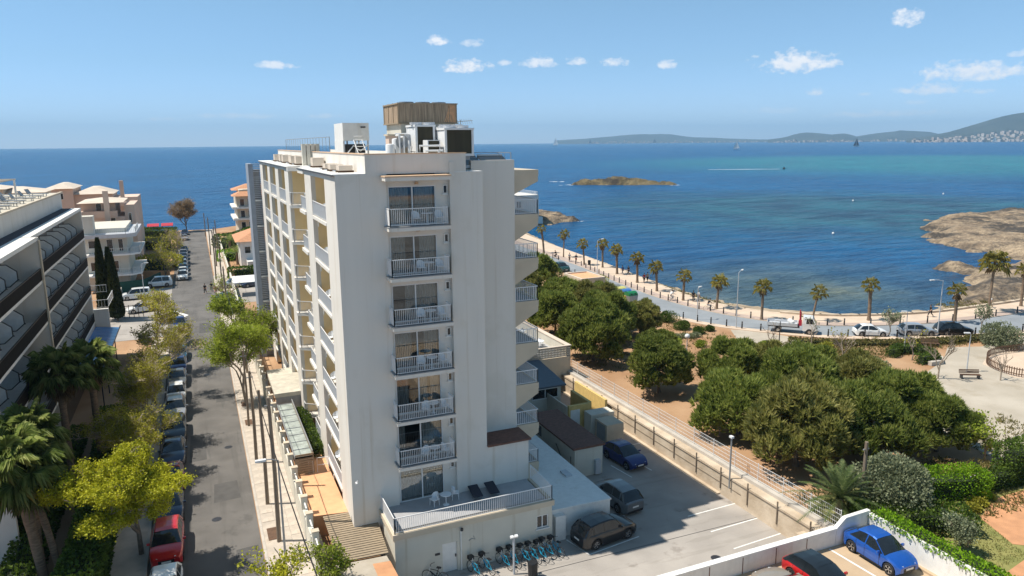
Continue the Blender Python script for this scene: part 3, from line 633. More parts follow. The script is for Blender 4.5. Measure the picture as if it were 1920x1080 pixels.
# dim rooms behind the glass
b = MB(); 
for z in FL:
    b.add([(10.4,YB+.6,z),(13.5,YB+.6,z),(13.5,YB+3.5,z),(10.4,YB+3.5,z),(10.4,YB+.6,z+2.5),(13.5,YB+.6,z+2.5),(13.5,YB+3.5,z+2.5),(10.4,YB+3.5,z+2.5)],[(0,1,2,3),(4,7,6,5),(0,3,7,4),(1,5,6,2),(2,6,7,3)])
b.build('room_interior', M['room'], hotel)
curt = [[(.06,2.88,2)],[(.06,.55,1),(1.6,2.88,2)],[(.06,.9,1),(1.5,2.1,2),(2.3,2.88,1)],[(.06,1.2,1),(2.0,2.88,1)],[(.9,2.88,1)],[(.06,1.0,1),(1.9,2.88,2)],[(.06,1.3,2),(1.7,2.88,2)]]
def dataobj(name, me, parent, loc=(0,0,0), rz=0):
    o = bpy.data.objects.new(name, me); scene.collection.objects.link(o); o.parent = parent; po = ORG.get(parent.name, (0,0,0)); o.location = loc; o.rotation_euler = (0,0,rz); ORG[o.name] = po; return o
for k, z in enumerate(FL):
    d = dataobj('balcony_door', wf, hotel, (10.48-XF, .30, z))
    dataobj('pane', wp, d); dataobj('pane', wp, d, (1.45,.03,0))
    for x0, x1, t in curt[k]:
        curtain_mesh(x0, x1, .32).build('curtain', M['curtain' if t == 1 else 'curtain2'], d, local=True)
    sf = MB(); sf.box(13.86,14.16,YB+.19,YB+.252,z+1.78,z+1.84); sf.box(13.86,14.16,YB+.19,YB+.252,z+2.26,z+2.32); sf.box(13.86,13.92,YB+.19,YB+.252,z+1.84,z+2.26); sf.box(14.10,14.16,YB+.19,YB+.252,z+1.84,z+2.26); sf.box(13.80,14.2,YB+.13,YB+.252,z+1.70,z+1.78)
    s = sf.build('small_window', M['white2'], hotel); MB().box(13.92,14.10,YB+.235,YB+.245,z+1.84,z+2.26).build('pane', M['windark'], s)
# balconies of the end wall
def railing(b, pts, z, h=1.05, gap=.115, bar=.011, post=.022):
    for (xa,ya),(xb,yb) in zip(pts[:-1], pts[1:]):
        L = math.hypot(xb-xa, yb-ya); n = max(2, int(L/gap)); a = math.atan2(yb-ya, xb-xa)
        b.obox(((xa+xb)/2,(ya+yb)/2,z+h), (L+.05,.05,.045), a); b.obox(((xa+xb)/2,(ya+yb)/2,z+.10), (L,.03,.03), a)
        for i in range(n+1):
            x, y = xa+(xb-xa)*i/n, ya+(yb-ya)*i/n; q = post if i in (0,n) else bar
            b.box(x-q,x+q,y-q,y+q,z+(.0 if i in (0,n) else .1),z+h)
    return b
PB = [(10.22,YB-.02),(10.22,YB-1.02),(13.80,YB-1.02),(13.80,YB-.02)]
for k, z in enumerate(FL[1:]):
    s = MB().box(10.12,13.88,YB-1.12,YB+.24,z-.22,z-.02)
    s.box(10.14,13.86,YB-1.10,YB+.24,z-.02,z)
    sl = s.build('balcony', M['white'], hotel)
    MB().box(10.10,13.90,YB-1.14,YB+.0,z-.018,z+.03).build('edge_trim', M['grey'], sl)
    railing(MB(), PB, z+.03).build('railing', M['railwhite'], sl)
    MB().box(10.20,10.235,YB-1.0,YB-.05,z+.12,z+1.0).build('side_screen', M['railwhite'], sl)
    MB().cyl((12.2,YB+.10,z-.40),.13,.12,12,.09).build('ceiling_lamp', M['peach'], hotel)
b = MB(); b.box(10.02,13.92,YB-1.14,YB+.24,23.90,24.12); cn = b.build('canopy', M['white'], hotel)
MB().prism([(9.98,YB-1.2),(13.96,YB-1.2),(13.96,YB-.01),(9.98,YB-.01)],24.12,24.19).build('canopy_tiles', M['peach'], cn)
MB().cyl((12.2,YB+.10,23.62),.13,.14,12,.09).build('ceiling_lamp', M['peach'], hotel)
# street side: columns, slabs, loggias
cols = [(YB+.45,46.0,XF),(51.6,54.6,XF),(61.8,64.4,XF2),(69.3,71.9,XF2),(77.1,79.4,XF2),(84.9,YE,XF2)]
for i, (a, c, x) in enumerate(cols):
    MB().box(x, 9.2, a, c, 1.4, RZ-.001).build('column', M['white'], hotel)
MB().box(9.2,9.45,YB+.45,YE-.4,1.4,RZ-.1).build('loggia_back_wall', M['cream'], hotel)
for i, (a, c, x) in enumerate(cols):
    if i: MB().box(x+.3, 9.19, a-.02, a, 1.4, RZ-.3).build('partition_face', M['cream'], hotel)
for a, c in ((46.0,51.6),(54.6,61.8),(64.4,69.3),(71.9,77.1),(79.4,84.9)):
    for k, z in enumerate(FL): MB().box(9.15,9.199,(a+c)/2-.2,(a+c)/2+1.3,z+.02,z+2.15).build('shutter_door', M['beige'], hotel)
bays = [(46.0,51.6,XF),(64.4,69.3,XF2),(71.9,77.1,XF2),(79.4,84.9,XF2)]
for a, c, x in bays:
    L = c-a
    sm_ = MB(); sm_.box(-.03, 9.2-x, 0, L, -.21, 0); sme = sm_.mesh('balcony'); sme.materials.append(M['white'])
    rl = railing(MB(), [(.06,.03),(.06,L-.03)], 0, 1.0).mesh('railing'); rl.materials.append(M['railwhite'])
    pn = MB().box(.085,.10,.05,L-.05,.14,.92).mesh('rail_panel'); pn.materials.append(M['lightgrey'])
    lm = MB().box(-.08,-.02,L*.52,L*.52+.1,-.52,-.24).mesh('drain_spout'); lm.materials.append(M['white2'])
    for k, z in enumerate(FL):
        s = dataobj('balcony', sme, hotel, (x-XF, a-YB, z)); dataobj('railing', rl, s); dataobj('rail_panel', pn, s); dataobj('drain_spout', lm, s)
    MB().box(x, 9.2, a, c, RZ-.34, RZ-.002).build('top_beam', M['white'], hotel)
# the notched bay
nb = [(XF-.10,54.6),(XF-.10,57.5),(8.0,57.9),(8.0,60.5),(XF2-.10,61.2),(XF2-.10,61.8),(9.2,61.8),(9.2,54.6)]
sme = MB().prism([(x-XF,y-YB) for x, y in nb], -.24, 0).mesh('balcony'); sme.materials.append(M['white'])
rl = MB(); railing(rl, [(XF+.05-XF,54.63-YB),(XF+.05-XF,57.4-YB),(8.08-XF,57.8-YB),(8.08-XF,60.4-YB),(XF2+.05-XF,61.1-YB),(XF2+.05-XF,61.75-YB)], 0, 1.0); rl = rl.mesh('railing'); rl.materials.append(M['railwhite'])
pn = MB().box(XF+.08-XF,XF+.095-XF,54.65-YB,57.4-YB,.14,.92).mesh('rail_panel'); pn.materials.append(M['lightgrey'])
for k, z in enumerate(FL):
    s = dataobj('balcony', sme, hotel, (0,0,z)); dataobj('railing', rl, s); dataobj('rail_panel', pn, s)
MB().prism(nb, RZ-.34, RZ-.062).build('top_beam', M['white'], hotel)
# bay side balconies on the right flank
XR = 19.40
for k, z in enumerate(FL):
    zz = z+.05; y0, y1 = YB+2.02, YE-4
    if k == 6: pass
    s = MB(); s.box(XR+.001, XR+1.72, y0+.12, y1, zz-.14, zz); sl = s.build('flank_balcony', M['greyfloor'], hotel)
    e = MB(); e.box(XR+.001,XR+1.76,y0,y0+.12,zz-.42,zz+.02); e.box(XR+1.64,XR+1.76,y0+.12,y1,zz-.42,zz+.02); e.build('edge_band', M['beige'], sl)
    MB().add([(XR,y0+.02,zz-.42),(XR+1.74,y0+.02,zz-.42),(XR+1.74,y0+.02,zz-.75),(XR,y0+.02,zz-1.75),(XR,y0+.3,zz-.42),(XR+1.74,y0+.3,zz-.42),(XR+1.74,y0+.3,zz-.75),(XR,y0+.3,zz-1.75)],[(0,3,2,1),(4,5,6,7),(1,2,6,5),(2,3,7,6),(0,1,5,4),(0,4,7,3)]).build('bracket', M['beige'], sl)
    railing(MB(), [(XR+.04,y0+.06),(XR+1.70,y0+.06),(XR+1.70,y0+9)], zz, 1.0, .14).build('railing', M['railwhite'], sl)
zz = 24.2
s = MB(); s.box(XR+.001, XR+1.76, YB+2.02, YE-4, zz-.38, zz+.02).build('flank_canopy', M['beige'], hotel)
MB().add([(XR,YB+2.04,zz-.38),(XR+1.74,YB+2.04,zz-.38),(XR+1.74,YB+2.04,zz-.75),(XR,YB+2.04,zz-1.55),(XR,YB+2.3,zz-.38),(XR+1.74,YB+2.3,zz-.38),(XR+1.74,YB+2.3,zz-.75),(XR,YB+2.3,zz-1.55)],[(0,3,2,1),(4,5,6,7),(1,2,6,5),(2,3,7,6),(0,1,5,4),(0,4,7,3)]).build('bracket', M['beige'], hotel)
# stair tower with louvres behind
st = thing('louvred_stair_tower', 'narrow grey stair tower with louvre screens at the far end of the tall hotel', 'tower', (6.4,88.6,GZ))
MB().box(5.85,6.35,88.5,92.5,GZ,23.9).build('side_panel', mat('blue_grey_panel', (.27,.31,.37), .6, var=.05), st); MB().box(6.35,7.1,88.9,92.5,GZ,23.2).build('core', M['grey'], st)
lvm = MB().box(0,.79,0,.2,0,.08).mesh('louvre'); lvm.materials.append(M['lightgrey'])
for k in range(105):
    if k % 14 not in (0,1): dataobj('louvre', lvm, st, (6.36-6.4, 88.52-88.6, .8+k*.21))
for k in range(7): MB().box(6.36,7.2,88.45,88.88,GZ+.75+k*2.95,GZ+.95+k*2.95).build('landing', M['white2'], st)
# annex with roof terrace
annex = thing('terrace_annex', 'low cream annex with a railed roof terrace and white door', 'building', (9.1,38.9,0))
b = MB(); b.box(9.1,12.02,38.9,39.3,0,3.0); b.box(12.98,18.4,38.9,39.3,0,3.0); b.box(12.02,12.98,38.9,39.3,2.0,3.0); b.box(18.4,19.25,38.9,39.3,0,1.5); b.box(18.4,19.25,38.9,39.3,2.42,3.0); b.box(19.25,19.5,38.9,39.3,0,3.0)
b.box(9.1,9.4,39.3,YB,0,3.0); b.box(19.2,19.5,39.3,YB+2,0,3.0); b.build('wall', M['annex'], annex)
MB().box(9.4,19.2,39.3,YB+.29,2.9,3.36).build('terrace_floor', M['greyfloor'], annex)
b = MB(); b.box(8.98,19.62,38.76,39.0,3.0,3.36); b.box(8.98,9.30,39.0,YB,3.0,3.36); b.box(19.32,19.62,39.0,YB,3.0,3.36); b.build('cornice', M['beige'], annex)
railing(MB(), [(9.12,YB-.1),(9.12,38.88),(19.48,38.88),(19.48,YB-.1)], 3.36, 1.0, .13).build('railing', M['railwhite'], annex)
MB().box(9.155,9.17,39.0,YB-.2,3.45,4.3).build('side_screen', M['railwhite'], annex)
d = MB().box(12.02,12.98,39.0,39.06,0.02,2.0).build('door', M['white2'], annex); MB().box(12.86,12.92,38.93,39.0,.95,1.12).build('handle', M['dark'], d)
w = MB(); w.box(18.4,19.25,38.95,39.05,2.34,2.42); w.box(18.4,19.25,38.95,39.05,1.5,1.58); w.box(18.4,18.47,38.95,39.05,1.58,2.34); w.box(19.18,19.25,38.95,39.05,1.58,2.34); w.box(18.79,18.86,38.95,39.05,1.58,2.34); w.box(18.34,19.31,38.84,39.0,1.43,1.5)
w = w.build('window', M['white2'], annex); MB().box(18.47,19.18,39.01,39.03,1.58,2.34).build('pane', M['windark'], w)
MB().box(11.55,11.86,38.88,38.899,1.35,1.50).build('notice_plate', M['dark'], annex)
MB().tube([(13.22,38.85,.02),(13.22,38.85,2.75),(13.22,38.95,2.9)],.05,8).build('downpipe', M['white2'], annex)
MB().cyl((13.25,38.72,2.72),.09,.16,10).build('wall_lamp', M['dark'], annex)
b = MB(); b.tube([(13.75,38.88,1.85),(13.95,38.88,1.95),(14.15,38.88,1.85),(14.05,38.88,2.1)],.018,5); b.build('cable', M['grey'], annex)
# white roofed low wing, brown roofed shed, boxes
wing = thing('low_wing', 'low wing with a bright white flat roof beside the end of the hotel', 'building', (22,45,0))
b = MB(); b.prism([(19.9,39.75),(24.3,39.62),(24.3,56),(19.9,56)],0,2.0); b.build('wall', M['white2'], wing)
MB().prism([(19.86,39.7),(24.36,39.55),(24.36,56),(19.86,56)],2.0,2.1).build('roof', M['white2'], wing)
MB().box(23.0,23.5,43.6,44.6,2.1,2.22).build('roof_hatch', M['lightgrey'], wing)
MB().box(20.0,20.75,39.35,39.74,0,1.75).build('meter_cupboard', M['white2'], wing)
shed = thing('brown_roof_shed', 'cream shed with flat chocolate brown roof beside the white low wing', 'shed', (26.8,50,0))
b = MB(); b.box(25.55,28.05,47.0,55.0,0,2.4); b.build('wall', M['annex'], shed)
b = MB(); b.prism([(25.35,46.85),(28.2,46.85),(28.2,55.2),(25.35,55.2)],2.4,2.56); b.build('roof', M['browntile'], shed)
MB().box(25.52,25.548,53.0,54.3,1.2,2.1).build('window', M['windark'], shed); MB().box(27.3,27.75,46.72,46.995,.1,1.3).build('gas_meter_box', M['lightgrey'], shed)
MB().tube([(25.5,47.6,1.6),(25.45,47.5,.9),(25.42,48.2,.4),(25.42,49.2,1.1),(25.42,50,1.8)],.035,6).build('hose', M['black'], shed)
svc = thing('service_block', 'flat cream kitchen block with dark slate lean-to roof behind the shed', 'building', (27,63,0))
b = MB(); b.box(21.5,31.0,60.0,66.0,0,3.1); b.build('wall', M['annex'], svc)
MB().add([(20.9,59.4,3.15),(31.3,59.4,3.15),(31.3,65.6,3.9),(20.9,65.6,3.9),(20.9,59.4,3.0),(31.3,59.4,3.0),(31.3,65.6,3.75),(20.9,65.6,3.75)],[(0,1,2,3),(4,7,6,5),(0,4,5,1),(1,5,6,2),(2,6,7,3),(3,7,4,0)]).build('roof', mat('slate_blue_roof', (.085,.11,.14), .5, var=.08), svc)
for x0, x1 in ((22.1,23.6),(24.3,27.2),(27.9,30.7)):
    f = MB(); f.box(x0,x1,59.93,60.02,2.7,2.8); f.box(x0,x1,59.93,60.02,1.75,1.85); f.box(x0,x0+.08,59.93,60.02,1.85,2.7); f.box(x1-.08,x1,59.93,60.02,1.85,2.7); f.box((x0+x1)/2-.04,(x0+x1)/2+.04,59.93,60.02,1.85,2.7)
    f = f.build('window', M['white2'], svc); MB().box(x0+.08,x1-.08,59.97,59.99,1.85,2.7).build('pane', M['windark'], f)
din = thing('dining_terrace', 'roof terrace with latticed parapet and white tables behind the slate lean-to', 'building', (27,70,0))
MB().box(20.0,35.3,66.1,100,0,3.6).build('wall', M['beige'], din); MB().box(20.3,34.9,66.4,99.5,3.6,3.68).build('floor', M['greyfloor'], din)
b = MB()
for k in range(88): b.box(20.0+k*.174,20.09+k*.174,66.12,66.22,3.75,4.75)
for k in range(5): b.box(20.0,35.3,66.10,66.24,3.68+.24*k,3.76+.24*k)
b.build('lattice_parapet', M['beige'], din); MB().box(34.9,35.3,66.1,100,3.6,4.75).build('parapet', M['annex'], din)
b = MB(); b.box(19.95,35.4,66.05,66.3,4.75,4.85); b.box(34.85,35.4,66.3,100,4.75,4.85); b.build('coping', M['paleroof'], din)
yel = thing('yellow_yard_walls', 'small yellow painted bin yard walls below the boundary fence', 'wall', (32,55,0))
ym = mat('yellow_render', (.62,.45,.17), .8, var=.08)
b = MB(); b.box(29.6,31.8,55.6,55.9,0,2.4); b.box(33.6,33.85,56,62,0,2.3); b.box(31.8,32.1,55.9,59.5,0,2.4); b.build('wall', ym, yel)
MB().box(29.75,30.7,55.57,55.598,.05,2.0).build('door', M['white2'], yel); MB().box(29.5,29.6,55.9,61,0,2.3).build('panel', M['annex'], yel)
cab = thing('utility_cabinet', 'grey steel utility cabinet in front of pale block by the wall', 'cabinet', (32.5,52.4,0))
MB().box(31.2,32.9,51.6,53.6,0,1.75).build('casing', M['beige'], cab); MB().box(31.17,31.2,51.9,53.3,.15,1.6).build('door', M['grey'], cab)
cab2 = thing('pale_block', 'pale sunlit concrete block behind the grey utility cabinet', 'block', (31.8,55,0)); MB().box(31.0,33.4,54.0,55.3,0,1.9).build('block_body', M['annex'], cab2)
bin_ = thing('blue_bin', 'blue wheeled bin beside the service door', 'bin', (29.2,57.0,0)); MB().lathe((29.2,57.0,.1),[(.25,0),(.33,.9),(.36,.95)],8).build('bin_body', mat('blue_plastic',(.01,.03,.22),.4), bin_); MB().box(28.85,29.55,56.65,57.35,1.05,1.12).build('lid', bpy.data.materials['blue_plastic'], bin_)
# low planters and courtyard on the street side
struct(MB().prism([(4.95,44.6),(7.383,44.2),(7.383,70),(4.95,70)],1.0,2.6), 'courtyard', M['salmon'])
fen = thing('garden_wall', 'pale pierced garden wall with pillars between pavement and courtyard', 'wall', (4.78,50,GZ))
MB().box(4.64,4.94,30,100,GZ,2.95).build('wall', M['annex'], fen)
yy = 38.0
while yy < 90: 
    p_ = MB().box(4.60,4.98,yy,yy+.35,2.95,3.75).build('pillar', M['annex'], fen); MB().box(4.57,5.01,yy-.03,yy+.38,3.75,3.82).build('cap', M['beige'], p_)
    if yy < 88:
        MB().box(4.74,4.82,yy+.36,yy+2.34,3.38,3.45).build('rail', M['white2'], fen); 
    yy += 2.35
pl = thing('glass_roofed_planter', 'long planter shed with slatted wood sides and dusty glass roof', 'planter', (5.6,57,2.6))
b = MB(); 
for k in range(9): b.box(4.99,6.3,51.0,51.06,2.65+k*.17,2.79+k*.17)
b.box(6.24,6.30,51.06,63,2.65,4.2); b.build('slat_side', M['wood'], pl)
gp = mat('dusty_glass', (.36,.40,.37), .25, var=.25, vscale=1.5)
for k in range(8): MB().box(5.0,6.22,51.1+k*1.48,52.5+k*1.48,3.9,3.93).build('pane', gp, pl)
b = MB()
for k in range(9): b.box(5.0,6.22,51.0+k*1.48,51.08+k*1.48,3.86,3.97)
b.box(4.98,5.04,51.08,62.9,3.8,4.0); b.box(6.20,6.26,51.08,62.9,4.2,4.32); b.build('frame', M['grey'], pl)
pf = thing('entrance_porch', 'flat roofed entrance porch between glass planter and hotel', 'porch', (6.3,66,2.6))
MB().box(4.9,8.9,63.5,71,4.4,4.75).build('roof_slab', M['gravelroof'], pf); MB().box(5.0,8.8,63.6,63.9,2.6,4.4).build('wall', M['grey'], pf)
# wooden ramp in front of the end wall
dk = thing('wooden_ramp', 'weathered slatted timber ramp below the blind end wall', 'ramp', (7.2,40.5,1.8))
for k in range(22):
    t = k/21; y = 44.05-t*4.9; z = 2.58-.35*t
    MB().obox(((5.75+9.0)/2-.1*t, y, z), (3.2-.3*t, .19, .06), -.06).build('deck_slat', M['wood'], dk)
MB().prism([(5.6,38.95),(8.55,38.75),(8.9,30),(5.2,30)],1.6,2.22).build('landing', M['plaza'], dk)
MB().prism([(7.6,38.2),(8.6,38.1),(8.8,30),(7.6,30)],2.22,2.235).build('terracotta_strip', M['terracotta'], dk)
b = MB(); b.box(8.9,9.0,33,38.9,0,.6); b.box(5.05,5.5,38,44.1,1.0,1.6); tag(b.build('courtyard_kerb', M['beige']), kind='structure')
g_ = thing('white_gate', 'small white tubular gate at the edge of the salmon courtyard', 'gate', (6.9,50.7,2.6))
b = MB(); b.tube([(6.5,51.0,2.6),(6.5,51.0,3.7),(7.3,50.9,3.7),(7.3,50.9,2.6)],.025,6); b.tube([(6.5,51.0,3.15),(7.3,50.9,3.15)],.02,6); b.tube([(5.9,51.02,2.6),(5.9,51.02,3.5),(6.2,51.02,3.5),(6.2,51.02,2.6)],.025,6); b.build('gate_frame', M['railwhite'], g_)
cc = thing('security_camera', 'small white security camera on the blind end wall near its foot', 'camera', (7.7,YB-.15,5.5)); MB().tube([(7.7,YB,5.6),(7.7,YB-.2,5.6)],.025,6).build('arm', M['railwhite'], cc); MB().obox((7.62,YB-.28,5.52),(.1,.26,.1)).build('camera_body', M['railwhite'], cc)
# boundary wall on the right with pipes, ledge and mesh fence
bw = thing('boundary_wall', 'long limestone retaining wall with pipes along the car park', 'wall', (34.8,45,0))
b = MB(); b.box(34.25,35.45,29.0,92,-.2,1.75); b.build('wall', M['stonewall'], bw)
MB().box(34.95,35.5,29.0,92,1.75,2.0).build('ledge', M['kerb'], bw)
MB().box(33.95,34.25,40.2,66,-.2,.12).build('foot_strip', M['stonewall'], bw)
b = MB(); b.tube([(34.21,30,1.62),(34.21,50,1.62),(34.21,66,1.62)],.028,6); b.tube([(34.22,38,.95),(34.22,66,.95)],.018,6); b.build('pipe', M['polewood'], bw)
y = 31.5
while y < 64:
    MB().box(34.16,34.24,y-.035,y+.035,.5,2.15).build('pipe_post', M['polewood'], bw); y += 2.9
for yy in (30.6, 31.9): MB().box(33.6,34.25,yy-.2,yy+.2,0,1.2).build('buttress', M['stonewall'], bw)
fc = thing('mesh_fence', 'white wire mesh fence along the top of the limestone wall', 'fence', (35.3,45,2.0))
y = 30.2
while y < 92:
    MB().tube([(35.3,y,2.0),(35.3,y,3.35)],.03,6).build('post', M['railwhite'], fc)
    b = MB()
    for z in (2.1,2.4,2.7,3.0,3.28): b.box(35.29,35.31,y+.03,y+2.42,z-.011,z+.011)
    for k in range(1,16): b.box(35.294,35.306,y+k*.154-.006,y+k*.154+.006,2.1,3.28)
    b.build('mesh_panel', M['railwhite'], fc); y += 2.45
# white parapet of the near lot
ww = thing('white_lot_wall', 'white parapet wall with coping between the two car parks', 'wall', (28,28.9,2.2))
edges = [19.0,21.6,24.0,26.3,28.7,31.0,33.3]
for a, c in zip(edges[:-1], edges[1:]): MB().box(a+.02,c-.02,28.72,28.98,0,3.25).build('wall_panel', M['white2'], ww)
MB().box(19.0,33.3,28.66,29.04,3.25,3.36).build('coping', M['white2'], ww)
MB().add([(33.3,28.72,0),(36.0,28.72,0),(36.0,28.98,0),(33.3,28.98,0),(33.3,28.72,3.3),(34.0,28.72,3.85),(34.0,28.98,3.85),(33.3,28.98,3.3),(36.0,28.72,3.9),(36.0,28.98,3.9)],[(0,1,8,5,4),(3,7,6,9,2),(4,5,6,7),(5,8,9,6),(1,2,9,8),(0,4,7,3)]).build('end_panel', M['white2'], ww)
for a in edges[1:-1]: MB().box(a-.03,a+.03,28.715,28.73,2.2,3.2).build('joint', M['browntile'], ww)
rw = thing('white_garden_wall', 'white garden wall with ivy beside the bright blue car', 'wall', (36.0,20,2.2))
MB().box(35.85,36.1,2,28.7,0,3.75).build('wall', M['white2'], rw); MB().box(35.6,35.85,2,28.7,2.15,2.32).build('kerb', M['lotnear'], rw)
# ------------------------------------------------------------------ balcony hotel on the left
bh = thing('balcony_hotel', 'long grey and white hotel with dark balcony fronts and octagonal frosted dividers', 'hotel', (-13,62,GZ))
SL = [18.83, 15.45, 12.13, 8.81, 5.49]
b = MB(); b.box(-14.35,-14.03,49.5,97.01,GZ,18.83); b.box(-24,-11.62,49.2,49.5,GZ,19.05); b.box(-14.03,-12.15,96.69,97.12,GZ,19.04); b.box(-24,-14.03,96.69,97.12,GZ,20.54); b.build('wall', M['white'], bh)
MB().box(-24,-13.92,49.5,96.8,19.09,20.86).build('penthouse', M['white'], bh)
MB().box(-13.94,-13.71,49.5,96.8,20.86,21.02).build('coping', M['beige'], bh); MB().box(-24,-13.94,49.5,96.8,20.86,20.9).build('roof', M['gravelroof'], bh)
MB().box(-13.92,-13.01,49.5,95.94,19.09,19.15).build('navy_gutter', M['navy'], bh)
for xo, y0, y1 in ((-11.62,49.5,66.82),(-12.1,67.14,96.69)):
    MB().box(-13.92,xo,y0,y1,18.8,19.09).build('eave_slab', M['white2'], bh)
    for k, z in enumerate(SL[1:]):
        s = MB().box(-14.03,xo,y0,y1,z,z+.22).build('balcony_slab', M['white2'], bh)
        MB().box(xo-.06,xo+.01,y0,y1,z+.225,z+1.12).build('rail_panel', M['railblack'], s)
        MB().box(xo-.08,xo+.03,y0,y1,z+1.12,z+1.17).build('handrail', M['black'], s)
MB().box(-14.03,-11.56,66.82,67.14,GZ,19.04).build('fin_wall', M['white'], bh); MB().box(-11.59,-11.48,66.78,67.18,GZ,18.83).build('fin_edge', M['beige'], bh)
def octo(w, h):
    P = [(0,.32),(0,h),(w*.62,h),(w,h-.52),(w,.80),(w*.66,.32)]
    fr = MB()
    for i in range(6):
        a, c = P[i], P[(i+1) % 6]; fr.tube([(a[0],0,a[1]),(c[0],0,c[1])],.042,4)
    fr.tube([(w,0,.8),(w+.1,0,.8)],.04,4); fr.tube([(.05,0,h),(.05,0,h+.55)],.03,4)
    return fr, MB().add([(x,-.012,z) for x,z in P]+[(x,.012,z) for x,z in P], [tuple(range(6)),tuple(range(6,12))[::-1]]+[(i,i+6,(i+1)%6+6,(i+1)%6) for i in range(6)])
fr, pn = octo(1.62, 1.95); frm = fr.mesh('divider'); frm.materials.append(mat('divider_frame', (.045,.045,.048), .5)); pnm = pn.mesh('panel'); pnm.materials.append(M['panelgrey'])
dm = MB().box(-14.02,-13.98,-1.4,1.4,.05,2.2).mesh('balcony_door'); dm.materials.append(M['room'])
o0 = ORG[bh.name]
for z in SL[1:]:
    y = 51.0
    while y < 95.5:
        if abs(y-66.98) > 1.2:
            d = dataobj('divider', frm, bh, (-14.01-o0[0], y-o0[1], z+.22-o0[2])); dataobj('panel', pnm, d)
            dataobj('balcony_door', dm, bh, (-o0[0], y+2-o0[1], z+.22-o0[2]))
        y += 3.85
MB().box(-14.03,-12.21,49.5,96.69,GZ,5.470000000000001).build('ground_floor', M['windark'], bh)
MB().box(-12.26,-12.15,70,97.01,4.6,5.470000000000001).build('fascia', M['lightgrey'], bh)
ca = thing('blue_glass_canopy', 'sloping canopy of bright blue glass strips beside the balcony hotel', 'canopy', (-10.2,88,4.8))
for k in range(13):
    y = 76.6+k*1.56
    MB().add([(-12.1,y+.04,5.0),(-9.65,y+.04,4.67),(-9.65,y+1.5,4.67),(-12.1,y+1.5,5.0),(-12.1,y+.04,4.96),(-9.65,y+.04,4.63),(-9.65,y+1.5,4.63),(-12.1,y+1.5,4.96)],[(0,1,2,3),(4,7,6,5),(0,4,5,1),(1,5,6,2),(2,6,7,3),(3,7,4,0)]).build('pane', M['bluegl'], ca)
b = MB(); b.box(-9.7,-9.63,76.6,98.3,4.45,4.6)
for k in range(5): b.box(-9.75,-9.65,72+k*4.8,72.1+k*4.8,GZ,4.55)
b.build('frame', M['dark'], ca)
wst = thing('white_terrace_rail', 'white railed side terrace at the far corner of the balcony hotel', 'terrace', (-11,92,GZ))
MB().box(-13.3,-10.6,97.6,97,GZ,7.0).build('wall', M['white'], wst); railing(MB(), [(-13.2,97.7),(-10.65,97.7),(-10.65,103.8)], 7.0, 1.0, .3).build('railing', M['railwhite'], wst); railing(MB(), [(-13.2,97.65),(-10.62,97.65)], 8.9, .9, .3).build('railing', M['railwhite'], wst)
# clutter on its roof: folded grey loungers
def lounger(nm, lab, col, loc, rz, grp):
    t = thing(nm, lab, 'lounger', loc, rz, grp)
    MB().box(-.33,.33,-.95,.95,.28,.34).build('seat', col, t, local=True)
    MB().obox((0,.98,.52),(.66,.06,.62),0,-.6).build('backrest', col, t, local=True)
    for sx in (-.28,.28):
        for sy in (-.7,.7): MB().box(sx-.025,sx+.025,sy-.025,sy+.025,0,.28).build('leg', M['grey'], t, local=True)
    return t
lg = lounger('roof_lounger', 'grey folded lounger stored in rows on the roof of the balcony hotel', M['grey'], (-15.0,53.0,20.9), 1.4, 'grey loungers on the left hotel roof')
for i in range(3):
    for j in range(12):
        if i == j == 0: continue
        dup(lg, (-15.2-i*2.3+rng.uniform(-.2,.2), 53+j*3.4+rng.uniform(-.5,.5), 20.9), 1.4+rng.uniform(-.2,.2), 'grey folded lounger stored in rows on the roof of the balcony hotel')
rp = thing('roof_pergola', 'pale slatted pergola standing on the roof of the balcony hotel', 'pergola', (-17.0,78,20.86))
b = MB()
for k in range(26): b.box(-21.5,-16.4,70+k*.72,70.12+k*.72,22.79,22.89)
b.build('slats', M['paleroof'], rp); b = MB()
for x in (-21.4,-16.5):
    for y in (70.2,79,87.8): b.box(x-.08,x+.08,y-.08,y+.08,20.9,22.79)
b.build('post', M['white2'], rp)
# generic far buildings -------------------------------------------------
def building(name, label, base, boxes, wm, windows=(), slabs=(), roofs=(), rails=(), cat='building'):
    t = thing(name, label, cat, base)
    for x0,x1,y0,y1,z0,z1 in boxes: MB().box(x0,x1,y0,y1,z0,z1).build('wall', wm, t)
    for x0,x1,y,z0,z1 in windows:
        f = MB(); f.box(x0,x1,y-.08,y+.05,z1-.07,z1); f.box(x0,x1,y-.12,y+.05,z0,z0+.07); f.box(x0,x0+.07,y-.08,y+.05,z0+.07,z1-.07); f.box(x1-.07,x1,y-.08,y+.05,z0+.07,z1-.07)
        f = f.build('window', M['white2'], t); MB().box(x0+.07,x1-.07,y-.035,y+.05,z0+.07,z1-.07).build('pane', M['windark'], f)
    for poly, z0, z1, m in slabs: MB().prism(poly, z0, z1).build('balcony', m, t)
    for poly, z, h, m in roofs:   # hipped roof
        xs = [p[0] for p in poly]; ys = [p[1] for p in poly]; x0,x1,y0,y1 = min(xs),max(xs),min(ys),max(ys); r = min(x1-x0, y1-y0)*.42
        MB().add([(x0,y0,z),(x1,y0,z),(x1,y1,z),(x0,y1,z),(x0+r,y0+r,z+h),(x1-r,y0+r,z+h),(x1-r,y1-r,z+h),(x0+r,y1-r,z+h)],[(0,1,5,4),(1,2,6,5),(2,3,7,6),(3,0,4,7),(4,5,6,7),(0,3,2,1)]).build('roof', m, t)
    for pts, z in rails: railing(MB(), pts, z, 1.0, .3, .02, .03).build('railing', M['white2'], t)
    return t
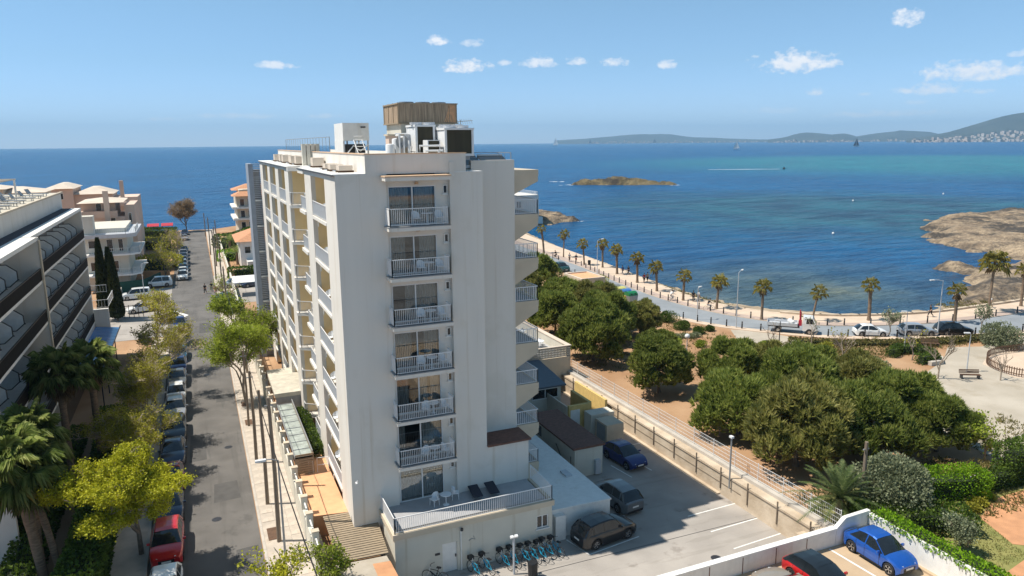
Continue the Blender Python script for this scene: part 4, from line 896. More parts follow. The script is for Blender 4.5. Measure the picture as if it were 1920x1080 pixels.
def chamf(x0, x1, y0, y1, c=1.4): return [(x0,y0),(x1-c,y0),(x1,y0+c),(x1,y1),(x0,y1)]
building('white_balcony_building', 'cream flats with white angular wraparound balconies beside the small parking lot', (-14,145,GZ),
    [(-19,-11.6,144,158,GZ,12.0),(-18.3,-16.2,141.5,144,10.9,14.4)], M['annex'],
    [(-17.6,-15.8,144,8.6,10.0),(-14.8,-13.8,144,7.9,10.1),(-13,-12.2,144,7.9,10.1),(-17.6,-15.6,144,4.6,6.2),(-14.5,-13.2,144,4.2,6.3)],
    [(chamf(-19,-9.6,141.2,158),7.45,7.75,M['white2']),(chamf(-19,-9.6,141.2,158),3.9,4.2,M['white2']),(chamf(-19,-9.9,140.8,158),10.6,11.25,M['lightgrey'])],
    [], [([(-18.8,141.3),(-11.1,141.3),(-9.7,142.7),(-9.7,150)],7.75),([(-15,141.3),(-11.1,141.3),(-9.7,142.7),(-9.7,150)],4.2),([(-16,140.9),(-11.4,140.9),(-10.0,142.3),(-10.0,150)],11.25)])
building('pink_terrace_flats', 'pink stepped flats with terraces and dark windows above the white angular balconies', (-16,170,GZ),
    [(-21,-13.0,163,176,GZ,12.4),(-20.5,-14.6,164.5,176,12.4,15.2),(-13.0,-11.2,164,176,GZ,14.6),(-21.2,-12.8,160.2,163,8.6,10.4),(-21.2,-14.2,162.2,164.5,12.3,13.6),(-16.2,-15.3,160.5,161.4,5,17.6)], M['pink'],
    [(-19.6,-18.7,163,10.3,12.2),(-15.6,-14.6,163,10.2,12.2),(-19.5,-18.7,163,5.5,7.4),(-16.0,-15.2,163,6.2,7.6),(-12.4,-11.8,164,11,13),(-18,-17,164.5,13.3,15)], [], [((( -21,162.4),(-13,162.4),(-13,176),(-21,176)),15.2,.5,M['paleroof'])], [([(-21,160.3),(-13,160.3)],10.4)])
building('pale_roofed_villa', 'pink flats with broad pale hipped roofs and a square chimney', (-22,195,GZ),
    [(-29,-24.5,187,200,GZ,17.0),(-24.5,-17,188,200,GZ,15.6),(-17,-12.0,189,200,GZ,14.6),(-15.4,-14.6,188,188.8,14.6,18.4),(-16.2,-12.2,186.5,189,12.8,13.6)], M['pink'],
    [(-22,-21,188,12.6,14.6),(-20.2,-19.2,188,12.6,14.6),(-27.6,-26.4,187,14.6,16),(-15,-14,189,11,12.6)], [],
    [(((-30,186),(-24,186),(-24,200),(-30,200)),17.0,1.0,M['paleroof']),(((-25,187),(-16.5,187),(-16.5,200),(-25,200)),15.6,1.4,M['paleroof'])])
building('domed_roof_house', 'low house with rounded pale roof partly hidden behind the left hotel roof', (-30,152,GZ),
    [(-33,-24.5,152,160,GZ,18.2),(-40,-30,150,158,GZ,19.0)], M['beige'], [(-29,-28,152,17.2,18)], [],
    [(((-34,151),(-24,151),(-24,161),(-34,161)),18.2,.9,M['paleroof']),(((-41,149.4),(-29.4,149.4),(-29.4,159),(-41,159)),19.0,.9,M['paleroof'])])
building('tan_seafront_flats', 'tan seafront flats with stepped white balconies and orange tiled roofs', (13,222,GZ),
    [(10.6,22,216,232,GZ,12.2),(11.5,22,217,231,12.2,13.8)], M['beige'],
    [(11.4,12.6,216,9.4,11.4),(13.4,14.6,216,9.4,11.4),(11.4,12.6,216,6.2,8.2),(13.4,14.6,216,6.2,8.2),(11.4,12.6,216,3,5),(13.4,14.6,216,3,5)],
    [(((9.6,214.6),(22,214.6),(22,216),(9.6,216)),5.6,6.1,M['white2']),(((9.4,214.6),(22,214.6),(22,216),(9.4,216)),8.7,9.2,M['white2']),(((9.8,214.8),(22,214.8),(22,216),(9.8,216)),2.4,2.9,M['white2']),(((9.4,214),(10.6,214),(10.6,231),(9.4,231)),8.7,9.2,M['white2']),(((9.4,214),(10.6,214),(10.6,231),(9.4,231)),5.6,6.1,M['white2'])],
    [(((9.4,214.5),(22,214.5),(22,222),(9.4,222)),12.2,1.6,M['orangetile']),(((9.8,222),(22,222),(22,232),(9.8,232)),13.4,1.6,M['orangetile'])])
building('white_house', 'small white house with low orange tiled roof among gardens by the street', (10,160,GZ),
    [(7.6,16,156,168,GZ,6.9),(8.6,16,152.5,156,GZ,3.2)], M['white2'], [(8.4,9.6,156,4.4,5.8)], [],
    [(((6.7,155,),(17,155),(17,169),(6.7,169)),6.9,1.9,M['orangetile'])])
building('white_sea_house', 'white flat roofed house standing on the rocky point above the bay', (100,220,GZ),
    [(84,101.8,213,228,GZ-1,9.4),(84,102.6,211.6,213,GZ-1,2.4)], M['white'], [(90,91.5,213,5.5,7.5),(94,95.5,213,5.5,7.5)], [], [], [([(84,213.2),(101.6,213.2),(101.6,227)],9.4)])
kio = building('substation_kiosk', 'flat roofed tan kiosk with a blue sign beside the recycling bins', (58,104,GZ),
    [(56.3,60.8,101.8,108,GZ,4.0)], M['beige'], [], [], [])
MB().box(56.3,60.8,101.8,102.1,4.0,4.25).build('parapet', M['paleroof'], kio); b = MB(); b.box(56.3,56.6,102.1,108,4,4.25); b.box(60.5,60.8,102.1,108,4,4.25); b.box(56.6,60.5,107.7,108,4,4.25); b.build('parapet', M['paleroof'], kio)
MB().box(56.6,60.5,102.1,107.7,4.0,4.05).build('roof', M['salmon'], kio); MB().box(58.7,60.0,101.75,101.798,2.55,2.85).build('sign', mat('blue_sign', (.05,.08,.30), .5), kio); MB().box(59.35,59.95,101.73,101.749,2.6,2.8).build('sign_lettering', M['white2'], kio)
# green fence and walls round the small parking lot
gf = thing('green_fence', 'dark green screen fence at the back of the small parking lot', 'fence', (-11,142,GZ)); MB().wallrun([(-14.6,139.5),(-9.4,140.8),(-7.0,148)],.06,GZ,GZ+1.9).build('screen', mat('green_screen', (.015,.07,.05), .8), gf)
gw = thing('lot_kerb_wall', 'pale low wall at the edge of the small parking lot', 'wall', (-12,128,GZ)); MB().wallrun([(-14.5,123),(-12.8,131),(-12.9,139)],.25,GZ,GZ+1.1).build('wall', M['kerb'], gw)
bf = thing('black_bar_fence', 'thin black bar fence beside the dark cypress trees', 'fence', (-11,118,GZ))
for k in range(7): MB().box(-12.2+k*.62,-12.12+k*.62,118.3,118.38,GZ,GZ+1.9).build('post', M['black'], bf)
MB().box(-12.2,-8.4,118.32,118.36,GZ+1.7,GZ+1.78).build('rail', M['black'], bf)
og = thing('orange_garden_wall', 'ochre garden wall below the shrubs near the street end', 'wall', (-7,165,GZ)); MB().wallrun([(-10,152),(-5.6,150)],.3,GZ,GZ+1.7).build('wall', M['salmon'], og)
for (pts, lab) in (([(2.3+2.4,95),(4.9,145)],'low cream garden wall along the far pavement'),([(4.9,150),(4.9,205)],'far cream garden wall in front of the palms')):
    w_ = thing('garden_wall', lab, 'wall', (pts[0][0],pts[0][1],GZ)); MB().wallrun(pts,.25,GZ,GZ+1.4).build('wall', M['annex'], w_)
# awnings and pergola near the forecourt
aw = thing('white_awning', 'white awning over the forecourt cars by the tall hotel', 'awning', (6.5,128,GZ)); MB().add([(4.6,127,3.6),(9,127,3.6),(9,131,4.1),(4.6,131,4.1),(4.6,127,3.52),(9,127,3.52),(9,131,4.02),(4.6,131,4.02)],[(0,1,2,3),(4,7,6,5),(0,4,5,1),(1,5,6,2),(2,6,7,3),(3,7,4,0)]).build('fabric', M['white2'], aw)
for x in (4.7,8.9): 
    for y in (127.1,130.9): MB().tube([(x,y,GZ),(x,y,3.7)],.05,6).build('post', M['railwhite'], aw)
# red awnings at the far seafront
for x, lab in ((-12,'long red awning on the seafront left of the bright red one'),(-8.2,'bright red awning on the seafront at the street end')):
    ra = thing('red_awning', lab, 'awning', (x,240,GZ)); m_ = bpy.data.materials.get('red_awning_fabric') or mat('red_awning_fabric', (.42,.02,.04), .7)
    MB().add([(x-1.6,239,4.2-1.5),(x+1.6,239,2.7),(x+1.6,241.5,3.3),(x-1.6,241.5,3.3),(x-1.6,239,2.6),(x+1.6,239,2.6)],[(0,1,2,3),(0,4,5,1)]).build('fabric', m_, ra); 
    for dx in (-1.5,1.5): MB().tube([(x+dx,239.1,GZ-1),(x+dx,239.1,2.7)],.05,5).build('post', M['grey'], ra)
# ------------------------------------------------------------------ vegetation
def unit(n): 
    v = nrng.normal(size=(n,3)); return v/np.linalg.norm(v, axis=1, keepdims=True)
def perp(d):
    a = np.cross(d, np.where(np.abs(d[:,2:3]) < .9, np.array([[0,0,1.]]), np.array([[1.,0,0]]))); a /= np.linalg.norm(a, axis=1, keepdims=True); return a, np.cross(d, a)
def blades(C, D, ln, wd):
    """one long triangle per point, pointing along D"""
    n = len(C); a, b = perp(D); t = nrng.random((n,1))*6.28; s = a*np.cos(t)+b*np.sin(t)
    ln = np.asarray(ln).reshape(-1,1); wd = np.asarray(wd).reshape(-1,1)
    V = np.stack([C-s*wd, C+s*wd, C+D*ln], 1).reshape(-1,3); return V, np.arange(3*n).reshape(-1,3)
def leaves(C, D, ln, wd):
    """one kite-shaped leaf of two triangles (a quad) per point"""
    n = len(C); a, b = perp(D); t = nrng.random((n,1))*6.28; s = a*np.cos(t)+b*np.sin(t)
    ln = np.asarray(ln).reshape(-1,1); wd = np.asarray(wd).reshape(-1,1); mid = C+D*ln*.5
    V = np.stack([C, mid+s*wd, C+D*ln, mid-s*wd], 1).reshape(-1,3); return V, np.arange(4*n).reshape(-1,4)
def pine_crown(R, H, nl, ntuft, blen, seed):
    """lumpy crown of needle tufts: nl lumps on a dome, tufts on each lump, five needles per tuft"""
    r = np.random.default_rng(seed); th = r.random(nl)*6.283; u = r.random(nl)
    zz = np.clip(r.random(nl)**.75, 0, 1); rad = np.sqrt(np.clip(1-(zz-.15)**2*1.1, .05, 1))*(.45+.55*np.sqrt(u))
    L = np.stack([np.cos(th)*rad*R*.86, np.sin(th)*rad*R*.86, zz*H*.82], 1); lr = (0.10+.17*r.random(nl)**1.5)*R
    per = np.maximum(8, (ntuft*lr**2/np.sum(lr**2))).astype(int); P = []; D = []
    for c, q, k in zip(L, lr, per):
        d = r.normal(size=(k,3)); d /= np.linalg.norm(d, axis=1, keepdims=True); d[:,2] = np.where(d[:,2] < -.35, -d[:,2], d[:,2])
        P.append(c+d*q*np.array([1,1,1.15])*(.72+.34*r.random((k,1)))); dd = d*.75+np.array([0,0,.95])+r.normal(size=(k,3))*.22; D.append(dd/np.linalg.norm(dd, axis=1, keepdims=True))
    P = np.concatenate(P); D = np.concatenate(D); k = 5; P5 = np.repeat(P, k, 0); D5 = np.repeat(D, k, 0)+r.normal(size=(len(P)*k,3))*.34; D5 /= np.linalg.norm(D5, axis=1, keepdims=True)
    return blades(P5, D5, blen*(.7+.6*r.random(len(P5))), blen*.17)[0], L, lr
def trunk_mb(h, r, lean=(0,0), limbs=None, n=7, bend=.1):
    b = MB(); pts = []; rr = []
    for i in range(5):
        t = i/4; pts.append((lean[0]*t+rng.uniform(-bend,bend)*t, lean[1]*t+rng.uniform(-bend,bend)*t, h*t)); rr.append(r*(1-.5*t)*(1.25 if i == 0 else 1))
    b.tube(pts, rr, n)
    for L in limbs or []:
        s = pts[3 if rng.random() < .5 else 4]; m_ = tuple(s[i]*.5+L[i]*.5+(0,0,-.25)[i] for i in range(3)); b.tube([s, m_, L], [r*.4, r*.26, r*.12], 5)
    return b
def make_pine(seed, R=4.0, H=5.2, base=1.1, nt=5600, m='pine', bl=.50):
    t = thing('pine_tree', 'pine', 'tree', (0,0,0))
    V, L, lr = pine_crown(R, H, 74, nt, bl, seed); V[:,2] += base
    npobj('crown', V, np.arange(len(V)).reshape(-1,3), M[m], t)
    limbs = [(l[0]*.7, l[1]*.7, l[2]*.7+base) for l in L[:14]]
    trunk_mb(base+H*.3, .2, (rng.uniform(-.4,.4), rng.uniform(-.4,.4)), limbs).build('trunk', M['bark'], t, local=True, smooth=True); return t
PP = [make_pine(1), make_pine(2, m='pine2'), make_pine(3, R=4.2, H=4.0), make_pine(5, R=3.8, H=5.0)]
pines = [(50.5,107.8,1.05,0,'farthest pine by the flank of the tall hotel near the kiosk'),(47.5,92,1.0,2,'pine between the tall hotel and the flat roofed kiosk'),(48.2,83.5,.98,1,'pine below the row of recycling bins'),
    (52.6,88.5,.78,0,'small pine directly in front of the yellow crate by the bins'),(40.6,70.5,1.12,3,'broad pine behind the round white lamp above the dining terrace'),(46.2,77.0,1.02,0,'dark pine in the middle of the clump left of the planting ring'),
    (51.8,77.8,.72,1,'dark pine nearest to the round clipped shrubs'),(41.5,82,1.0,3,'pine close to the dining terrace parapet'),(43.5,98,1.0,1,'pine standing behind the dining terrace lamp'),
    (47.8,68.2,.62,2,'small light green pine at the edge of the orange earth'),(41.2,58.2,.92,3,'lone pine beside the mesh fence with clear shade under it'),
    (47.4,55.2,.86,0,'pine at the back left of the big clump'),(41.2,46.6,1.0,2,'pine at the fence side of the big clump'),(50.9,54.4,.78,1,'brownish pine at the top of the big clump near the path'),
    (53.0,50.6,.92,3,'pine at the back of the big clump near the tan path'),(41.0,39.6,1.1,1,'front pine of the big clump behind the camera pole'),(47.0,46.0,1.05,0,'pine in the middle of the big clump'),
    (53.2,44.8,.92,1,'brown topped pine at the plaza side of the big clump'),(47.2,39.0,1.05,2,'front pine of the big clump above the feathery palm'),(52.4,39.8,1.0,3,'pine at the right of the big clump facing the plaza'),(53.3,37.0,.78,0,'outermost right pine of the big clump by the thin plane tree')]
used = set()
for x, y, s, k, lab in pines:
    z = GZ-.45 if y < 60 or True else GZ
    if k not in used: used.add(k); o = PP[k]; o.location = (x,y,GZ-.1); o.scale = (s*1.01,s*1.01,s*1.0); o['label'] = lab; o['group'] = 'pines in the seaside park'; o.rotation_euler = (0,0,rng.random()*6)
    else: dup(PP[k], (x,y,GZ-.1), rng.random()*6.28, lab, 'pines in the seaside park', (s*1.01,s*1.01,s*1.0))
# deciduous street trees -------------------------------------------------
def branch_tree(h, spread, levels, seed, fork=3, up=.55, trunk=.3):
    r = random.Random(seed); segs = []; tips = []
    def grow(p, d, L, rad, lv):
        q = p + d*L*.5 + Vector((r.uniform(-1,1), r.uniform(-1,1), r.uniform(-.3,.5)))*L*.08; e = p + d*L
        segs.append(([tuple(p), tuple(q), tuple(e)], [rad, rad*.85, rad*.68], lv))
        if lv >= levels: tips.append((e, d)); return
        for k in range(fork + (1 if r.random() < .35 else 0)):
            a = r.random()*6.283; sp = r.uniform(.35,.95)*spread; nd = (d + Vector((math.cos(a), math.sin(a), r.uniform(-.1,.5)*up))*sp).normalized()
            grow(e if k < 2 else q, nd, L*r.uniform(.58,.82), rad*.58, lv+1)
    grow(Vector((0,0,0)), Vector((r.uniform(-.08,.08), r.uniform(-.08,.08), 1)).normalized(), h*trunk, h*trunk*.05+.02, 0); return segs, tips
def make_tree(name, label, loc, h, spread, levels, seed, leafm, nleaf, lsize, bark='bark', fork=3, per=10, lr=.35, cat='tree', group=None, rz=0.0, width=.42, up=.55, trunk=.3):
    t = thing(name, label, cat, loc, rz, group); segs, tips = branch_tree(h, spread, levels, seed, fork, up, trunk)
    b = MB(); tw = MB()
    for p, rd, lv in segs:
        (b if lv < 3 else tw).tube(p, [max(q,.018) for q in rd], 6 if lv < 2 else 3, cap=lv < 2)
    b.build('trunk', M[bark], t, local=True, smooth=True); 
    if tw.v: tw.build('twigs', M[bark if bark != 'bark' else 'twig'], t, local=True)
    if nleaf:
        T = np.array([e for e, d in tips]); idx = nrng.integers(0, len(T), max(1, nleaf//per)); C = np.repeat(T[idx], per, 0); C = C + nrng.normal(size=C.shape)*lr
        D = unit(len(C)); D[:,2] = np.abs(D[:,2])*.6+.1; D /= np.linalg.norm(D, axis=1, keepdims=True)
        V, F = leaves(C, D, lsize*(.7+.6*nrng.random(len(C))), lsize*width*(.7+.6*nrng.random(len(C)))); npobj('crown', V, F, M[leafm], t)
    return t
gS = 'street trees along the parked cars'
make_tree('street_tree', 'bright lime yellow tree in full leaf above the near parked cars', (-4.9,46.7,GZ), 14.0, 1.5, 6, 21, 'lime', 88000, .11, group=gS, per=40, lr=.16, trunk=.215, up=.35)
make_tree('street_tree', 'olive green tree behind the lime yellow one', (-5.0,57.0,GZ), 11.5, 1.45, 6, 22, 'olivegreen', 22000, .105, group=gS, per=14, lr=.17, trunk=.23)
make_tree('street_tree', 'thinly leaved brownish tree leaning over the silver parked cars', (-5.0,66.0,GZ), 11.8, 1.45, 6, 23, 'olivegreen', 14000, .105, group=gS, per=11, lr=.18, trunk=.23)
make_tree('street_tree', 'sparse yellowish tree between the parked cars and the dark balconies', (-5.2,75.5,GZ), 11.6, 1.45, 6, 24, 'olivegreen', 10000, .115, group=gS, per=10, lr=.2, trunk=.23)
make_tree('street_tree', 'twiggy brown tree beside the blue glass canopy', (-5.6,86.5,GZ), 11.0, 1.45, 6, 25, 'olivegreen', 4200, .15, group=gS, per=9, lr=.2, trunk=.23)
make_tree('street_tree', 'twiggy tree before the zigzag marked crossing', (-5.8,99.0,GZ), 10.0, 1.4, 6, 26, 'olivegreen', 3400, .17, group=gS, per=8, lr=.2, trunk=.23)
make_tree('street_tree', 'bare tree near the white striped road marking', (-6.6,112.0,GZ), 8.0, 1.25, 6, 27, 'olivegreen', 2600, .18, group=gS, per=8, lr=.2, trunk=.23)
make_tree('street_tree', 'bare grey tree in front of the ochre garden wall', (-6.2,150.0,GZ), 7.4, 1.0, 5, 28, 'olivegreen', 1500, .22, group=gS)
make_tree('street_tree', 'bare grey tree in the middle of the far parked cars', (-6.6,170.0,GZ), 8.4, 1.0, 5, 29, 'olivegreen', 900, .22, group=gS)
make_tree('street_tree', 'bare grey tree arching over the far end of the street', (-4.6,186.0,GZ), 7.6, 1.1, 5, 30, 'olivegreen', 0, .22, group=gS)
make_tree('seafront_tree', 'round bare tree standing alone against the sea at the street end', (-2.8,233.5,GZ), 8.6, .95, 6, 31, 'deadfrond', 9000, .22, fork=4, trunk=.40, per=6, lr=.3)
gR = 'spring green trees on the hotel pavement'
make_tree('street_tree', 'fresh green multi stemmed tree on the pavement by the entrance porch', (2.9,71.9,GZ+.1), 18.5, 1.15, 6, 41, 'spring', 20000, .14, bark='palebark', group=gR, per=12, lr=.26, trunk=.155, up=.75)
make_tree('street_tree', 'fresh green tree just behind the multi stemmed one on the pavement', (3.7,82.5,GZ+.1), 12.5, 1.0, 6, 42, 'spring', 8000, .18, bark='palebark', group=gR, per=14, lr=.26, trunk=.22, up=.7)
make_tree('street_tree', 'fresh green tree nearest to the louvred stair tower', (3.6,97.0,GZ+.1), 7.0, .8, 5, 43, 'spring', 5000, .2, bark='palebark', group=gR, per=14, lr=.3)
make_tree('street_tree', 'small bare tree with few leaves standing below the timber ramp', (5.0,37.2,GZ+.1), 5.2, 1.0, 5, 44, 'spring', 2600, .13, bark='palebark', per=16, lr=.16, trunk=.22)
make_tree('street_tree', 'tip of a leafy young tree at the edge of the near street', (0.6+2.0,33.6,GZ+.1), 6.0, .9, 4, 45, 'lime', 2600, .15, per=18, lr=.18)
make_tree('bare_tree', 'bare twiggy tree on the far pavement by the forecourt cars', (3.2,118,GZ+.1), 6.2, .9, 5, 46, 'spring', 500, .2)
# fan palms ---------------------------------------------------------------
def fan_frond(V, F, base, d, pet, rad, nseg, droop, r):
    d = Vector(d).normalized(); s = d.cross(Vector((0,0,1))); s = s.normalized() if s.length > 1e-3 else Vector((1,0,0)); up = s.cross(d)
    c = Vector(base)+d*pet+Vector((0,0,-droop*pet*.3)); o = len(V)
    V += [tuple(Vector(base)-s*.03), tuple(Vector(base)+s*.03), tuple(c)]; F.append((o,o+1,o+2))
    for k in range(nseg):
        a = (k/(nseg-1)-.5)*4.2; dr = d*math.cos(a)+s*math.sin(a); w = (s*math.cos(a)-d*math.sin(a))
        L = rad*(1-.18*abs(a)/2.1)*r.uniform(.88,1.08); m_ = c+dr*L*.62+up*(.10*rad)*(1 if k % 2 else .6); e = c+dr*L+Vector((0,0,-droop*L*.75*r.uniform(.4,1.5)))
        o = len(V); V += [tuple(c), tuple(m_+w*rad*.05), tuple(e), tuple(m_-w*rad*.05)]; F.append((o,o+1,o+2)); F.append((o,o+2,o+3))
def feather_frond(V, F, base, d, L, n, droop, r, lw=.035, ll=.5):
    d = Vector(d).normalized(); s = d.cross(Vector((0,0,1))); s = s.normalized() if s.length > 1e-3 else Vector((1,0,0)); prev = Vector(base)
    for k in range(n):
        t = (k+1)/n; p = Vector(base)+d*L*t+Vector((0,0,-droop*L*t*t)); ax = (p-prev).normalized()
        for sg in (-1,1):
            l = ll*math.sin(math.pi*min(.97,t*.9+.08))**.6; e = p+(s*sg*.85+ax*.6+Vector((0,0,-.12))).normalized()*l*r.uniform(.85,1.1); o = len(V)
            V += [tuple(p-ax*lw), tuple(p+ax*lw), tuple(e)]; F.append((o,o+1,o+2))
        o = len(V); V += [tuple(prev-s*.02), tuple(prev+s*.02), tuple(p+s*.015), tuple(p-s*.015)]; F.append((o,o+1,o+2)); F.append((o,o+2,o+3)); prev = p
def make_fan_palm(name, label, loc, h, rad, nf, seed, leafm='palmleaf', tr=.2, nseg=16, skirt=14, group=None, lean=(0,0), skirtlen=1.0, pet=None, fuzzy=True):
    r = random.Random(seed); t = thing(name, label, 'palm tree', loc, 0, group); pet = pet or rad*.85
    b = MB(); n = 9
    b.tube([(lean[0]*(i/n)**1.5, lean[1]*(i/n)**1.5, h*i/n) for i in range(n+1)], [tr*(1.35 if i == 0 else 1.05 if i % 2 else .95) for i in range(n+1)], 9).build('trunk', M['palmtrunk'], t, local=True, smooth=True)
    top = (lean[0], lean[1], h); V = []; F = []
    for k in range(nf):
        a = k*2.39996; e = 1.25-1.75*(k/nf)**.9; d = (math.cos(a)*math.cos(e), math.sin(a)*math.cos(e), math.sin(e)); fan_frond(V, F, top, d, pet*r.uniform(.8,1.1), rad*r.uniform(.85,1.1), nseg, .35+.5*(k/nf), r)
    npobj('crown', V, F, M[leafm], t)
    if skirt:
        V = []; F = []
        for k in range(skirt):
            a = r.random()*6.28; e = -.75-.7*r.random(); d = (math.cos(a)*math.cos(e), math.sin(a)*math.cos(e), math.sin(e)); fan_frond(V, F, (top[0],top[1],h-.15-r.random()*.4), d, pet*.55*skirtlen, rad*.75*skirtlen, max(7,nseg//2), .6, r)
        npobj('dead_fronds', V, F, M['deadfrond'], t)
    return t
gP = 'tall fan palms in the garden of the balcony hotel'
make_fan_palm('fan_palm', 'nearest fan palm with thick grey trunk and wind blown crown', (-9.7,44.9,GZ), 7.8, 1.25, 25, 51, tr=.27, nseg=40, group=gP, lean=(-.9,.6), pet=1.55)
make_fan_palm('fan_palm', 'fan palm with slimmer orange trunk leaning beside the nearest one', (-9.0,45.4,GZ), 6.6, 1.25, 24, 52, tr=.19, nseg=38, group=gP, lean=(-1.1,.9), pet=1.2)
make_fan_palm('fan_palm', 'fan palm with large glossy fans between the near pair and the back pair', (-10.4,47.9,GZ), 8.4, 1.25, 22, 53, tr=.22, nseg=38, group=gP, lean=(.2,.2), pet=1.3)
make_fan_palm('fan_palm', 'left of the two fan palms standing in front of the dark balconies', (-9.9,58.0,GZ), 9.4, 1.2, 23, 54, tr=.24, nseg=36, group=gP, pet=1.3)
make_fan_palm('fan_palm', 'right of the two fan palms nearest to the blue glass canopy', (-8.2,60.0,GZ), 9.2, 1.1, 22, 55, tr=.24, nseg=36, group=gP, pet=1.2)
gB = 'weathered fan palms along the promenade'
prom_p = [(71.8,147.6,5.6,'promenade palm by the grassy end of the road near the hotel balconies'),(73.0,140.2,5.2,'slim promenade palm behind the cyclists at the far end'),(72.1,129.3,4.6,'promenade palm beside the dark litter bin'),(73.8,124.8,4.9,'promenade palm next to the far street lamp'),
    (72.5,117.2,4.9,'shaggy promenade palm left of the strolling couple'),(71.1,108.1,4.7,'promenade palm between the two groups of walkers'),(69.9,100.3,4.3,'bushy promenade palm over the beach scrub'),(69.4,92.4,4.1,'promenade palm behind the white cyclist'),(70.3,85.4,4.2,'promenade palm to the right of the black clad cyclist'),
    (71.6,77.3,4.9,'promenade palm left of the flatbed truck'),(77.3,73.6,4.2,'leaning promenade palm over the truck cab'),(84.5,70.5,5.2,'tall promenade palm behind the white hatchback'),(94.1,64.8,4.6,'promenade palm rising behind the black car'),(103.4,66.4,7.6,'tallest promenade palm by the rocky shore'),(112.0,67.2,5.6,'promenade palm cut by the right edge of the view')]
for i, (x, y, h, lab) in enumerate(prom_p):
    make_fan_palm('promenade_palm', lab, (x,y,GZ), h, rng.uniform(.62,.86) if i != 13 else 1.15, rng.randrange(12,17) if i != 13 else 24, 60+i, leafm='promfrond', tr=rng.uniform(.17,.24) if i not in (1,10) else .14, nseg=12, skirt=rng.randrange(4,10), group=gB, lean=(rng.uniform(-.55,.55)+(.6 if i == 10 else 0), rng.uniform(-.2,.2)), pet=.8 if i != 13 else 1.2)
def make_feather_palm(name, label, loc, h, L, nf, seed, tr=.25, m='palmleaf', n=22, ll=.42):
    r = random.Random(seed); t = thing(name, label, 'palm tree', loc)
    MB().tube([(0,0,0),(0,0,h*.5),(0,0,h)],[tr*1.2,tr,tr],9).build('trunk', M['palmtrunk'], t, local=True, smooth=True); V = []; F = []
    for k in range(nf):
        a = k*2.39996+r.uniform(-.2,.2); e = 1.35-1.35*(k/nf); feather_frond(V, F, (0,0,h), (math.cos(a)*math.cos(e), math.sin(a)*math.cos(e), math.sin(e)), L*r.uniform(.85,1.1), n, .35, r, ll=ll)
    npobj('crown', V, F, M[m], t); return t
make_feather_palm('date_palm', 'feathery date palm leaning over the mesh fence by the timber pole', (36.7,31.6,GZ), 2.0, 3.5, 42, 81, m='datepalm', n=34)
for x, y, h, lab in ((6.5,178,3.2,'feather palm in the garden by the far bare poles'),(9.0,184,3.0,'broad feather palm in front of the tan seafront flats'),(7.2,163,2.6,'feather palm above the pale garden wall by the white house')): make_feather_palm('garden_palm', lab, (x,y,GZ), h, 3.0, 30, int(x*10), n=14, ll=.6)
# bushes, hedges ----------------------------------------------------------
def bush(name, label, loc, r, m, n, leaf=.14, cat='shrub', group=None, sc=(1,1,.8), lumps=10, part=True):
    t = thing(name, label, cat, loc, 0, group); L = unit(lumps)*np.array([[.55,.55,.4]])*r; L[:,2] = np.abs(L[:,2])+r*.35; P = []
    for c in L: d = unit(n//lumps); P.append(np.concatenate([c+d*r*.5*(.75+.3*nrng.random((len(d),1))), d], 1))
    P = np.concatenate(P); C = P[:,:3]*np.array(sc); D = P[:,3:]+nrng.normal(size=(len(P),3))*.5; D /= np.linalg.norm(D, axis=1, keepdims=True); k = C[:,2] > 0.02; C, D = C[k], D[k]
    V, F = leaves(C, D, leaf*(.7+.6*nrng.random(len(C))), leaf*.4); npobj('foliage', V, F, M[m], t)
    MB().tube([(0,0,0),(.02,0,r*.7)],[.07,.03],5).build('stem', M['bark'], t, local=True); return t
def boxhedge(name, label, pts, w, h, m, dens_, leaf=.12, z=GZ, cat='hedge'):
    t = thing(name, label, cat, (pts[0][0],pts[0][1],z)); C = []; D = []
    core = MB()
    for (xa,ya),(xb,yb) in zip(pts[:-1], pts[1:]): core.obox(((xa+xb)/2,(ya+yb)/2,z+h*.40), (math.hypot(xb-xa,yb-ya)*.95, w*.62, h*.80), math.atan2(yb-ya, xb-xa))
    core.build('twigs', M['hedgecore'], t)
    for (xa,ya),(xb,yb) in zip(pts[:-1], pts[1:]):
        L = math.hypot(xb-xa, yb-ya); n = int(dens_*(L*(2*h+w))); u = nrng.random(n)*(L+w*.9)-w*.45; s = nrng.random(n)*(2*h+w); dx, dy = (xb-xa)/L, (yb-ya)/L
        side = np.where(s < h, -w/2, np.where(s > h+w, w/2, s-h-w/2)); zz = np.where(s < h, s, np.where(s > h+w, s-h-w, h))
        nx = np.where(s < h, -1., np.where(s > h+w, 1., 0.)); nz_ = np.where((s >= h) & (s <= h+w), 1., .15)
        c = np.stack([xa+dx*u-dy*side, ya+dy*u+dx*side, zz], 1)+nrng.normal(size=(n,3))*.05; d = np.stack([-dy*nx, dx*nx, nz_], 1)+nrng.normal(size=(n,3))*.5; C.append(c); D.append(d/np.linalg.norm(d, axis=1, keepdims=True))
        for sg, ex, ey in ((-1,xa,ya),(1,xb,yb)):
            m_ = int(dens_*w*h)+4; v = (nrng.random(m_)-.5)*w; C.append(np.stack([ex+sg*dx*w*.42-dy*v, ey+sg*dy*w*.42+dx*v, nrng.random(m_)*h], 1)+nrng.normal(size=(m_,3))*.06); d = np.stack([np.full(m_,sg*dx), np.full(m_,sg*dy), np.full(m_,.2)], 1)+nrng.normal(size=(m_,3))*.5; D.append(d/np.linalg.norm(d, axis=1, keepdims=True))
    C = np.concatenate(C); D = np.concatenate(D); C -= np.array([pts[0][0],pts[0][1],0]); V, F = leaves(C, D, leaf*(.7+.6*nrng.random(len(C))), leaf*.45); npobj('foliage', V, F, M[m], t); return t
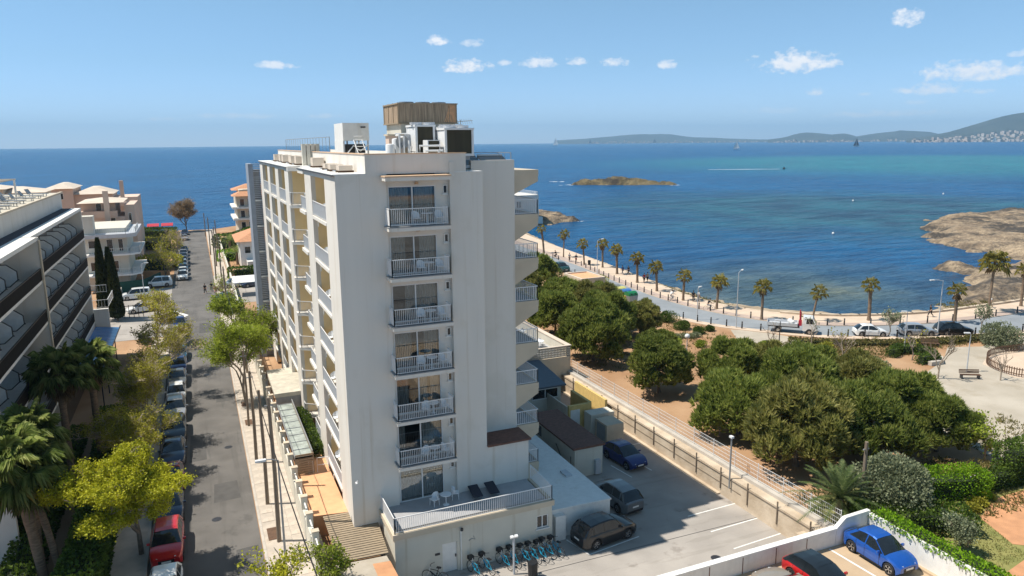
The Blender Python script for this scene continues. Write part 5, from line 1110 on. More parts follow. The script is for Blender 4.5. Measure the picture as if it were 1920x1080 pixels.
sh = [(59.6,82.3,1.45,'round dark clipped shrub nearest to the coast road'),(58.6,78.0,1.15,'second round clipped shrub in the planting ring'),(59.2,75.2,.85,'small clipped shrub under the tuft of spiky leaves'),(61.3,75.7,.7,'loose shrub at the right of the planting ring')]
for x, y, r, lab in sh: bush('clipped_shrub', lab, (x,y,GZ), r, 'hedge', int(2600*r), .13, group='clipped shrubs of the planting ring', sc=(1,1,.85), lumps=14)
for x, y in ((54.6,75.4),(55.2,74.4),(56.2,74.2),(57.1,73.7),(57.9,74.0)): bush('lavender_shrub', 'low grey green shrub in the curved front row of the planting ring', (x,y,GZ), .62, 'olive', 700, .12, group='low front row of the planting ring')
for i, (x, y, r, m, lab) in enumerate([(55.5,81.5,1.5,'hedge','loose green shrub left of the round clipped shrubs'),(57.6,95.6,1.3,'olivegreen','yellowish bush below the tan kiosk'),(52.5,71.6,1.2,'spring','pale green bush at the left edge of the orange earth'),(63.4,63.5,.8,'grass','dry tuft beside the park path'),(68.0,62.5,1.0,'olivegreen','scrubby bush behind the lone bare sapling'),(66.0,112,1.4,'olivegreen','pale flowering bush by the far bollards'),
    (62.9,128,2.0,'hedge','round oleander at the far end of the coast road'),(60.0,120,2.0,'hedge','green oleander hedge next to the parked dark car far away'),(55.5,70.0,.8,'spring','yucca like tuft on the orange earth'),(62.0,66.0,.9,'spring','tall spiky shrub on the orange earth'),(44.7,28.2,.5,'olivegreen','dry orange shrub in the garden border'),(45.7,28.5,.55,'olivegreen','brown green shrub in the garden border under the hedge'),(47.2,28.9,.5,'olivegreen','small border shrub nearest to the hedge end'),(38.0,22.8,.9,'hedge','leafy shrub on the lawn by the white garden wall')]):
    bush('garden_shrub', lab, (x,y,GZ if x > 50 else 2.2), r, m, int(1500*r), .15)
bush('olive_tree', 'rounded grey green olive tree beside the tall timber pole', (40.0,30.7,GZ+.9), 2.75, 'olive', 17000, .17, 'tree', sc=(1,1,1.1), lumps=22)
bush('grey_tree', 'loose grey green tamarisk beside the hedge ring', (62.8,51.4,GZ), 2.0, 'olive', 6000, .18, 'tree', sc=(1,1,1.1), lumps=18)
bush('grey_tree', 'airy grey green tree at the right edge near the coast road', (88.0,54.6,GZ), 2.3, 'olive', 4200, .22, 'tree', sc=(1,1,1.1), lumps=20)
gs = make_tree('garden_tree', 'small leaning grey green tree on the lawn', (39.3,25.3,2.2), 2.5, .9, 4, 91, 'olive', 3600, .12, per=20, lr=.2, rz=.4)
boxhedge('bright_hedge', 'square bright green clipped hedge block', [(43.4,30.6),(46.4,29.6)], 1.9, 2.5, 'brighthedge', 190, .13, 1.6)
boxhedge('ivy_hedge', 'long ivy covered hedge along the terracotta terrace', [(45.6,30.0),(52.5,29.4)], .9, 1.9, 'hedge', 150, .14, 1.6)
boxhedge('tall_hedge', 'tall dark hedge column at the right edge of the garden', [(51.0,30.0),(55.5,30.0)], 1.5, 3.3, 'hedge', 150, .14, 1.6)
boxhedge('ivy', 'ivy spilling along the top of the white garden wall', [(36.3,28.0),(36.3,8)], .85, .5, 'brighthedge', 120, .14, 3.5, 'ivy')
boxhedge('dark_shrubbery', 'dark shrubbery filling the corner behind the white garden wall', [(37.4,29.6),(41.5,27.2)], 2.2, 1.2, 'hedge', 110, .17, 2.2, 'shrubbery')
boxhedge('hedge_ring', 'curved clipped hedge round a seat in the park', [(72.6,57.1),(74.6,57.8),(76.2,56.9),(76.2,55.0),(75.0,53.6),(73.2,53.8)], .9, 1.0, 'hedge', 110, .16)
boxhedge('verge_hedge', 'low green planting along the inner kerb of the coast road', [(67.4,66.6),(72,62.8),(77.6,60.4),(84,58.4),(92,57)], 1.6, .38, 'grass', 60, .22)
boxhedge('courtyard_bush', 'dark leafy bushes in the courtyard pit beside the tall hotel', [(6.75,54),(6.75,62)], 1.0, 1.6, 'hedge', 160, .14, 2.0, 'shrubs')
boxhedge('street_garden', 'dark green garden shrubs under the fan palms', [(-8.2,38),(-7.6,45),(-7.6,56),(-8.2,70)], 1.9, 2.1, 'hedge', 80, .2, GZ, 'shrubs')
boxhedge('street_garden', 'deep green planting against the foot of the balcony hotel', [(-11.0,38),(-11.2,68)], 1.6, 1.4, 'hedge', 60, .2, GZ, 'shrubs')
boxhedge('far_hedge', 'dark green hedge at the far left end of the street', [(-14.5,226),(-7.5,222)], 4.0, 2.2, 'hedge', 16, .5)
boxhedge('far_hedge', 'olive hedge above the ochre wall near the street end', [(-12.5,162),(-7.0,164)], 6.0, 2.6, 'olivegreen', 14, .5)
boxhedge('far_hedge', 'brown dry hedge behind the far parked cars', [(-12.0,200),(-7.2,196)], 5.0, 2.2, 'olivegreen', 12, .5)
boxhedge('far_hedge', 'green garden hedge in front of the white house', [(5.6,146),(9.5,146),(12,150)], 2.0, 1.9, 'hedge', 30, .35)
boxhedge('far_hedge', 'bright green garden hedge by the far bare poles', [(5.3,170),(9.5,170)], 4.0, 2.0, 'brighthedge', 16, .4)
boxhedge('far_hedge', 'dark garden hedge below the tan seafront flats', [(5.6,192),(9.5,194),(14,206)], 4.0, 3.0, 'hedge', 14, .5)
# cypresses
for x, y, h, lab in ((-13.2,117.6,11.5,'tallest dark cypress at the end of the balcony hotel'),(-12.2,118.6,10.0,'middle dark cypress of the three by the hotel'),(-11.7,116.8,9.4,'right hand dark cypress nearest to the bar fence')):
    t = thing('cypress_tree', lab, 'tree', (x,y,GZ), 0, 'three cypresses by the balcony hotel'); n = 5200; u = nrng.random(n)**.8; a = nrng.random(n)*6.283; rr = (1-u)**.7*.95*(.7+.35*nrng.random(n))*np.minimum(1, u*9+.5)
    C = np.stack([np.cos(a)*rr, np.sin(a)*rr, u*h+.3], 1); D = np.stack([np.cos(a)*.5, np.sin(a)*.5, np.ones(n)], 1); D /= np.linalg.norm(D, axis=1, keepdims=True); V, F = leaves(C, D, .5, .12); npobj('crown', V, F, M['cypress'], t); MB().tube([(0,0,0),(0,0,h*.8)],[.16,.05],6).build('trunk', M['bark'], t, local=True)
# saplings in the park
for x, y, h, lv, nl, lm, lab in [(54.6,33.9,3.4,4,700,'spring','young plane tree with sparse leaves at the corner of the plaza'),(70.1,49.4,4.0,4,0,'spring','bare sapling left of the park bench'),(61.5,64.8,3.4,3,0,'spring','bare leaning sapling by the park path'),(66.4,58.5,3.0,4,60,'olivegreen','bare brown sapling in the scrub'),(73.6,55.2,3.4,3,40,'olivegreen','sapling inside the hedge ring'),(80.1,63.7,3.0,4,500,'olive','small leafy tree in front of the white hatchback'),(92.2,59.9,3.2,4,600,'olive','small leafy tree in front of the black car'),(75.4,46.3,3.2,3,0,'spring','staked sapling beside the playground fence'),(68.1,64.8,3.0,3,60,'olive','staked young tree in front of the truck cab')]:
    make_tree('sapling', lab, (x,y,GZ), h, .85, lv, int(x*7), lm, nl, .2, bark='palebark', per=8, lr=.22, trunk=.42)
# scrub and grass: too many to count
C = []; 
for (x0,x1,y0,y1,n) in ((66,90,57,64,900),(62,72,58,68,500),(40,62,60,90,700),(69,76,84,118,1200),(104,116,71.5,75.5,160),(37,53,27,36,900),(56,66,33,40,200)):
    C.append(np.stack([x0+(x1-x0)*nrng.random(n), y0+(y1-y0)*nrng.random(n), np.zeros(n)], 1))
C = np.concatenate(C); ok = []
for q in C:
    x, y = q[0], q[1]; dr = min((x-a)**2+(y-c)**2 for a, c in RO[::3]); di = min((x-a)**2+(y-c)**2 for a, c in RI[::3])
    if x > 66 and y > 66: ok.append(dr > 16 and x > 70 and (y < 118)); 
    else: ok.append(di > 5)
C = C[np.array(ok)]; C[:,2] = np.where(C[:,0] < 53.5, np.where(C[:,1] < 33, 2.2, GZ), np.where((C[:,0] > 69) & (C[:,1] > 66), .5, GZ))
C = np.repeat(C, 9, 0)+nrng.normal(size=(len(C)*9,3))*np.array([[.25,.25,.02]]); D = unit(len(C)); D[:,2] = np.abs(D[:,2])+.5; D /= np.linalg.norm(D, axis=1, keepdims=True)
V, F = blades(C, D, .28*(.5+nrng.random(len(C))), .05); tag(npobj('scrub_grass', V, F, M['grass']), kind='stuff')
C = np.stack([36.6+13*nrng.random(9000), 20+8*nrng.random(9000), np.full(9000,2.2)], 1); C = C[(C[:,0] < 43.0+(C[:,1]-24.5)*.44) & (C[:,1] > 23.2)]; D = unit(len(C)); D[:,2] = np.abs(D[:,2])+.7; D /= np.linalg.norm(D, axis=1, keepdims=True); V, F = blades(C, D, .12, .02); tag(npobj('lawn_grass', V, F, M['grass']), kind='stuff')
# ------------------------------------------------------------------ vehicles
STY = {
 'hatch': dict(L=4.05,W=1.76,H=1.48,wb=2.52,hood=.90,belt=.93,nose=.62,tail=.88,ws=.98,wr=.18,rr=-1.25,rb=-1.86,deck=.95),
 'city':  dict(L=3.72,W=1.66,H=1.50,wb=2.42,hood=.92,belt=.95,nose=.66,tail=.90,ws=.95,wr=.22,rr=-.98,rb=-1.68,deck=.98),
 'suv':   dict(L=4.42,W=1.86,H=1.66,wb=2.65,hood=1.02,belt=1.05,nose=.74,tail=1.0,ws=1.10,wr=.34,rr=-1.55,rb=-2.08,deck=1.06),
 'estate':dict(L=4.60,W=1.82,H=1.50,wb=2.68,hood=.90,belt=.94,nose=.62,tail=.92,ws=1.05,wr=.25,rr=-1.70,rb=-2.20,deck=.97),
 'sedan': dict(L=4.55,W=1.82,H=1.44,wb=2.68,hood=.88,belt=.92,nose=.60,tail=.92,ws=.95,wr=.15,rr=-1.05,rb=-1.72,deck=.98),
 'van':   dict(L=4.45,W=1.84,H=1.84,wb=2.75,hood=1.08,belt=1.08,nose=.80,tail=1.08,ws=1.38,wr=.62,rr=-1.95,rb=-2.16,deck=1.1)}
_cars = {}
def car_parts(st):
    if st in _cars: return _cars[st]
    q = STY[st]; L, W, H, wb = q['L'], q['W'], q['H'], q['wb']; fy, ry = wb/2+.05, -wb/2+.05; wr = .335 if st != 'suv' else .36; ar = wr+.055
    ys = sorted(set([round(-L/2+L*i/40, 3) for i in range(41)]+[fy-ar-.01,fy-ar+.01,fy+ar-.01,fy+ar+.01,ry-ar-.01,ry-ar+.01,ry+ar-.01,ry+ar+.01]))
    hw = W/2; V = []; F = []; rings = []
    def top(y):
        if y > q['ws']:
            t = (y-q['ws'])/(L/2-q['ws']); return q['hood']+.04-(q['hood']-q['nose']+.04)*t**2.3
        if y < q['rb']+.02:
            t = min(1, (q['rb']+.02-y)/max(.05, L/2+q['rb'])); return q['deck']-(q['deck']-q['tail']+.02)*t**2
        return q['belt']+(.03 if y < 0 else 0)
    for y in ys:
        e = abs(y)/(L/2); w = hw*(1-.16*max(0,(e-.62)/.38)**2.2-.0); zt = top(y); zb = .20+.16*max(0,(e-.9)/.1)
        for wy in (fy, ry):
            if abs(y-wy) < ar: zb = max(zb, wr-.0+math.sqrt(max(0, ar*ar-(y-wy)**2)))
        zb = min(zb, zt-.12); zm = zb+(zt-zb)*.55; sh = max(0,(e-.93)/.07)*.05
        prof = [(w*.80,zb),(w*.985-sh,zb+.02),(w-sh,zm),(w*.985-sh,zt-.10),(w*.93-sh,zt-.02),(w*.55,zt+.015),(0,zt+.025)]
        o = len(V); P = [(x,y,z) for x,z in prof]+[(-x,y,z) for x,z in prof[-2::-1]]; V += P; rings.append((o, len(P)))
    for (a,n),(c,_) in zip(rings[:-1], rings[1:]):
        for k in range(n-1): F.append((a+k, a+k+1, c+k+1, c+k))
        F.append((a+n-1, a, c, c+n-1))
    F.append(tuple(rings[0][0]+k for k in range(rings[0][1]))); F.append(tuple(rings[-1][0]+k for k in range(rings[-1][1]))[::-1])
    b = MB().add(V, F); body = b.mesh('body', (0,0,0), True, 38)
    # glasshouse
    gy = [q['rb'], q['rb']*.55+q['rr']*.45, q['rr'], q['rr']*.6+q['wr']*.4, q['rr']*.2+q['wr']*.8, q['wr'], q['wr']*.45+q['ws']*.55, q['ws']]
    gz = [q['belt']+.02, 0, H-.07, H-.005, H-.005, H-.05, 0, q['belt']+.0]; gz[1] = gz[0]*.45+gz[2]*.55+.03; gz[6] = gz[5]*.45+gz[7]*.55+.03
    V = []; F = []; bw, tw = hw*.925, hw*.70
    for i, (y, z) in enumerate(zip(gy, gz)):
        t = (z-q['belt'])/(H-q['belt']); wt = bw+(tw-bw)*max(0,t); zb = q['belt']-.03
        P = [(bw,y,zb),(wt,y,max(zb+.01,z-.05)),(wt*.88,y,z),(0,y,z+.02),(-wt*.88,y,z),(-wt,y,max(zb+.01,z-.05)),(-bw,y,zb)]; V += P
    for i in range(7):
        for k in range(6): F.append((i*7+k, i*7+k+1, (i+1)*7+k+1, (i+1)*7+k))
    F.append(tuple(range(7))); F.append(tuple(range(49,56))[::-1]); win = MB().add(V, F).mesh('windows', (0,0,0), True, 30)
    # roof skin and pillars in body colour
    b = MB(); G = [(V[i*7:(i+1)*7]) for i in range(8)]; off = .014
    R = []
    for i in (2,3,4,5):
        r = G[i]; R.append([(x*1.01, y, z+off) for x, y, z in r[1:6]])
    for A, C in zip(R[:-1], R[1:]):
        for k in range(4): b.quad(A[k], A[k+1], C[k+1], C[k])
    def strip(a, c, w):
        a, c = Vector(a), Vector(c)
        for s in (1,-1):
            A = Vector((a.x*s*1.012, a.y, a.z)); C = Vector((c.x*s*1.012, c.y, c.z)); d = Vector((0,w/2,0)); b.quad(A-d, A+d, C+d, C-d); o = Vector((-s*.05,0,.012)); b.quad(A-d+o, A+d+o, C+d+o, C-d+o)
    def sidept(y, up): 
        for i in range(7):
            if gy[i] <= y <= gy[i+1]:
                t = (y-gy[i])/(gy[i+1]-gy[i]); a = G[i][1 if up else 0]; c = G[i+1][1 if up else 0]; return tuple(a[k]*(1-t)+c[k]*t for k in range(3))
    strip(sidept(q['rb']+.12,False), sidept(q['rr'],True), .24); strip(sidept(q['ws']-.05,False), sidept(q['wr'],True), .09)
    mid = (q['wr']+q['rr'])/2+.1; strip(sidept(mid-.05,False), sidept(mid,True), .07)
    if st in ('suv','estate','van'): m2 = q['rr']+.15; strip(sidept(m2,False), sidept(m2,True), .10)
    roof = b.mesh('roof')
    sm = MB()
    for y in (q['ws']-.28, (q['wr']+q['rr'])/2+.1, q['rr']+.12):
        zt = top(y); zb = .24; zm = zb+(zt-zb)*.55
        for s in (1,-1):
            P = [(hw*.985*s,zb),(hw*s,zm),(hw*.985*s,zt-.10),(hw*.935*s,zt-.02)]
            for A, C in zip(P[:-1], P[1:]): sm.quad((A[0]+.006*s,y-.011,A[1]),(A[0]+.006*s,y+.011,A[1]),(C[0]+.006*s,y+.011,C[1]),(C[0]+.006*s,y-.011,C[1]))
    for s in (1,-1): sm.box(*sorted((s*hw*.96,s*(hw+.006))),-wb/2+ar+.1,wb/2-ar-.0,.19,.27)
    seam = sm.mesh('door_seam'); seam.materials.append(M['black']); hn = MB()
    for y in (q['wr']-.45, q['rr']+.35):
        for s in (1,-1): hn.box(*sorted((s*(hw*.985),s*(hw+.012))),y-.09,y+.09,q['belt']-.17,q['belt']-.14)
    handle = hn.mesh('door_handle')
    tyre = MB(); n = 18; tw_ = .205
    for k in range(n):
        a0, a1 = 2*math.pi*k/n, 2*math.pi*(k+1)/n
        for r0, x0, r1, x1 in ((.225,-tw_/2,wr-.03,-tw_/2),(wr-.03,-tw_/2,wr,-tw_/2+.03),(wr,-tw_/2+.03,wr,tw_/2-.03),(wr,tw_/2-.03,wr-.03,tw_/2),(wr-.03,tw_/2,.225,tw_/2)):
            tyre.quad((x0,r0*math.cos(a0),r0*math.sin(a0)),(x1,r1*math.cos(a0),r1*math.sin(a0)),(x1,r1*math.cos(a1),r1*math.sin(a1)),(x0,r0*math.cos(a1),r0*math.sin(a1)))
    tyre = tyre.mesh('wheel'); tyre.materials.append(M['rubber'])
    rim = MB()
    for sx in (-1,1):
        x = sx*.085; rim.add([(x,.05*math.cos(t*.785),.05*math.sin(t*.785)) for t in range(8)],[tuple(range(8))])
        for k in range(5):
            a = k*1.2566; c, s = math.cos(a), math.sin(a); c2, s2 = math.cos(a+.22), math.sin(a+.22); c3, s3 = math.cos(a-.22), math.sin(a-.22)
            rim.add([(x,.03*c3,.03*s3),(x*1.05,.225*c3,.225*s3),(x*1.05,.225*c2,.225*s2),(x,.03*c2,.03*s2)],[(0,1,2,3)])
        for k in range(16):
            a0, a1 = k*.3927, (k+1)*.3927; rim.quad((x*1.05,.205*math.cos(a0),.205*math.sin(a0)),(x*1.05,.23*math.cos(a0),.23*math.sin(a0)),(x*1.05,.23*math.cos(a1),.23*math.sin(a1)),(x*1.05,.205*math.cos(a1),.205*math.sin(a1)))
    rim = rim.mesh('rim'); rim.materials.append(M['rim'])
    y1 = L/2; zt = q['nose']
    def patch(xs, y, z0, z1, sweep): return MB().add([(xs[0],y+.012,z0),(xs[1],y-sweep+.012,z0),(xs[1],y-sweep-.05,z1),(xs[0],y-.03,z1),(xs[0],y-.06,z0),(xs[1],y-sweep-.08,z0),(xs[1],y-sweep-.12,z1),(xs[0],y-.1,z1)],[(0,1,2,3),(4,7,6,5),(0,4,5,1),(1,5,6,2),(2,6,7,3),(3,7,4,0)])
    def mir(m): return MB().add([(-x,y,z) for x,y,z in m.v], [f[::-1] for f in m.f])
    def rev(m): return MB().add([(x,-y,z) for x,y,z in m.v], [f[::-1] for f in m.f])
    hl = patch((hw*.50,hw*.86), y1, zt-.10, zt+.06, .20); tl = rev(patch((hw*.58,hw*.86), y1, q['tail']-.24, q['tail']-.02, .14))
    gr = MB().box(-hw*.48,hw*.48,y1-.06,y1+.014,.36,zt-.10); bp = MB().box(-hw*.72,hw*.72,-y1-.012,-y1+.08,.26,.42); pf = MB().box(-.26,.26,y1+.014,y1+.024,.46,.57); pr = MB().box(-.26,.26,-y1-.02,-y1-.008,.62,.73)
    mr = MB().obox((hw+.07,q['ws']-.32,q['belt']+.07),(.17,.10,.12))
    out = dict(seam=seam, handle=handle, body=body, win=win, roof=roof, wheel=tyre, rim=rim, hl=hl.mesh('headlight'), hl2=mir(hl).mesh('headlight'), tl=tl.mesh('tail_light'), tl2=mir(tl).mesh('tail_light'), gr=gr.mesh('grille'), bp=bp.mesh('bumper'), pf=pf.mesh('number_plate'), pr=pr.mesh('number_plate'), mr=mr.mesh('mirror'), mr2=mir(mr).mesh('mirror'), wpos=[(sx*(hw-.11),wy,wr) for sx in (-1,1) for wy in (fy,ry)])
    _cars[st] = out; return out
HL = mat('headlight_lens', (.62,.65,.68), .12, var=.05, spec=.8); TL = mat('tail_light_lens', (.30,.012,.010), .2, var=.1)
def make_car(st, paint, label, x, y, z, rz, name='parked_car', cat='car', group=None, roofm=None, sc=1.0):
    p = car_parts(st); t = thing(name, label, cat, (x,y,z), rz, group, sc)
    def put(nm, me, m, parent=t, loc=(0,0,0)):
        o = bpy.data.objects.new(nm, me); scene.collection.objects.link(o); o.parent = parent; o.location = loc
        if m:
            if not me.materials: me.materials.append(None)
            o.material_slots[0].link = 'OBJECT'; o.material_slots[0].material = m
        return o
    put('body', p['body'], paint); put('windows', p['win'], M['glassdark']); put('roof', p['roof'], roofm or paint); put('door_seam', p['seam'], None); put('door_handle', p['handle'], paint)
    for w in p['wpos']: o = put('wheel', p['wheel'], None, t, w); put('rim', p['rim'], None, o)
    for k, m in (('hl',HL),('hl2',HL),('tl',TL),('tl2',TL),('gr',M['black']),('bp',M['black']),('pf',M['white2']),('pr',M['white2']),('mr',paint),('mr2',paint)): put({'h':'headlight','t':'tail_light','g':'grille','b':'bumper','p':'number_plate','m':'mirror'}[k[0]], p[k], m)
    return t
PT = {k: paintmat('paint_'+k, c, mt) for k, c, mt in [('white',(.78,.78,.77),0),('silver',(.42,.43,.45),.5),('grey',(.16,.17,.18),.4),('black',(.012,.012,.014),.2),('navy',(.012,.022,.055),.3),('blue',(.012,.10,.45),.35),('deepblue',(.008,.02,.13),.35),('red',(.50,.012,.014),.15),('beige',(.36,.31,.25),.35),('teal',(.02,.10,.17),.3),('green',(.01,.05,.04),.3),('darkred',(.20,.015,.012),.2)]}
g1 = 'cars parked along the left kerb'
row = [(41.2,'hatch','white','white hatchback cut by the bottom edge behind the red car'),(46.5,'suv','red','bright red car parked under the lime yellow tree'),(51.7,'hatch','navy','dark navy car parked just behind the red one'),(56.4,'city','darkred','dark red small car half hidden by the lime yellow tree'),(61.6,'sedan','navy','navy saloon parked behind the dark red car'),(66.8,'estate','black','black estate parked in front of the silver car'),(71.9,'suv','silver','silver car with a pale bonnet in the middle of the row'),(77.0,'hatch','white','white hatchback with dark windscreen parked behind the silver car'),(82.2,'sedan','grey','dark grey saloon behind the middle white hatchback'),(87.2,'hatch','deepblue','deep blue hatchback parked beside the bluish windscreen car'),(92.3,'sedan','teal','teal saloon whose windscreen mirrors the sky'),(97.6,'city','navy','navy small car before the marked crossing'),(103.0,'hatch','silver','pale silver hatchback nearest to the marked crossing'),(108.4,'city','deepblue','blue small car in the shade by the striped marking'),
    (149.6,'suv','white','white car at the near end of the far parked row'),(154.8,'hatch','white','second white car of the far parked row'),(160.0,'sedan','teal','teal car behind the two far white cars'),(165.4,'estate','silver','silver estate in the far parked row'),(170.8,'hatch','grey','grey hatchback in the far parked row'),(176.2,'sedan','navy','dark saloon in the far parked row under the bare trees'),(181.8,'hatch','silver','pale hatchback under the arching bare tree'),(188,'sedan','black','black saloon under the arching bare tree'),(213,'city','silver','lone silver car near the end of the street'),(226,'estate','navy','dark estate at the very end of the street')]
for y, st, p, lab in row: make_car(st, PT[p], lab, -3.35+rng.uniform(-.06,.06), y, GZ, math.pi+rng.uniform(-.02,.02), group=g1)
gl = 'cars in the hotel car park'
make_car('hatch', PT['deepblue'], 'dark blue hatchback parked beside the brown roofed shed', 30.75, 48.0, 0, math.pi+.10, group=gl, sc=1.04)
make_car('suv', PT['grey'], 'dark grey car with glossy roof parked beside the white low wing', 26.45, 42.3, 0, .12, group=gl)
make_car('suv', PT['black'], 'black car parked across the end of the white low wing', 23.1, 38.4, 0, -math.pi/2+.13, group=gl)
gn = 'cars behind the white parapet wall'
make_car('city', PT['blue'], 'bright blue small car facing the white garden wall corner', 34.42, 26.62, 2.2, math.pi-.02, group=gn, sc=1.06)
make_car('hatch', PT['red'], 'red hatchback with dark glass roof next to the bright blue car', 29.2, 25.9, 2.2, math.pi+.02, group=gn, roofm=M['glassdark'], sc=1.05)
make_car('sedan', PT['beige'], 'beige car just showing its roof at the bottom edge', 26.9, 25.6, 2.2, 0.02, group=gn)
gp_ = 'cars on the coast road'
make_car('hatch', PT['white'], 'white hatchback on the coast road', 78.2, 64.9, GZ, -2.12, name='car', group=gp_)
make_car('estate', PT['silver'], 'silver estate on the coast road behind the white hatchback', 83.9, 62.6, GZ, -2.10, name='car', group=gp_)
make_car('suv', PT['black'], 'black car leading the three on the coast road', 88.2, 60.8, GZ, -2.0, name='car', group=gp_)
make_car('suv', PT['green'], 'dark green car parked far along the coast road by the oleander', 64.9, 125.5, GZ, math.pi, name='car', group=gp_)
make_car('suv', PT['silver'], 'silver car parked on the forecourt by the tall hotel', 5.2, 136.6, GZ, 1.9, group='cars on the forecourt')
make_car('sedan', PT['navy'], 'dark blue saloon parked on the forecourt next to the silver one', 8.2, 136.2, GZ, 2.0, group='cars on the forecourt')
make_car('van', PT['white'], 'white passenger van parked in front of the green screen fence', -10.2, 132.9, GZ, math.pi/2+.1, name='parked_van', cat='van')
make_car('van', PT['white'], 'white van behind the bare trees at the back of the small lot', -7.2, 143.2, GZ, math.pi/2, name='parked_van', cat='van')
make_car('hatch', PT['white'], 'white hatchback facing out between the bar fence and the striped marking', -8.9, 121.8, GZ, math.pi/2+.3)
make_car('city', PT['teal'], 'small turquoise car by the pavement beyond the spring green trees', 3.6, 124.4, GZ, -1.2)
# flatbed truck
tk = thing('flatbed_truck', 'white flatbed truck with a folded red crane on the coast road', 'truck', (70.4,70.5,GZ), -2.36)
MB().box(-.95,.95,-2.9,1.0,.85,1.0).build('chassis', M['dark'], tk, local=True)
b = MB(); b.box(-1.05,1.05,-3.0,.75,1.0,1.08); b.box(-1.05,-.99,-3.0,.75,1.08,1.42); b.box(.99,1.05,-3.0,.75,1.08,1.42); b.box(-.99,.99,-3.0,-2.94,1.08,1.42); b.box(-.99,.99,.69,.75,1.08,1.5); b.build('flatbed', M['lightgrey'], tk, local=True)
cb = MB().add([(-.98,1.35,.55),(.98,1.35,.55),(.98,2.95,.55),(-.98,2.95,.55),(-.98,1.35,1.5),(.98,1.35,1.5),(.98,3.0,1.45),(-.98,3.0,1.45),(-.9,1.4,2.3),(.9,1.4,2.3),(.9,2.55,2.28),(-.9,2.55,2.28)],[(0,3,2,1),(0,1,5,4),(1,2,6,5),(2,3,7,6),(3,0,4,7),(4,5,9,8),(5,6,10,9),(6,7,11,10),(7,4,8,11),(8,9,10,11)]).build('cab', PT['white'], tk, local=True)
b = MB(); b.add([(-.88,2.985,1.5),(.88,2.985,1.5),(.82,2.62,2.18),(-.82,2.62,2.18)],[(0,1,2,3)]); 
for s in (-1,1): b.add([(s*.985,1.75,1.5),(s*.985,2.75,1.5),(s*.925,2.5,2.15),(s*.93,1.8,2.15)],[(0,1,2,3)])
MB.build(MB().add([(x,y+.01,z) for x,y,z in b.v], b.f), 'windows', M['glassdark'], tk, local=True)
b = MB(); b.box(-.22,.22,.85,1.25,1.0,1.7); b.tube([(0,1.05,1.6),(.25,1.05,2.9),(-.1,1.0,2.1),(.05,1.0,3.1)],[.13,.11,.10,.07],6); b.build('crane', bpy.data.materials['red_awning_fabric'], tk, local=True)
for y in (2.2,-1.6):
    for s in (-1,1):
        w = MB(); n = 16
        w.tube([(s*.70,y,.42),(s*1.0,y,.42)],.42,16).build('wheel', M['rubber'], tk, local=True)
        MB().tube([(s*1.0,y,.42),(s*1.012,y,.42)],.2,10).build('rim', M['rim'], tk.children[-1], local=True)
for i, (x, y) in enumerate(((-.4,-.2),(.3,.1))): MB().sphere((x,y,1.45),.35,8,5,(1,1,.9)).build('load_sack', M['white2'], tk, local=True)
# ------------------------------------------------------------------ bicycles
def bike_parts():
    P = []
    def wheel(y):
        b = MB(); n = 20; pts = [(0, y+.33*math.cos(2*math.pi*k/n), .33+.33*math.sin(2*math.pi*k/n)) for k in range(n+1)]; b.tube(pts, .022, 5, cap=False); return b
    def spokes(y):
        b = MB()
        for k in range(8): a = k*.785; b.tube([(0,y,.33),(0,y+.32*math.cos(a),.33+.32*math.sin(a))], .004, 3)
        return b
    P.append(('wheel', wheel(.53), 'rubber', spokes(.53))); P.append(('wheel', wheel(-.53), 'rubber', spokes(-.53)))
    f = MB(); f.tube([(0,-.05,.33),(0,.35,.62)],.04,6); f.tube([(0,-.05,.33),(0,-.2,.85)],.022,6); f.tube([(0,-.18,.72),(0,.33,.75)],.02,6); f.tube([(0,-.53,.33),(0,-.05,.33)],.018,5); f.tube([(0,-.53,.33),(0,-.17,.7)],.016,5)
    P.append(('frame', f, None, None)); fk = MB(); fk.tube([(0,.33,.95),(0,.38,.62),(.05,.53,.33)],.02,6); fk.tube([(0,.38,.62),(-.05,.53,.33)],.018,6); P.append(('fork', fk, 'railwhite', None))
    h = MB(); h.tube([(-.30,.18,1.05),(-.1,.30,1.04),(.1,.30,1.04),(.30,.18,1.05)],.016,5); P.append(('handlebar', h, 'black', None))
    s = MB(); s.obox((0,-.22,.92),(.16,.27,.06)); P.append(('saddle', s, 'black', None)); k = MB(); k.box(-.17,.17,.40,.70,.80,1.02); P.append(('basket', k, 'black', None))
    p = MB(); p.tube([(-.12,-.05,.33),(.12,-.05,.33)],.012,4); p.box(-.2,-.11,-.1,0,.2,.22); p.box(.11,.2,-.1,0,.44,.46); P.append(('crank', p, 'dark', None)); return P
cy = mat('cyan_bike_paint', (.015,.30,.48), .35, .1, coat=.5)
def make_bike(label, loc, rz, fm, basket=True, group=None, lean=0.0):
    t = thing('bicycle', label, 'bicycle', loc, rz, group); t.rotation_euler = (0, lean, rz)
    for nm, mb_, m, sub in bike_parts():
        if nm == 'basket' and not basket: continue
        o = mb_.build(nm, M[m] if m else fm, t, local=True)
        if sub: sub.build('spokes', M['grey'], o, local=True)
    return t
gb = 'cyan hire bicycles along the annex wall'
bk = make_bike('cyan hire bicycle first to the right of the downpipe', (13.75,38.0,0), .25, cy, group=gb, lean=.12)
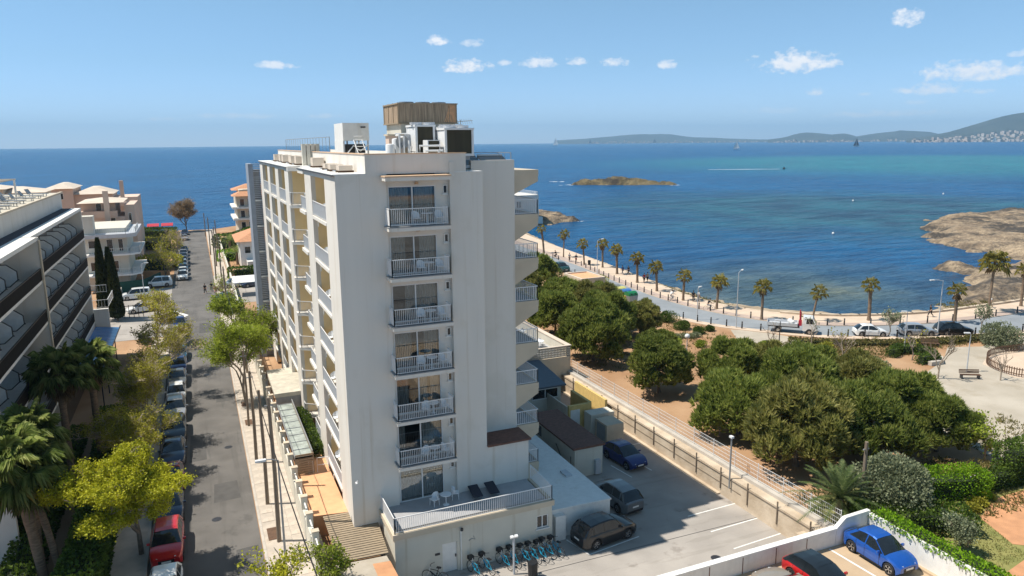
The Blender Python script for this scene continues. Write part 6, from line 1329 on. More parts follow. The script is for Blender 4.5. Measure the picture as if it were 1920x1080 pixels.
for x, rz, lab in ((14.55,.28,'cyan hire bicycle second from the downpipe'),(15.75,.30,'cyan hire bicycle left of the floodlight pole'),(16.35,.22,'cyan hire bicycle just behind the floodlight pole'),(17.1,.35,'cyan hire bicycle first to the right of the floodlight pole'),(17.65,.30,'cyan hire bicycle second to the right of the floodlight pole'),(18.2,.26,'cyan hire bicycle below the small annex window'),(18.75,.35,'cyan hire bicycle second from the white meter cupboard'),(19.3,.30,'cyan hire bicycle nearest to the white meter cupboard')):
    o = dup(bk, (x,38.0+rng.uniform(-.08,.1),0), rz, lab); o.rotation_euler = (0, .12+rng.uniform(-.04,.04), rz)
make_bike('dark bicycle without basket leaning left of the white annex door', (11.35,38.35,0), .9, M['black'], False, lean=.1)
# ------------------------------------------------------------------ people
def skin_mesh(nodes, edges, name, sub=1):
    me = bpy.data.meshes.new(name); bm = bmesh.new(); lay = bm.verts.layers.skin.verify(); vs_ = []
    for i, (p, r) in enumerate(nodes):
        v = bm.verts.new(p); v[lay].radius = (r, r); v[lay].use_root = (i == 0); vs_.append(v)
    for a, c in edges: bm.edges.new((vs_[a], vs_[c]))
    bm.to_mesh(me); bm.free(); o = bpy.data.objects.new(name, me); scene.collection.objects.link(o)
    m1 = o.modifiers.new('Skin', 'SKIN'); m1.use_smooth_shade = True; m2 = o.modifiers.new('Sub', 'SUBSURF'); m2.levels = sub; m2.render_levels = sub; return o
skinm = mat('skin', (.45,.26,.17), .6, var=.05)
CL = {k: mat('cloth_'+k, c, .85, var=.12, vscale=6) for k, c in dict(black=(.012,.012,.014), white=(.68,.68,.66), red=(.32,.03,.03), blue=(.03,.06,.18), grey=(.16,.16,.17), beige=(.40,.32,.22), pink=(.45,.18,.18)).items()}
hairm = mat('hair', (.03,.02,.014), .6, var=.2)
def make_person(label, loc, rz, pose, top, legs, group=None, name='person', z0=0.0):
    t = thing(name, label, 'person', loc, rz, group)
    # local: facing +Y.  joints
    if pose == 'walk': hip = .92; K = [(.10,.20,.50),(-.10,-.06,.49)]; A = [(.11,.34,.08),(-.11,-.38,.10)]; E = [(.24,-.14,1.12),(-.24,.12,1.12)]; Hn = [(.25,-.08,.86),(-.25,.30,.92)]; lean = .04
    elif pose == 'stand': hip = .92; K = [(.10,.03,.49),(-.10,.02,.49)]; A = [(.11,0,.08),(-.11,0,.08)]; E = [(.26,-.03,1.12),(-.25,.02,1.13)]; Hn = [(.26,.05,.84),(-.22,.18,.90)]; lean = .0
    else: hip = .96; K = [(.11,.34,.74),(-.11,.30,.60)]; A = [(.11,.10,.46),(-.11,.02,.24)]; E = [(.26,.34,1.12),(-.26,.34,1.12)]; Hn = [(.28,.52,1.07),(-.28,.52,1.07)]; lean = .26
    hy = -.22 if pose == 'ride' else 0.0
    ch = (0,hy+lean*.8,hip+.34); nk = (0,hy+lean*1.15,hip+.56); hd = (0,hy+lean*1.35+.03,hip+.72)
    nodes = [((0,hy,hip),.14),((0,hy+lean*.4,hip+.17),.125),(ch,.15),(nk,.06),((hd[0],hd[1],hd[2]-.06),.075),((hd[0],hd[1],hd[2]+.06),.085)]; edges = [(0,1),(1,2),(2,3),(3,4),(4,5)]
    for i, s in enumerate((1,-1)):
        o = len(nodes); nodes += [((s*.10,hy,hip-.06),.10),(K[i],.062),((A[i][0],A[i][1],A[i][2]+.0),.042),((A[i][0],A[i][1]+.16,A[i][2]-.045),.036)]; edges += [(0,o),(o,o+1),(o+1,o+2),(o+2,o+3)]
        o = len(nodes); nodes += [((s*.19,ch[1],ch[2]+.12),.058),(E[i],.042),(Hn[i],.030)]; edges += [(2,o),(o,o+1),(o+1,o+2)]
        d = (Vector(Hn[i])-Vector(E[i])).normalized(); sd = d.cross(Vector((1,0,0))).normalized(); h0 = len(nodes)-1; pm = Vector(Hn[i])+d*.06; nodes.append((tuple(pm),.030)); edges.append((h0,h0+1))
        for f in range(4): nodes.append((tuple(pm+d*(.085-.012*abs(f-1.5))+sd*(.028*(f-1.5))),.008)); edges.append((h0+1,len(nodes)-1))
        nodes.append((tuple(Vector(Hn[i])+d*.06+sd*.07),.010)); edges.append((h0,len(nodes)-1))
    body = skin_mesh(nodes, edges, 'body'); body.data.materials.append(skinm); body.parent = t
    tn = [((0,hy,hip+.0),.15),((0,hy+lean*.4,hip+.17),.145),(ch,.168),((nk[0],nk[1],nk[2]-.05),.085)]; te = [(0,1),(1,2),(2,3)]
    for i, s in enumerate((1,-1)):
        o = len(tn); tn += [((s*.19,ch[1],ch[2]+.12),.075),(tuple((Vector((s*.19,ch[1],ch[2]+.12))*.12+Vector(E[i])*.88)),.058)]; te += [(2,o),(o,o+1)]
    sh_ = skin_mesh(tn, te, 'shirt'); sh_.data.materials.append(CL[top]); sh_.parent = t
    ln_ = [((0,hy,hip+.02),.155)]; le = []
    for i, s in enumerate((1,-1)):
        o = len(ln_); ln_ += [((s*.10,hy,hip-.08),.115),(K[i],.078),((A[i][0],A[i][1],A[i][2]+.06),.058)]; le += [(0,o),(o,o+1),(o+1,o+2)]
    tr_ = skin_mesh(ln_, le, 'trousers'); tr_.data.materials.append(CL[legs]); tr_.parent = t
    MB().sphere((hd[0],hd[1]-.02,hd[2]+.06),.108,10,6,(.95,1.05,.95)).build('hair', hairm, t, local=True, smooth=True)
    b = MB(); b.obox((0,hd[1]+.098,hd[2]+.0),(.03,.04,.05)); b.obox((.035,hd[1]+.088,hd[2]+.035),(.02,.02,.014)); b.obox((-.035,hd[1]+.088,hd[2]+.035),(.02,.02,.014)); b.obox((0,hd[1]+.088,hd[2]-.045),(.05,.02,.01)); b.build('face', skinm, t, local=True)
    return t
gw_ = 'walkers on the promenade'
for x, y, rz, pose, a, c, lab in [(73.0,116.0,.2,'walk','blue','grey','left walker of the couple strolling past the shaggy palm'),(73.9,115.4,.3,'walk','black','black','dark clad right walker of the couple past the shaggy palm'),(72.2,107.6,2.8,'walk','red','black','walker in a reddish top beside a palm trunk'),(73.1,107.9,2.9,'walk','beige','black','walker in beige next to the reddish top'),(70.3,91.0,-1,'stand','black','black','dark figure standing beside the white bicycle'),(71.0,90.7,-1.2,'stand','white','grey','person in white standing by the beach scrub'),(93.9,68.3,1.3,'walk','black','black','dark clad walker beside the sea wall'),(107.1,68.6,1.5,'walk','white','beige','walker in white near the tallest promenade palm'),(0.3,132.5,2.9,'walk','black','black','person in black walking down the middle of the street'),(1.35,134.0,3.0,'stand','black','grey','person in dark clothes waiting at the street edge')]:
    make_person(lab, (x,y,GZ+(.09 if x > 20 else 0)), rz, pose, a, c, gw_ if x > 20 else 'people on the street')
for x, y, rz, a, c, fm_, lab in [(70.6,139.3,.2,'black','black',M['black'],'dark cyclist at the far end of the promenade'),(71.4,134.4,-.6,'grey','black',M['darkwood'],'cyclist beside the slim promenade palm'),(72.0,132.6,-.6,'black','red',M['black'],'second cyclist of the pair by the slim promenade palm'),(67.8,93.2,-1.4,'white','white',M['railwhite'],'cyclist in white passing the palm over the scrub'),(68.9,85.4,-1.9,'black','white',M['railwhite'],'cyclist in a black top riding towards the lamp post'),(1.9,129.4,2.9,'red','pink',M['railwhite'],'cyclist in red on the street near the forecourt')]:
    make_bike('bicycle ridden by the '+lab.replace('second cyclist','other cyclist'), (x,y,GZ+.1 if x > 69.5 or x < 5 else GZ+.005), rz, fm_, False); make_person(lab, (x,y,GZ+.1 if x > 69.5 or x < 5 else GZ+.005), rz, 'ride', a, c, 'cyclists')
# ------------------------------------------------------------------ street furniture
def lamp(name, label, x, y, h, az, arm=1.3, group=None, z=GZ, m='lightgrey'):
    t = thing(name, label, 'street lamp', (x,y,z), az, group)
    MB().tube([(0,0,0),(0,0,.9),(0,0,h)],[.09,.07,.045],8).build('pole', M[m], t, local=True)
    MB().tube([(0,0,h-.05),(0,arm*.5,h+.12),(0,arm,h+.14)],.035,6).build('arm', M[m], t, local=True)
    MB().obox((0,arm+.22,h+.13),(.22,.6,.12)).build('lamp_head', M['railwhite'], t, local=True); return t
gl_ = 'street lamps by the coast road'
lamp('street_lamp','street lamp on the coast road beside the flatbed truck palm',65.4,75.3,7.6,-1.0,group=gl_)
lamp('street_lamp','tall street lamp between the silver estate and the black car',85.7,61.1,7.2,1.3,group=gl_)
lamp('street_lamp','far street lamp beside the palm with the litter bin',68.9,118.5,6.6,-1.2,group=gl_)
lamp('street_lamp','thin street lamp beside the planting ring',63.5,81.2,4.6,-1.3,arm=.2,group=gl_)
lamp('street_lamp','thin lamp post behind the park bench',75.0,49.7,4.2,1.0,arm=.15,group='park lamps')
lamp('street_lamp','thin lamp post inside the hedge ring',76.3,58.4,4.6,1.0,arm=.15,group='park lamps')
lamp('street_lamp','slim park post with a small litter bin on the tan path',60.9,62.7,4.2,1.0,arm=.1,group='park lamps',m='dark')
lamp('street_lamp','grey street lamp with round head leaning over the near pavement',3.17,42.29,6.5,math.pi/2,arm=.75,z=GZ+.1,m='grey')
lamp('street_lamp','thin grey lamp post beside the white van',-8.9,131.0,6.0,-1.2,arm=.6)
for x, y, h, lab in ((29.0,66.2,6.2,'white globe lamp on the corner of the dining terrace'),(27.0,78,6.4,'white globe lamp at the back of the dining terrace'),(47.3,62.0,4.0,'square white park lamp by the orange earth')):
    t = thing('globe_lamp', lab, 'lamp', (x,y,GZ if x > 40 else 3.7), 0, 'white park lamps'); hh = h-(0 if x > 40 else 3.7+.4); MB().tube([(0,0,0),(0,0,hh)],.045,6).build('pole', M['lightgrey'], t, local=True); MB().sphere((0,0,hh+.2),.28,12,8).build('globe', M['railwhite'], t, local=True, smooth=True)
bo = [(70.5,140.4),(70.3,137.3),(71.0,130.9),(71.0,128.5),(70.6,125.9),(70.2,123.4),(70.0,121.3),(69.6,119.0),(69.1,116.4),(68.8,114.1),(68.5,111.7),(68.3,109.6),(68.0,107.0),(67.8,104.9),(67.6,102.7),(67.5,100.5),(67.4,98.2),(67.3,95.6),(67.35,93.5),(67.5,91.3),(67.7,88.9),(68.0,86.6),(68.6,84.7),(69.2,82.5),(69.9,80.6),(70.8,78.6),(74.0,73.9),(77.3,71.0),(79.3,70.0),(82.5,68.5),(86.5,67.2),(90.4,66.1),(94.5,65.4),(98.5,64.9),(102.5,64.7),(107,64.6)]
bi = [(66.2,124.9),(65.2,120.5),(63.4,107.0),(62.4,101.3),(61.2,90.2),(61.1,86.9),(62.1,82.5),(62.8,80.2),(63.6,78.3),(64.7,76.4),(65.8,74.6),(67.2,72.6),(72.9,66.7),(75.0,65.5),(76.8,64.5),(80.4,62.7),(83.5,61.6),(86.9,60.4),(90.3,59.3),(93.4,58.6),(97.5,57.9)]
bol = None
for x, y in bo+bi:
    lab = 'black bollard on the promenade side of the coast road' if (x, y) in bo else 'black bollard on the park side of the coast road'
    if bol is None:
        bol = thing('bollard', lab, 'bollard', (x,y,GZ+.09), 0, 'black bollards of the coast road'); MB().lathe((0,0,0),[(.11,0),(.10,.1),(.085,.8),(.10,.84),(.10,.90),(.04,.96)],8).build('post', M['black'], bol, local=True); MB().lathe((0,0,.70),[(.093,0),(.093,.06)],8).build('band', M['grey'], bol, local=True)
    else: dup(bol, (x,y,GZ+.085), rng.random(), lab, 'black bollards of the coast road' if (x,y) in bo else 'black bollards of the park side')
# recycling bins and yellow crate
for (x, y), c, lab in zip(((62.0,101.0),(61.9,99.2),(61.7,97.3),(61.5,95.3)),((.16,.17,.18),(.52,.50,.16),(.05,.16,.40),(.01,.16,.06)),('grey lidded recycling bin first in the row by the kiosk','yellow lidded recycling bin second in the row','blue lidded recycling bin third in the row','green lidded recycling bin last in the row')):
    t = thing('recycling_bin', lab, 'bin', (x,y,GZ), .12, 'recycling bins by the kiosk'); MB().add([(-.75,-.75,.0),(.75,-.75,0),(.75,.75,0),(-.75,.75,0),(-.85,-.8,1.15),(.85,-.8,1.15),(.85,.8,1.15),(-.85,.8,1.15)],[(0,3,2,1),(0,1,5,4),(1,2,6,5),(2,3,7,6),(3,0,4,7),(4,5,6,7)]).build('bin_body', M['grey'] if c[0] < .1 or c[0] == .16 else M['grey'], t, local=True)
    n = 8; V = []
    for k in range(n+1):
        a = math.pi*k/n; V += [(-.86,-.8*math.cos(a),1.15+.6*math.sin(a)),(.86,-.8*math.cos(a),1.15+.6*math.sin(a))]
    MB().add(V, [(2*k,2*k+1,2*k+3,2*k+2) for k in range(n)]+[tuple(range(0,2*n+2,2))[::-1],tuple(range(1,2*n+2,2))]).build('lid', mat('bin_lid', c, .45, var=.06), t, local=True)
    for s in (-.4,.4): MB().cyl((s,-.70,1.42),.16,.08,8).build('flap', M['black'], t, local=True)
t = thing('yellow_crate', 'yellow plastic crate lying by the green lidded bin', 'crate', (59.9,95.6,GZ), .4); MB().box(-.7,.7,-.5,.5,0,.95).build('crate_body', mat('yellow_plastic', (.60,.36,.02), .5), t, local=True); MB().box(-.75,.75,-.55,.55,.95,1.05).build('rim', bpy.data.materials['yellow_plastic'], t, local=True)
for x, y, lab in ((72.9,128.6,'dark litter bin beside the promenade palm'),(61.2,62.9,'dark litter bin hung on the slim park post'),(16.9,36.3,'round dark rubber bin near the hire bicycles')):
    t = thing('litter_bin', lab, 'bin', (x,y,GZ if x > 20 else 0)); MB().lathe((0,0,.1),[(.28,0),(.32,.9),(.30,.95)],10).build('bin_body', M['black'], t, local=True); MB().lathe((0,0,0),[(.12,0),(.12,.12)],8).build('foot', M['dark'], t, local=True)
# bench, seats, play fence
def bench(label, x, y, rz):
    t = thing('park_bench', label, 'bench', (x,y,GZ), rz, None)
    for k in range(4): MB().box(-1.0,1.0,-.25+k*.13,-.15+k*.13,.43,.47).build('seat_slat', M['darkwood'], t, local=True)
    for k in range(3): MB().obox((0,.33+.03*k,.58+.14*k),(2.0,.03,.11),0,-.2).build('back_slat', M['darkwood'], t, local=True)
    for s in (-.85,.85): MB().box(s-.04,s+.04,-.22,.3,0,.43).build('leg', M['dark'], t, local=True)
bench('brown slatted park bench facing the plaza', 73.1,48.0,-.52); bench('brown park bench near the coast road verge', 80.4,58.1,-.6)
pfn = thing('playground_fence', 'brown wooden picket fence round the sandy playground', 'fence', (80,49,GZ))
P = resample(smooth([(86.5,42.0),(81.0,44.0),(78.2,45.6),(77.9,48.0),(79.2,50.6),(83.2,52.7),(88.5,52.0)],2), 100)
pkm = MB().box(-.045,.045,-.015,.015,.08,1.0).mesh('picket'); pkm.materials.append(M['darkwood'])
for (xa,ya),(xb,yb) in zip(P[:-1], P[1:]):
    dataobj('picket', pkm, pfn, ((xa+xb)/2-80, (ya+yb)/2-49, 0), math.atan2(yb-ya, xb-xa))
b = MB(); b.wallrun(P[::5], .05, GZ+.25, GZ+.33); b.wallrun(P[::5], .05, GZ+.78, GZ+.86); b.build('rails', M['darkwood'], pfn)
sw_ = thing('playground_swing', 'wooden swing frame standing on the playground sand', 'swing', (84.5,48.4,GZ), .3); b = MB()
for s in (-1.2,1.2): b.tube([(s,-.7,0),(s,0,2.1)],.06,6); b.tube([(s,.7,0),(s,0,2.1)],.06,6)
b.tube([(-1.3,0,2.1),(1.3,0,2.1)],.06,6); b.build('frame', M['salmon'], sw_, local=True); MB().box(-.25,.25,-.12,.12,.5,.55).build('seat', M['black'], sw_, local=True)
st_ = thing('stone_seat', 'curved grey stone seat in front of the hedge ring', 'seat', (75.3,53.3,GZ)); MB().wallrun([(73.6,52.9),(75.2,52.8),(76.5,53.9)],.5,GZ,GZ+.45).build('seat', M['kerb'], st_)
wl_ = thing('white_rail_fence', 'short white rail fence running into the tall hedge column', 'fence', (47,30.2,GZ)); 
for z in (1.75,2.15,2.55): MB().wallrun([(45.4,31.2),(51.0,30.6)],.07,z,z+.12).build('rail', M['railwhite'], wl_)
for k in range(5): MB().box(45.5+k*1.35,45.6+k*1.35,31.05-k*.14,31.15-k*.14,GZ,2.7).build('post', M['railwhite'], wl_)
# terracotta terrace in the garden
tt = MB(); 
struct(MB().prism([(44.3,27.4),(43.0,24.5),(50,19),(75,19),(75,28.6),(47.5,28.6)],2.15,2.22), 'terracotta_terrace', M['terracotta']); struct(MB().prism([(39.4,22.7),(42.2,23.2),(48,17.5),(48,5),(37.5,5)],2.15,2.22), 'terracotta_path', M['terracotta'])
b = MB()
for k in range(8): b.obox((49+k*3.2,24,2.222),(.06,7,.004),.25)
for k in range(5): b.obox((60,21+k*1.5,2.2235),(20,.06,.004),.06)
struct(b, 'terrace_joint', M['peach'])
for x, y, m_, lab in ((41.6,26.2,'railwhite','small white garden lamp on the lawn'),(40.3,25.4,'salmon','small yellow toy on the lawn by the leaning tree')):
    t = thing('garden_ornament', lab, 'ornament', (x,y,2.2)); MB().lathe((0,0,0),[(.05,0),(.05,.3),(.2,.32),(.12,.5),(.02,.55)],8).build('ornament_body', M[m_], t, local=True)
# poles and cables
def pole(label, x, y, h, r=.13, m='polewood', z=GZ+.1, group=None, caps=True):
    t = thing('timber_pole', label, 'pole', (x,y,z), 0, group); MB().tube([(0,0,0),(.05,0,h*.5),(.0,0,h)],[r,r*.9,r*.7],8).build('pole', M[m], t, local=True, smooth=True)
    if caps: MB().obox((0,0,h-.5),(.5,.07,.07)).build('crossarm', M['grey'], t, local=True)
    return t
gq = 'timber poles along the pavement'
pole('timber pole on the pavement nearest to the glass roofed planter',2.84,50.07,8.4,group=gq); pole('timber pole rising from the brown tree pit',3.05,44.65,9.6,.14,group=gq)
pole('timber pole on the pavement in front of the glass planter shed',2.7,57.5,7.6,group=gq); pole('thin timber pole further up the pavement',2.7,66.0,7.0,.1,group=gq)
for x, y, h, lab in ((1.9,218,6.5,'farthest timber pole at the street end'),(2.3,180,8.6,'tall timber pole half way along the far pavement'),(2.4,145.5,9.3,'tall timber pole near the people on the street'),(3.4,148,8,'timber pole beside the far garden wall'),(3.9,186,7.4,'timber pole against the far feather palms'),(3.0,162,8.2,'timber pole between the two tall far ones'),(2.9,112,7.5,'timber pole next to the bare pavement tree')): pole(lab, x, y, h, .13, group='timber poles of the far pavement')
pole('short leaning timber pole beside the olive tree',38.3,31.3,5.6,.15,z=1.3)
def cable(label, a, c, sag, r=.018, n=14):
    t = thing('overhead_cable', label, 'cable', a); a, c = Vector(a), Vector(c)
    MB().tube([tuple(a+(c-a)*i/n-Vector((0,0,sag*4*(i/n)*(1-i/n)))) for i in range(n+1)], r, 4).build('strand', M['black'], t)
cable('dark cable sagging down along the near pavement', (2.8,50.0,8.9), (3.3,27.0,8.6), .35, .03); cable('thin cable along the far timber poles', (2.3,180,9.4), (2.4,145.5,10.0), .5, .02); cable('thin cable between the near timber poles', (2.84,50.07,9.0), (2.4,145.5,10.0), 1.2, .02)
struct(MB().obox((27.5,36.45,.010),(22,.035,.004),-.018), 'lot_dark_strip', M['dark'])  # thin dark strip laid across the parking lot
fl = thing('floodlight_pole', 'grey pole with two white floodlights among the hire bicycles', 'pole', (16.0,37.1,0)); MB().tube([(0,0,0),(0,0,2.5)],.07,8).build('pole', M['lightgrey'], fl, local=True)
for s in (-.14,.14): MB().obox((s,-.05,2.55),(.2,.16,.14),0,.5).build('floodlight', M['railwhite'], fl, local=True)
cp = thing('camera_pole', 'thin grey pole with a white camera on the limestone wall', 'pole', (34.1,39.1,0)); MB().tube([(0,0,1.0),(0,0,5.0)],.06,8).build('pole', M['grey'], cp, local=True); MB().obox((-.1,-.1,5.05),(.22,.3,.14)).build('camera', M['railwhite'], cp, local=True)
# ------------------------------------------------------------------ balcony and terrace furniture
def chair_parts(t):
    MB().box(-.24,.24,-.23,.23,.42,.46).build('seat', M['chairw'], t, local=True)
    b = MB(); n = 7; V = []
    for k in range(n):
        a = math.pi*(k/(n-1)); x, y = -.27*math.cos(a), .25*math.sin(a); V += [(x,y,.46),(x*1.03,y*1.08,.66+.20*math.sin(a))]
    b.add(V, [(2*k,2*k+2,2*k+3,2*k+1) for k in range(n-1)]); b.add([(x*.92,y*.92,z) for x,y,z in V], [(2*k,2*k+1,2*k+3,2*k+2) for k in range(n-1)]); b.build('backrest', M['chairw'], t, local=True)
    for sx in (-.2,.2):
        for sy in (-.19,.19): MB().tube([(sx*1.1,sy*1.1,0),(sx,sy,.43)],.018,5).build('leg', M['chairw'], t, local=True)
def table_parts(t, r=.36, h=.72):
    MB().lathe((0,0,h-.03),[(r,0),(r,.03)],16).build('tabletop', M['chairw'], t, local=True); MB().tube([(0,0,.03),(0,0,h-.03)],.03,6).build('leg', M['chairw'], t, local=True); MB().lathe((0,0,0),[(.22,0),(.05,.05)],8).build('base', M['chairw'], t, local=True)
names = ['roof terrace','lowest','second','third','fourth','fifth','top']
ch0 = thing('plastic_chair', 'white plastic chair left of the round table on the annex terrace', 'chair', (12.35,41.3,3.37), -1.2, 'white chairs on the balconies'); chair_parts(ch0)
tb0 = thing('plastic_table', 'round white table between two chairs on the annex terrace', 'table', (13.05,41.1,3.37), 0, 'white tables on the balconies'); table_parts(tb0)
dup(ch0, (13.85,41.6,3.37), 1.3, 'white plastic chair right of the round table on the annex terrace')
for k in range(1,7):
    z = FL[k]+.01; nm = names[k]
    dup(ch0, (11.95+.1*(k%3),YB-.42,z), -.9+.2*k, 'white plastic chair on the left of the %s balcony of the end wall' % nm); dup(ch0, (13.35,YB-.45+.08*(k%2),z), 1.2-.2*k, 'white plastic chair on the right of the %s balcony of the end wall' % nm)
    dup(tb0, (12.65,YB-.40,z), 0, 'white table on the %s balcony of the end wall' % nm)
ctp = ['first','second','third','fourth','fifth','sixth','seventh']
for k in range(7):
    z = FL[k]+.01; dup(tb0, (8.45,58.6,z), 0, 'white table in the notched street side balcony on the %s floor level from the bottom' % ctp[k]); dup(ch0, (8.6,59.6,z), .4, 'white chair in the notched street side balcony on the %s floor level from the bottom' % ctp[k])
    dup(ch0, (7.9,50.4,z), -1, 'white chair in the nearest street side balcony on the %s floor level from the bottom' % ctp[k])
for k in range(2):
    t = lounger('sun_lounger', ('dark sun lounger on the annex terrace nearest to the table','dark sun lounger on the annex terrace further from the table')[k], M['navy'], (15.2+1.15*k,41.6,3.37), -.12, 'dark sun loungers on the terrace')
# dining terrace tables
dt0 = thing('dining_table', 'white table set out on the latticed dining terrace', 'table', (30.2,68.5,3.69), 0, 'white tables of the dining terrace'); table_parts(dt0, .62, .74)
for i, (x, y) in enumerate([(32.0,69.2),(33.6,70.4),(30.6,71.6),(32.4,72.6),(29.6,75.2),(31.6,76.2),(33.6,75.4),(28.2,69.8),(29.4,80),(32.0,81),(27.4,77)]):
    dup(dt0, (x,y,3.69), 0, 'white table set out on the latticed dining terrace', 'white tables of the dining terrace')
for i, (x, y) in enumerate([(31.2,68.6),(32.8,69.6),(34.2,71.2),(31.4,72.3),(33.2,73.2),(30.4,74.6),(32.4,75.6),(29.0,70.4),(30.4,80.4),(33.0,81.5),(34.2,76.4),(28.2,77.6)]):
    dup(ch0, (x,y,3.69), rng.random()*6, 'white chair set at a table on the latticed dining terrace', 'white chairs of the dining terrace')
for k in range(2):
    t = thing('white_parasol', ('folded flat white parasol at the back of the dining terrace','white square parasol open over the back of the dining terrace')[k], 'parasol', (26.0+k*2.4,80.5+k*3,3.69)); MB().tube([(0,0,0),(0,0,2.4)],.04,6).build('pole', M['railwhite'], t, local=True); MB().add([(-1.5,-1.5,2.2),(1.5,-1.5,2.2),(1.5,1.5,2.2),(-1.5,1.5,2.2),(0,0,2.75)],[(0,1,4),(1,2,4),(2,3,4),(3,0,4),(0,3,2,1)]).build('fabric', M['chairw'], t, local=True)
# ------------------------------------------------------------------ roof machinery of the tall hotel
RF = 24.95
pb_ = thing('roof_plant_room', 'cream plant room topped by a brown reed and lattice screen', 'plant room', (14.7,50,RF))
MB().box(12.9,16.7,48.05,51.9,RF,27.28).build('wall', M['annex'], pb_)
b = MB(); b.box(12.77,16.81,47.97,48.05,27.28,28.6); b.box(12.77,12.85,48.05,52.0,27.28,28.6); b.box(16.73,16.81,48.05,52.0,27.28,28.6); b.box(12.85,16.73,51.92,52.0,27.28,28.6); b.build('reed_screen', M['lattice'], pb_)
for k in range(9): MB().box(12.74+k*.5,12.78+k*.5,47.94,47.97,27.28,28.62).build('batten', M['wood'], pb_)
for k in range(4): MB().box(12.73,12.77,48.1+k*1.27,48.18+k*1.27,27.28,28.66).build('batten', M['wood'], pb_)
for z in (27.28,28.55): MB().box(12.72,16.86,47.93,47.97,z,z+.08).build('rail', M['wood'], pb_); MB().box(12.70,12.77,47.97,52.0,z,z+.08).build('rail', M['wood'], pb_)
b = MB()
for k in range(7):
    b.obox((16.2+k*.08,47.955,27.95),(.02,.02,1.2),0,0)
    b.add([(15.9+k*.12,47.95,27.4),(15.95+k*.12,47.95,27.4),(16.35+k*.06,47.95,28.5),(16.3+k*.06,47.95,28.5)],[(0,1,2,3)])
b.build('lattice', M['salmon'], pb_)
for k in range(3): MB().lathe((13.75+k*1.15,49.6,28.55),[(.5,0),(.5,.22),(.42,.22)],14).build('fan', M['grey'], pb_)
MB().box(14.2,14.55,48.0,48.049,26.2,26.75).build('vent', M['dark'], pb_)
def chiller(label, x0, x1, y0, y1, z0, z1, dark=True):
    t = thing('roof_chiller', label, 'chiller', ((x0+x1)/2,(y0+y1)/2,RF), 0, 'chillers on the hotel roof')
    b = MB(); b.box(x0,x1,y0,y1,z0,z0+.15); b.box(x0-.03,x1+.03,y0-.03,y1+.03,z1-.12,z1)
    for x in (x0,x1-.14):
        for y in (y0,y1-.14): b.box(x,x+.14,y,y+.14,z0+.15,z1-.12)
    b.build('frame', M['railwhite'], t); MB().box(x0+.142,x1-.142,y0+.05,y1-.05,z0+.15,z1-.12).build('coil_grille', M['grille'], t)
    MB().box(x0+.02,x0+.05,y0+.142,y1-.142,z0+.2,z1-.15).build('side_panel', M['railwhite'], t)
    for k in range(int((y1-y0)/1.2)):
        MB().lathe(((x0+x1)/2-.42,y0+.6+k*1.15,z1),[(.38,0),(.40,.16),(.34,.16)],14).build('fan', M['lightgrey'], t); MB().lathe(((x0+x1)/2+.42,y0+.6+k*1.15,z1),[(.38,0),(.40,.16),(.34,.16)],14).build('fan', M['lightgrey'], t)
    for k in range(2): MB().box(x0+.2,x1-.2,y0+.2+k*(y1-y0-.6),y0+.4+k*(y1-y0-.6),RF,z0).build('foot', M['grey'], t)
    return t
chiller('white framed roof chiller with a dark olive grille at the front edge', 14.45,16.35,43.6,46.2,25.2,26.92)
chiller('open framed roof chiller standing behind the dark grilled one', 13.05,14.35,45.2,47.3,25.3,27.15)
chiller('second white framed chiller beside the plant room', 15.2,16.9,46.5,47.8,25.2,27.05)
wb_ = thing('roof_unit', 'large white boxed air handling unit on the far part of the hotel roof', 'air unit', (11.1,55.5,RF))
MB().box(10.2,12.1,54,57.4,26.25,27.5).build('casing', M['white2'], wb_); MB().box(10.18,10.21,54,57.4,25.4,26.25).build('side_panel', M['white2'], wb_); b = MB(); 
for x in (10.25,11.1,12.0): b.box(x-.05,x+.05,54.02,54.12,RF,26.25); b.box(x-.05,x+.05,57.2,57.3,RF,26.25)
b.build('leg', M['lightgrey'], wb_); MB().box(10.6,11.9,54.6,56.8,25.15,26.0).build('compressor', M['dark'], wb_); MB().box(11.5,11.85,53.97,53.999,27.15,27.25).build('vent', M['dark'], wb_)
MB().tube([(10.4,53.9,25.3),(10.9,53.85,25.9),(11.4,53.9,25.5),(12.0,53.9,26.0)],.05,6).build('pipe', M['railwhite'], wb_)
gsd = 'satellite dishes on the hotel roof'
for i, (x, y, z, r, lab) in enumerate(((12.3,45.6,26.1,.42,'grey satellite dish left of the open framed chiller'),(12.9,46.4,26.2,.40,'pale satellite dish right of the grey one on the hotel roof'))):
    t = thing('satellite_dish', lab, 'satellite dish', (x,y,RF), 0, gsd); MB().tube([(0,0,0),(0,0,z-RF)],.035,6).build('mast', M['grey'], t, local=True)
    b = MB(); n = 14; V = [(0,.10,z-RF)]+[(r*math.cos(2*math.pi*k/n),0,z-RF+r*math.sin(2*math.pi*k/n)) for k in range(n)]; b.add(V, [(0,1+k,1+(k+1)%n) for k in range(n)]); b.add([(x_,y_+.03,z_) for x_,y_,z_ in V], [(0,1+(k+1)%n,1+k) for k in range(n)]); b.build('dish', M['grey' if i == 0 else 'lightgrey'], t, local=True); MB().tube([(0,0,z-RF-.3),(0,-.4,z-RF-.05)],.015,4).build('arm', M['dark'], t, local=True)
for x, y, r, h, lab in ((11.35,45.0,.28,.95,'round white tank on the hotel roof front edge'),(12.05,46.2,.26,1.3,'tall pale tank behind the round white one')):
    t = thing('roof_tank', lab, 'tank', (x,y,RF), 0, 'tanks on the hotel roof'); MB().lathe((0,0,0),[(r,0),(r,h),(r*.9,h+.06),(.04,h+.1)],14).build('tank_body', M['railwhite'], t, local=True, smooth=True); MB().tube([(r+.05,0,0),(r+.05,0,h*.7),(r-.02,0,h*.8)],.03,5).build('pipe', M['grey'], t, local=True)
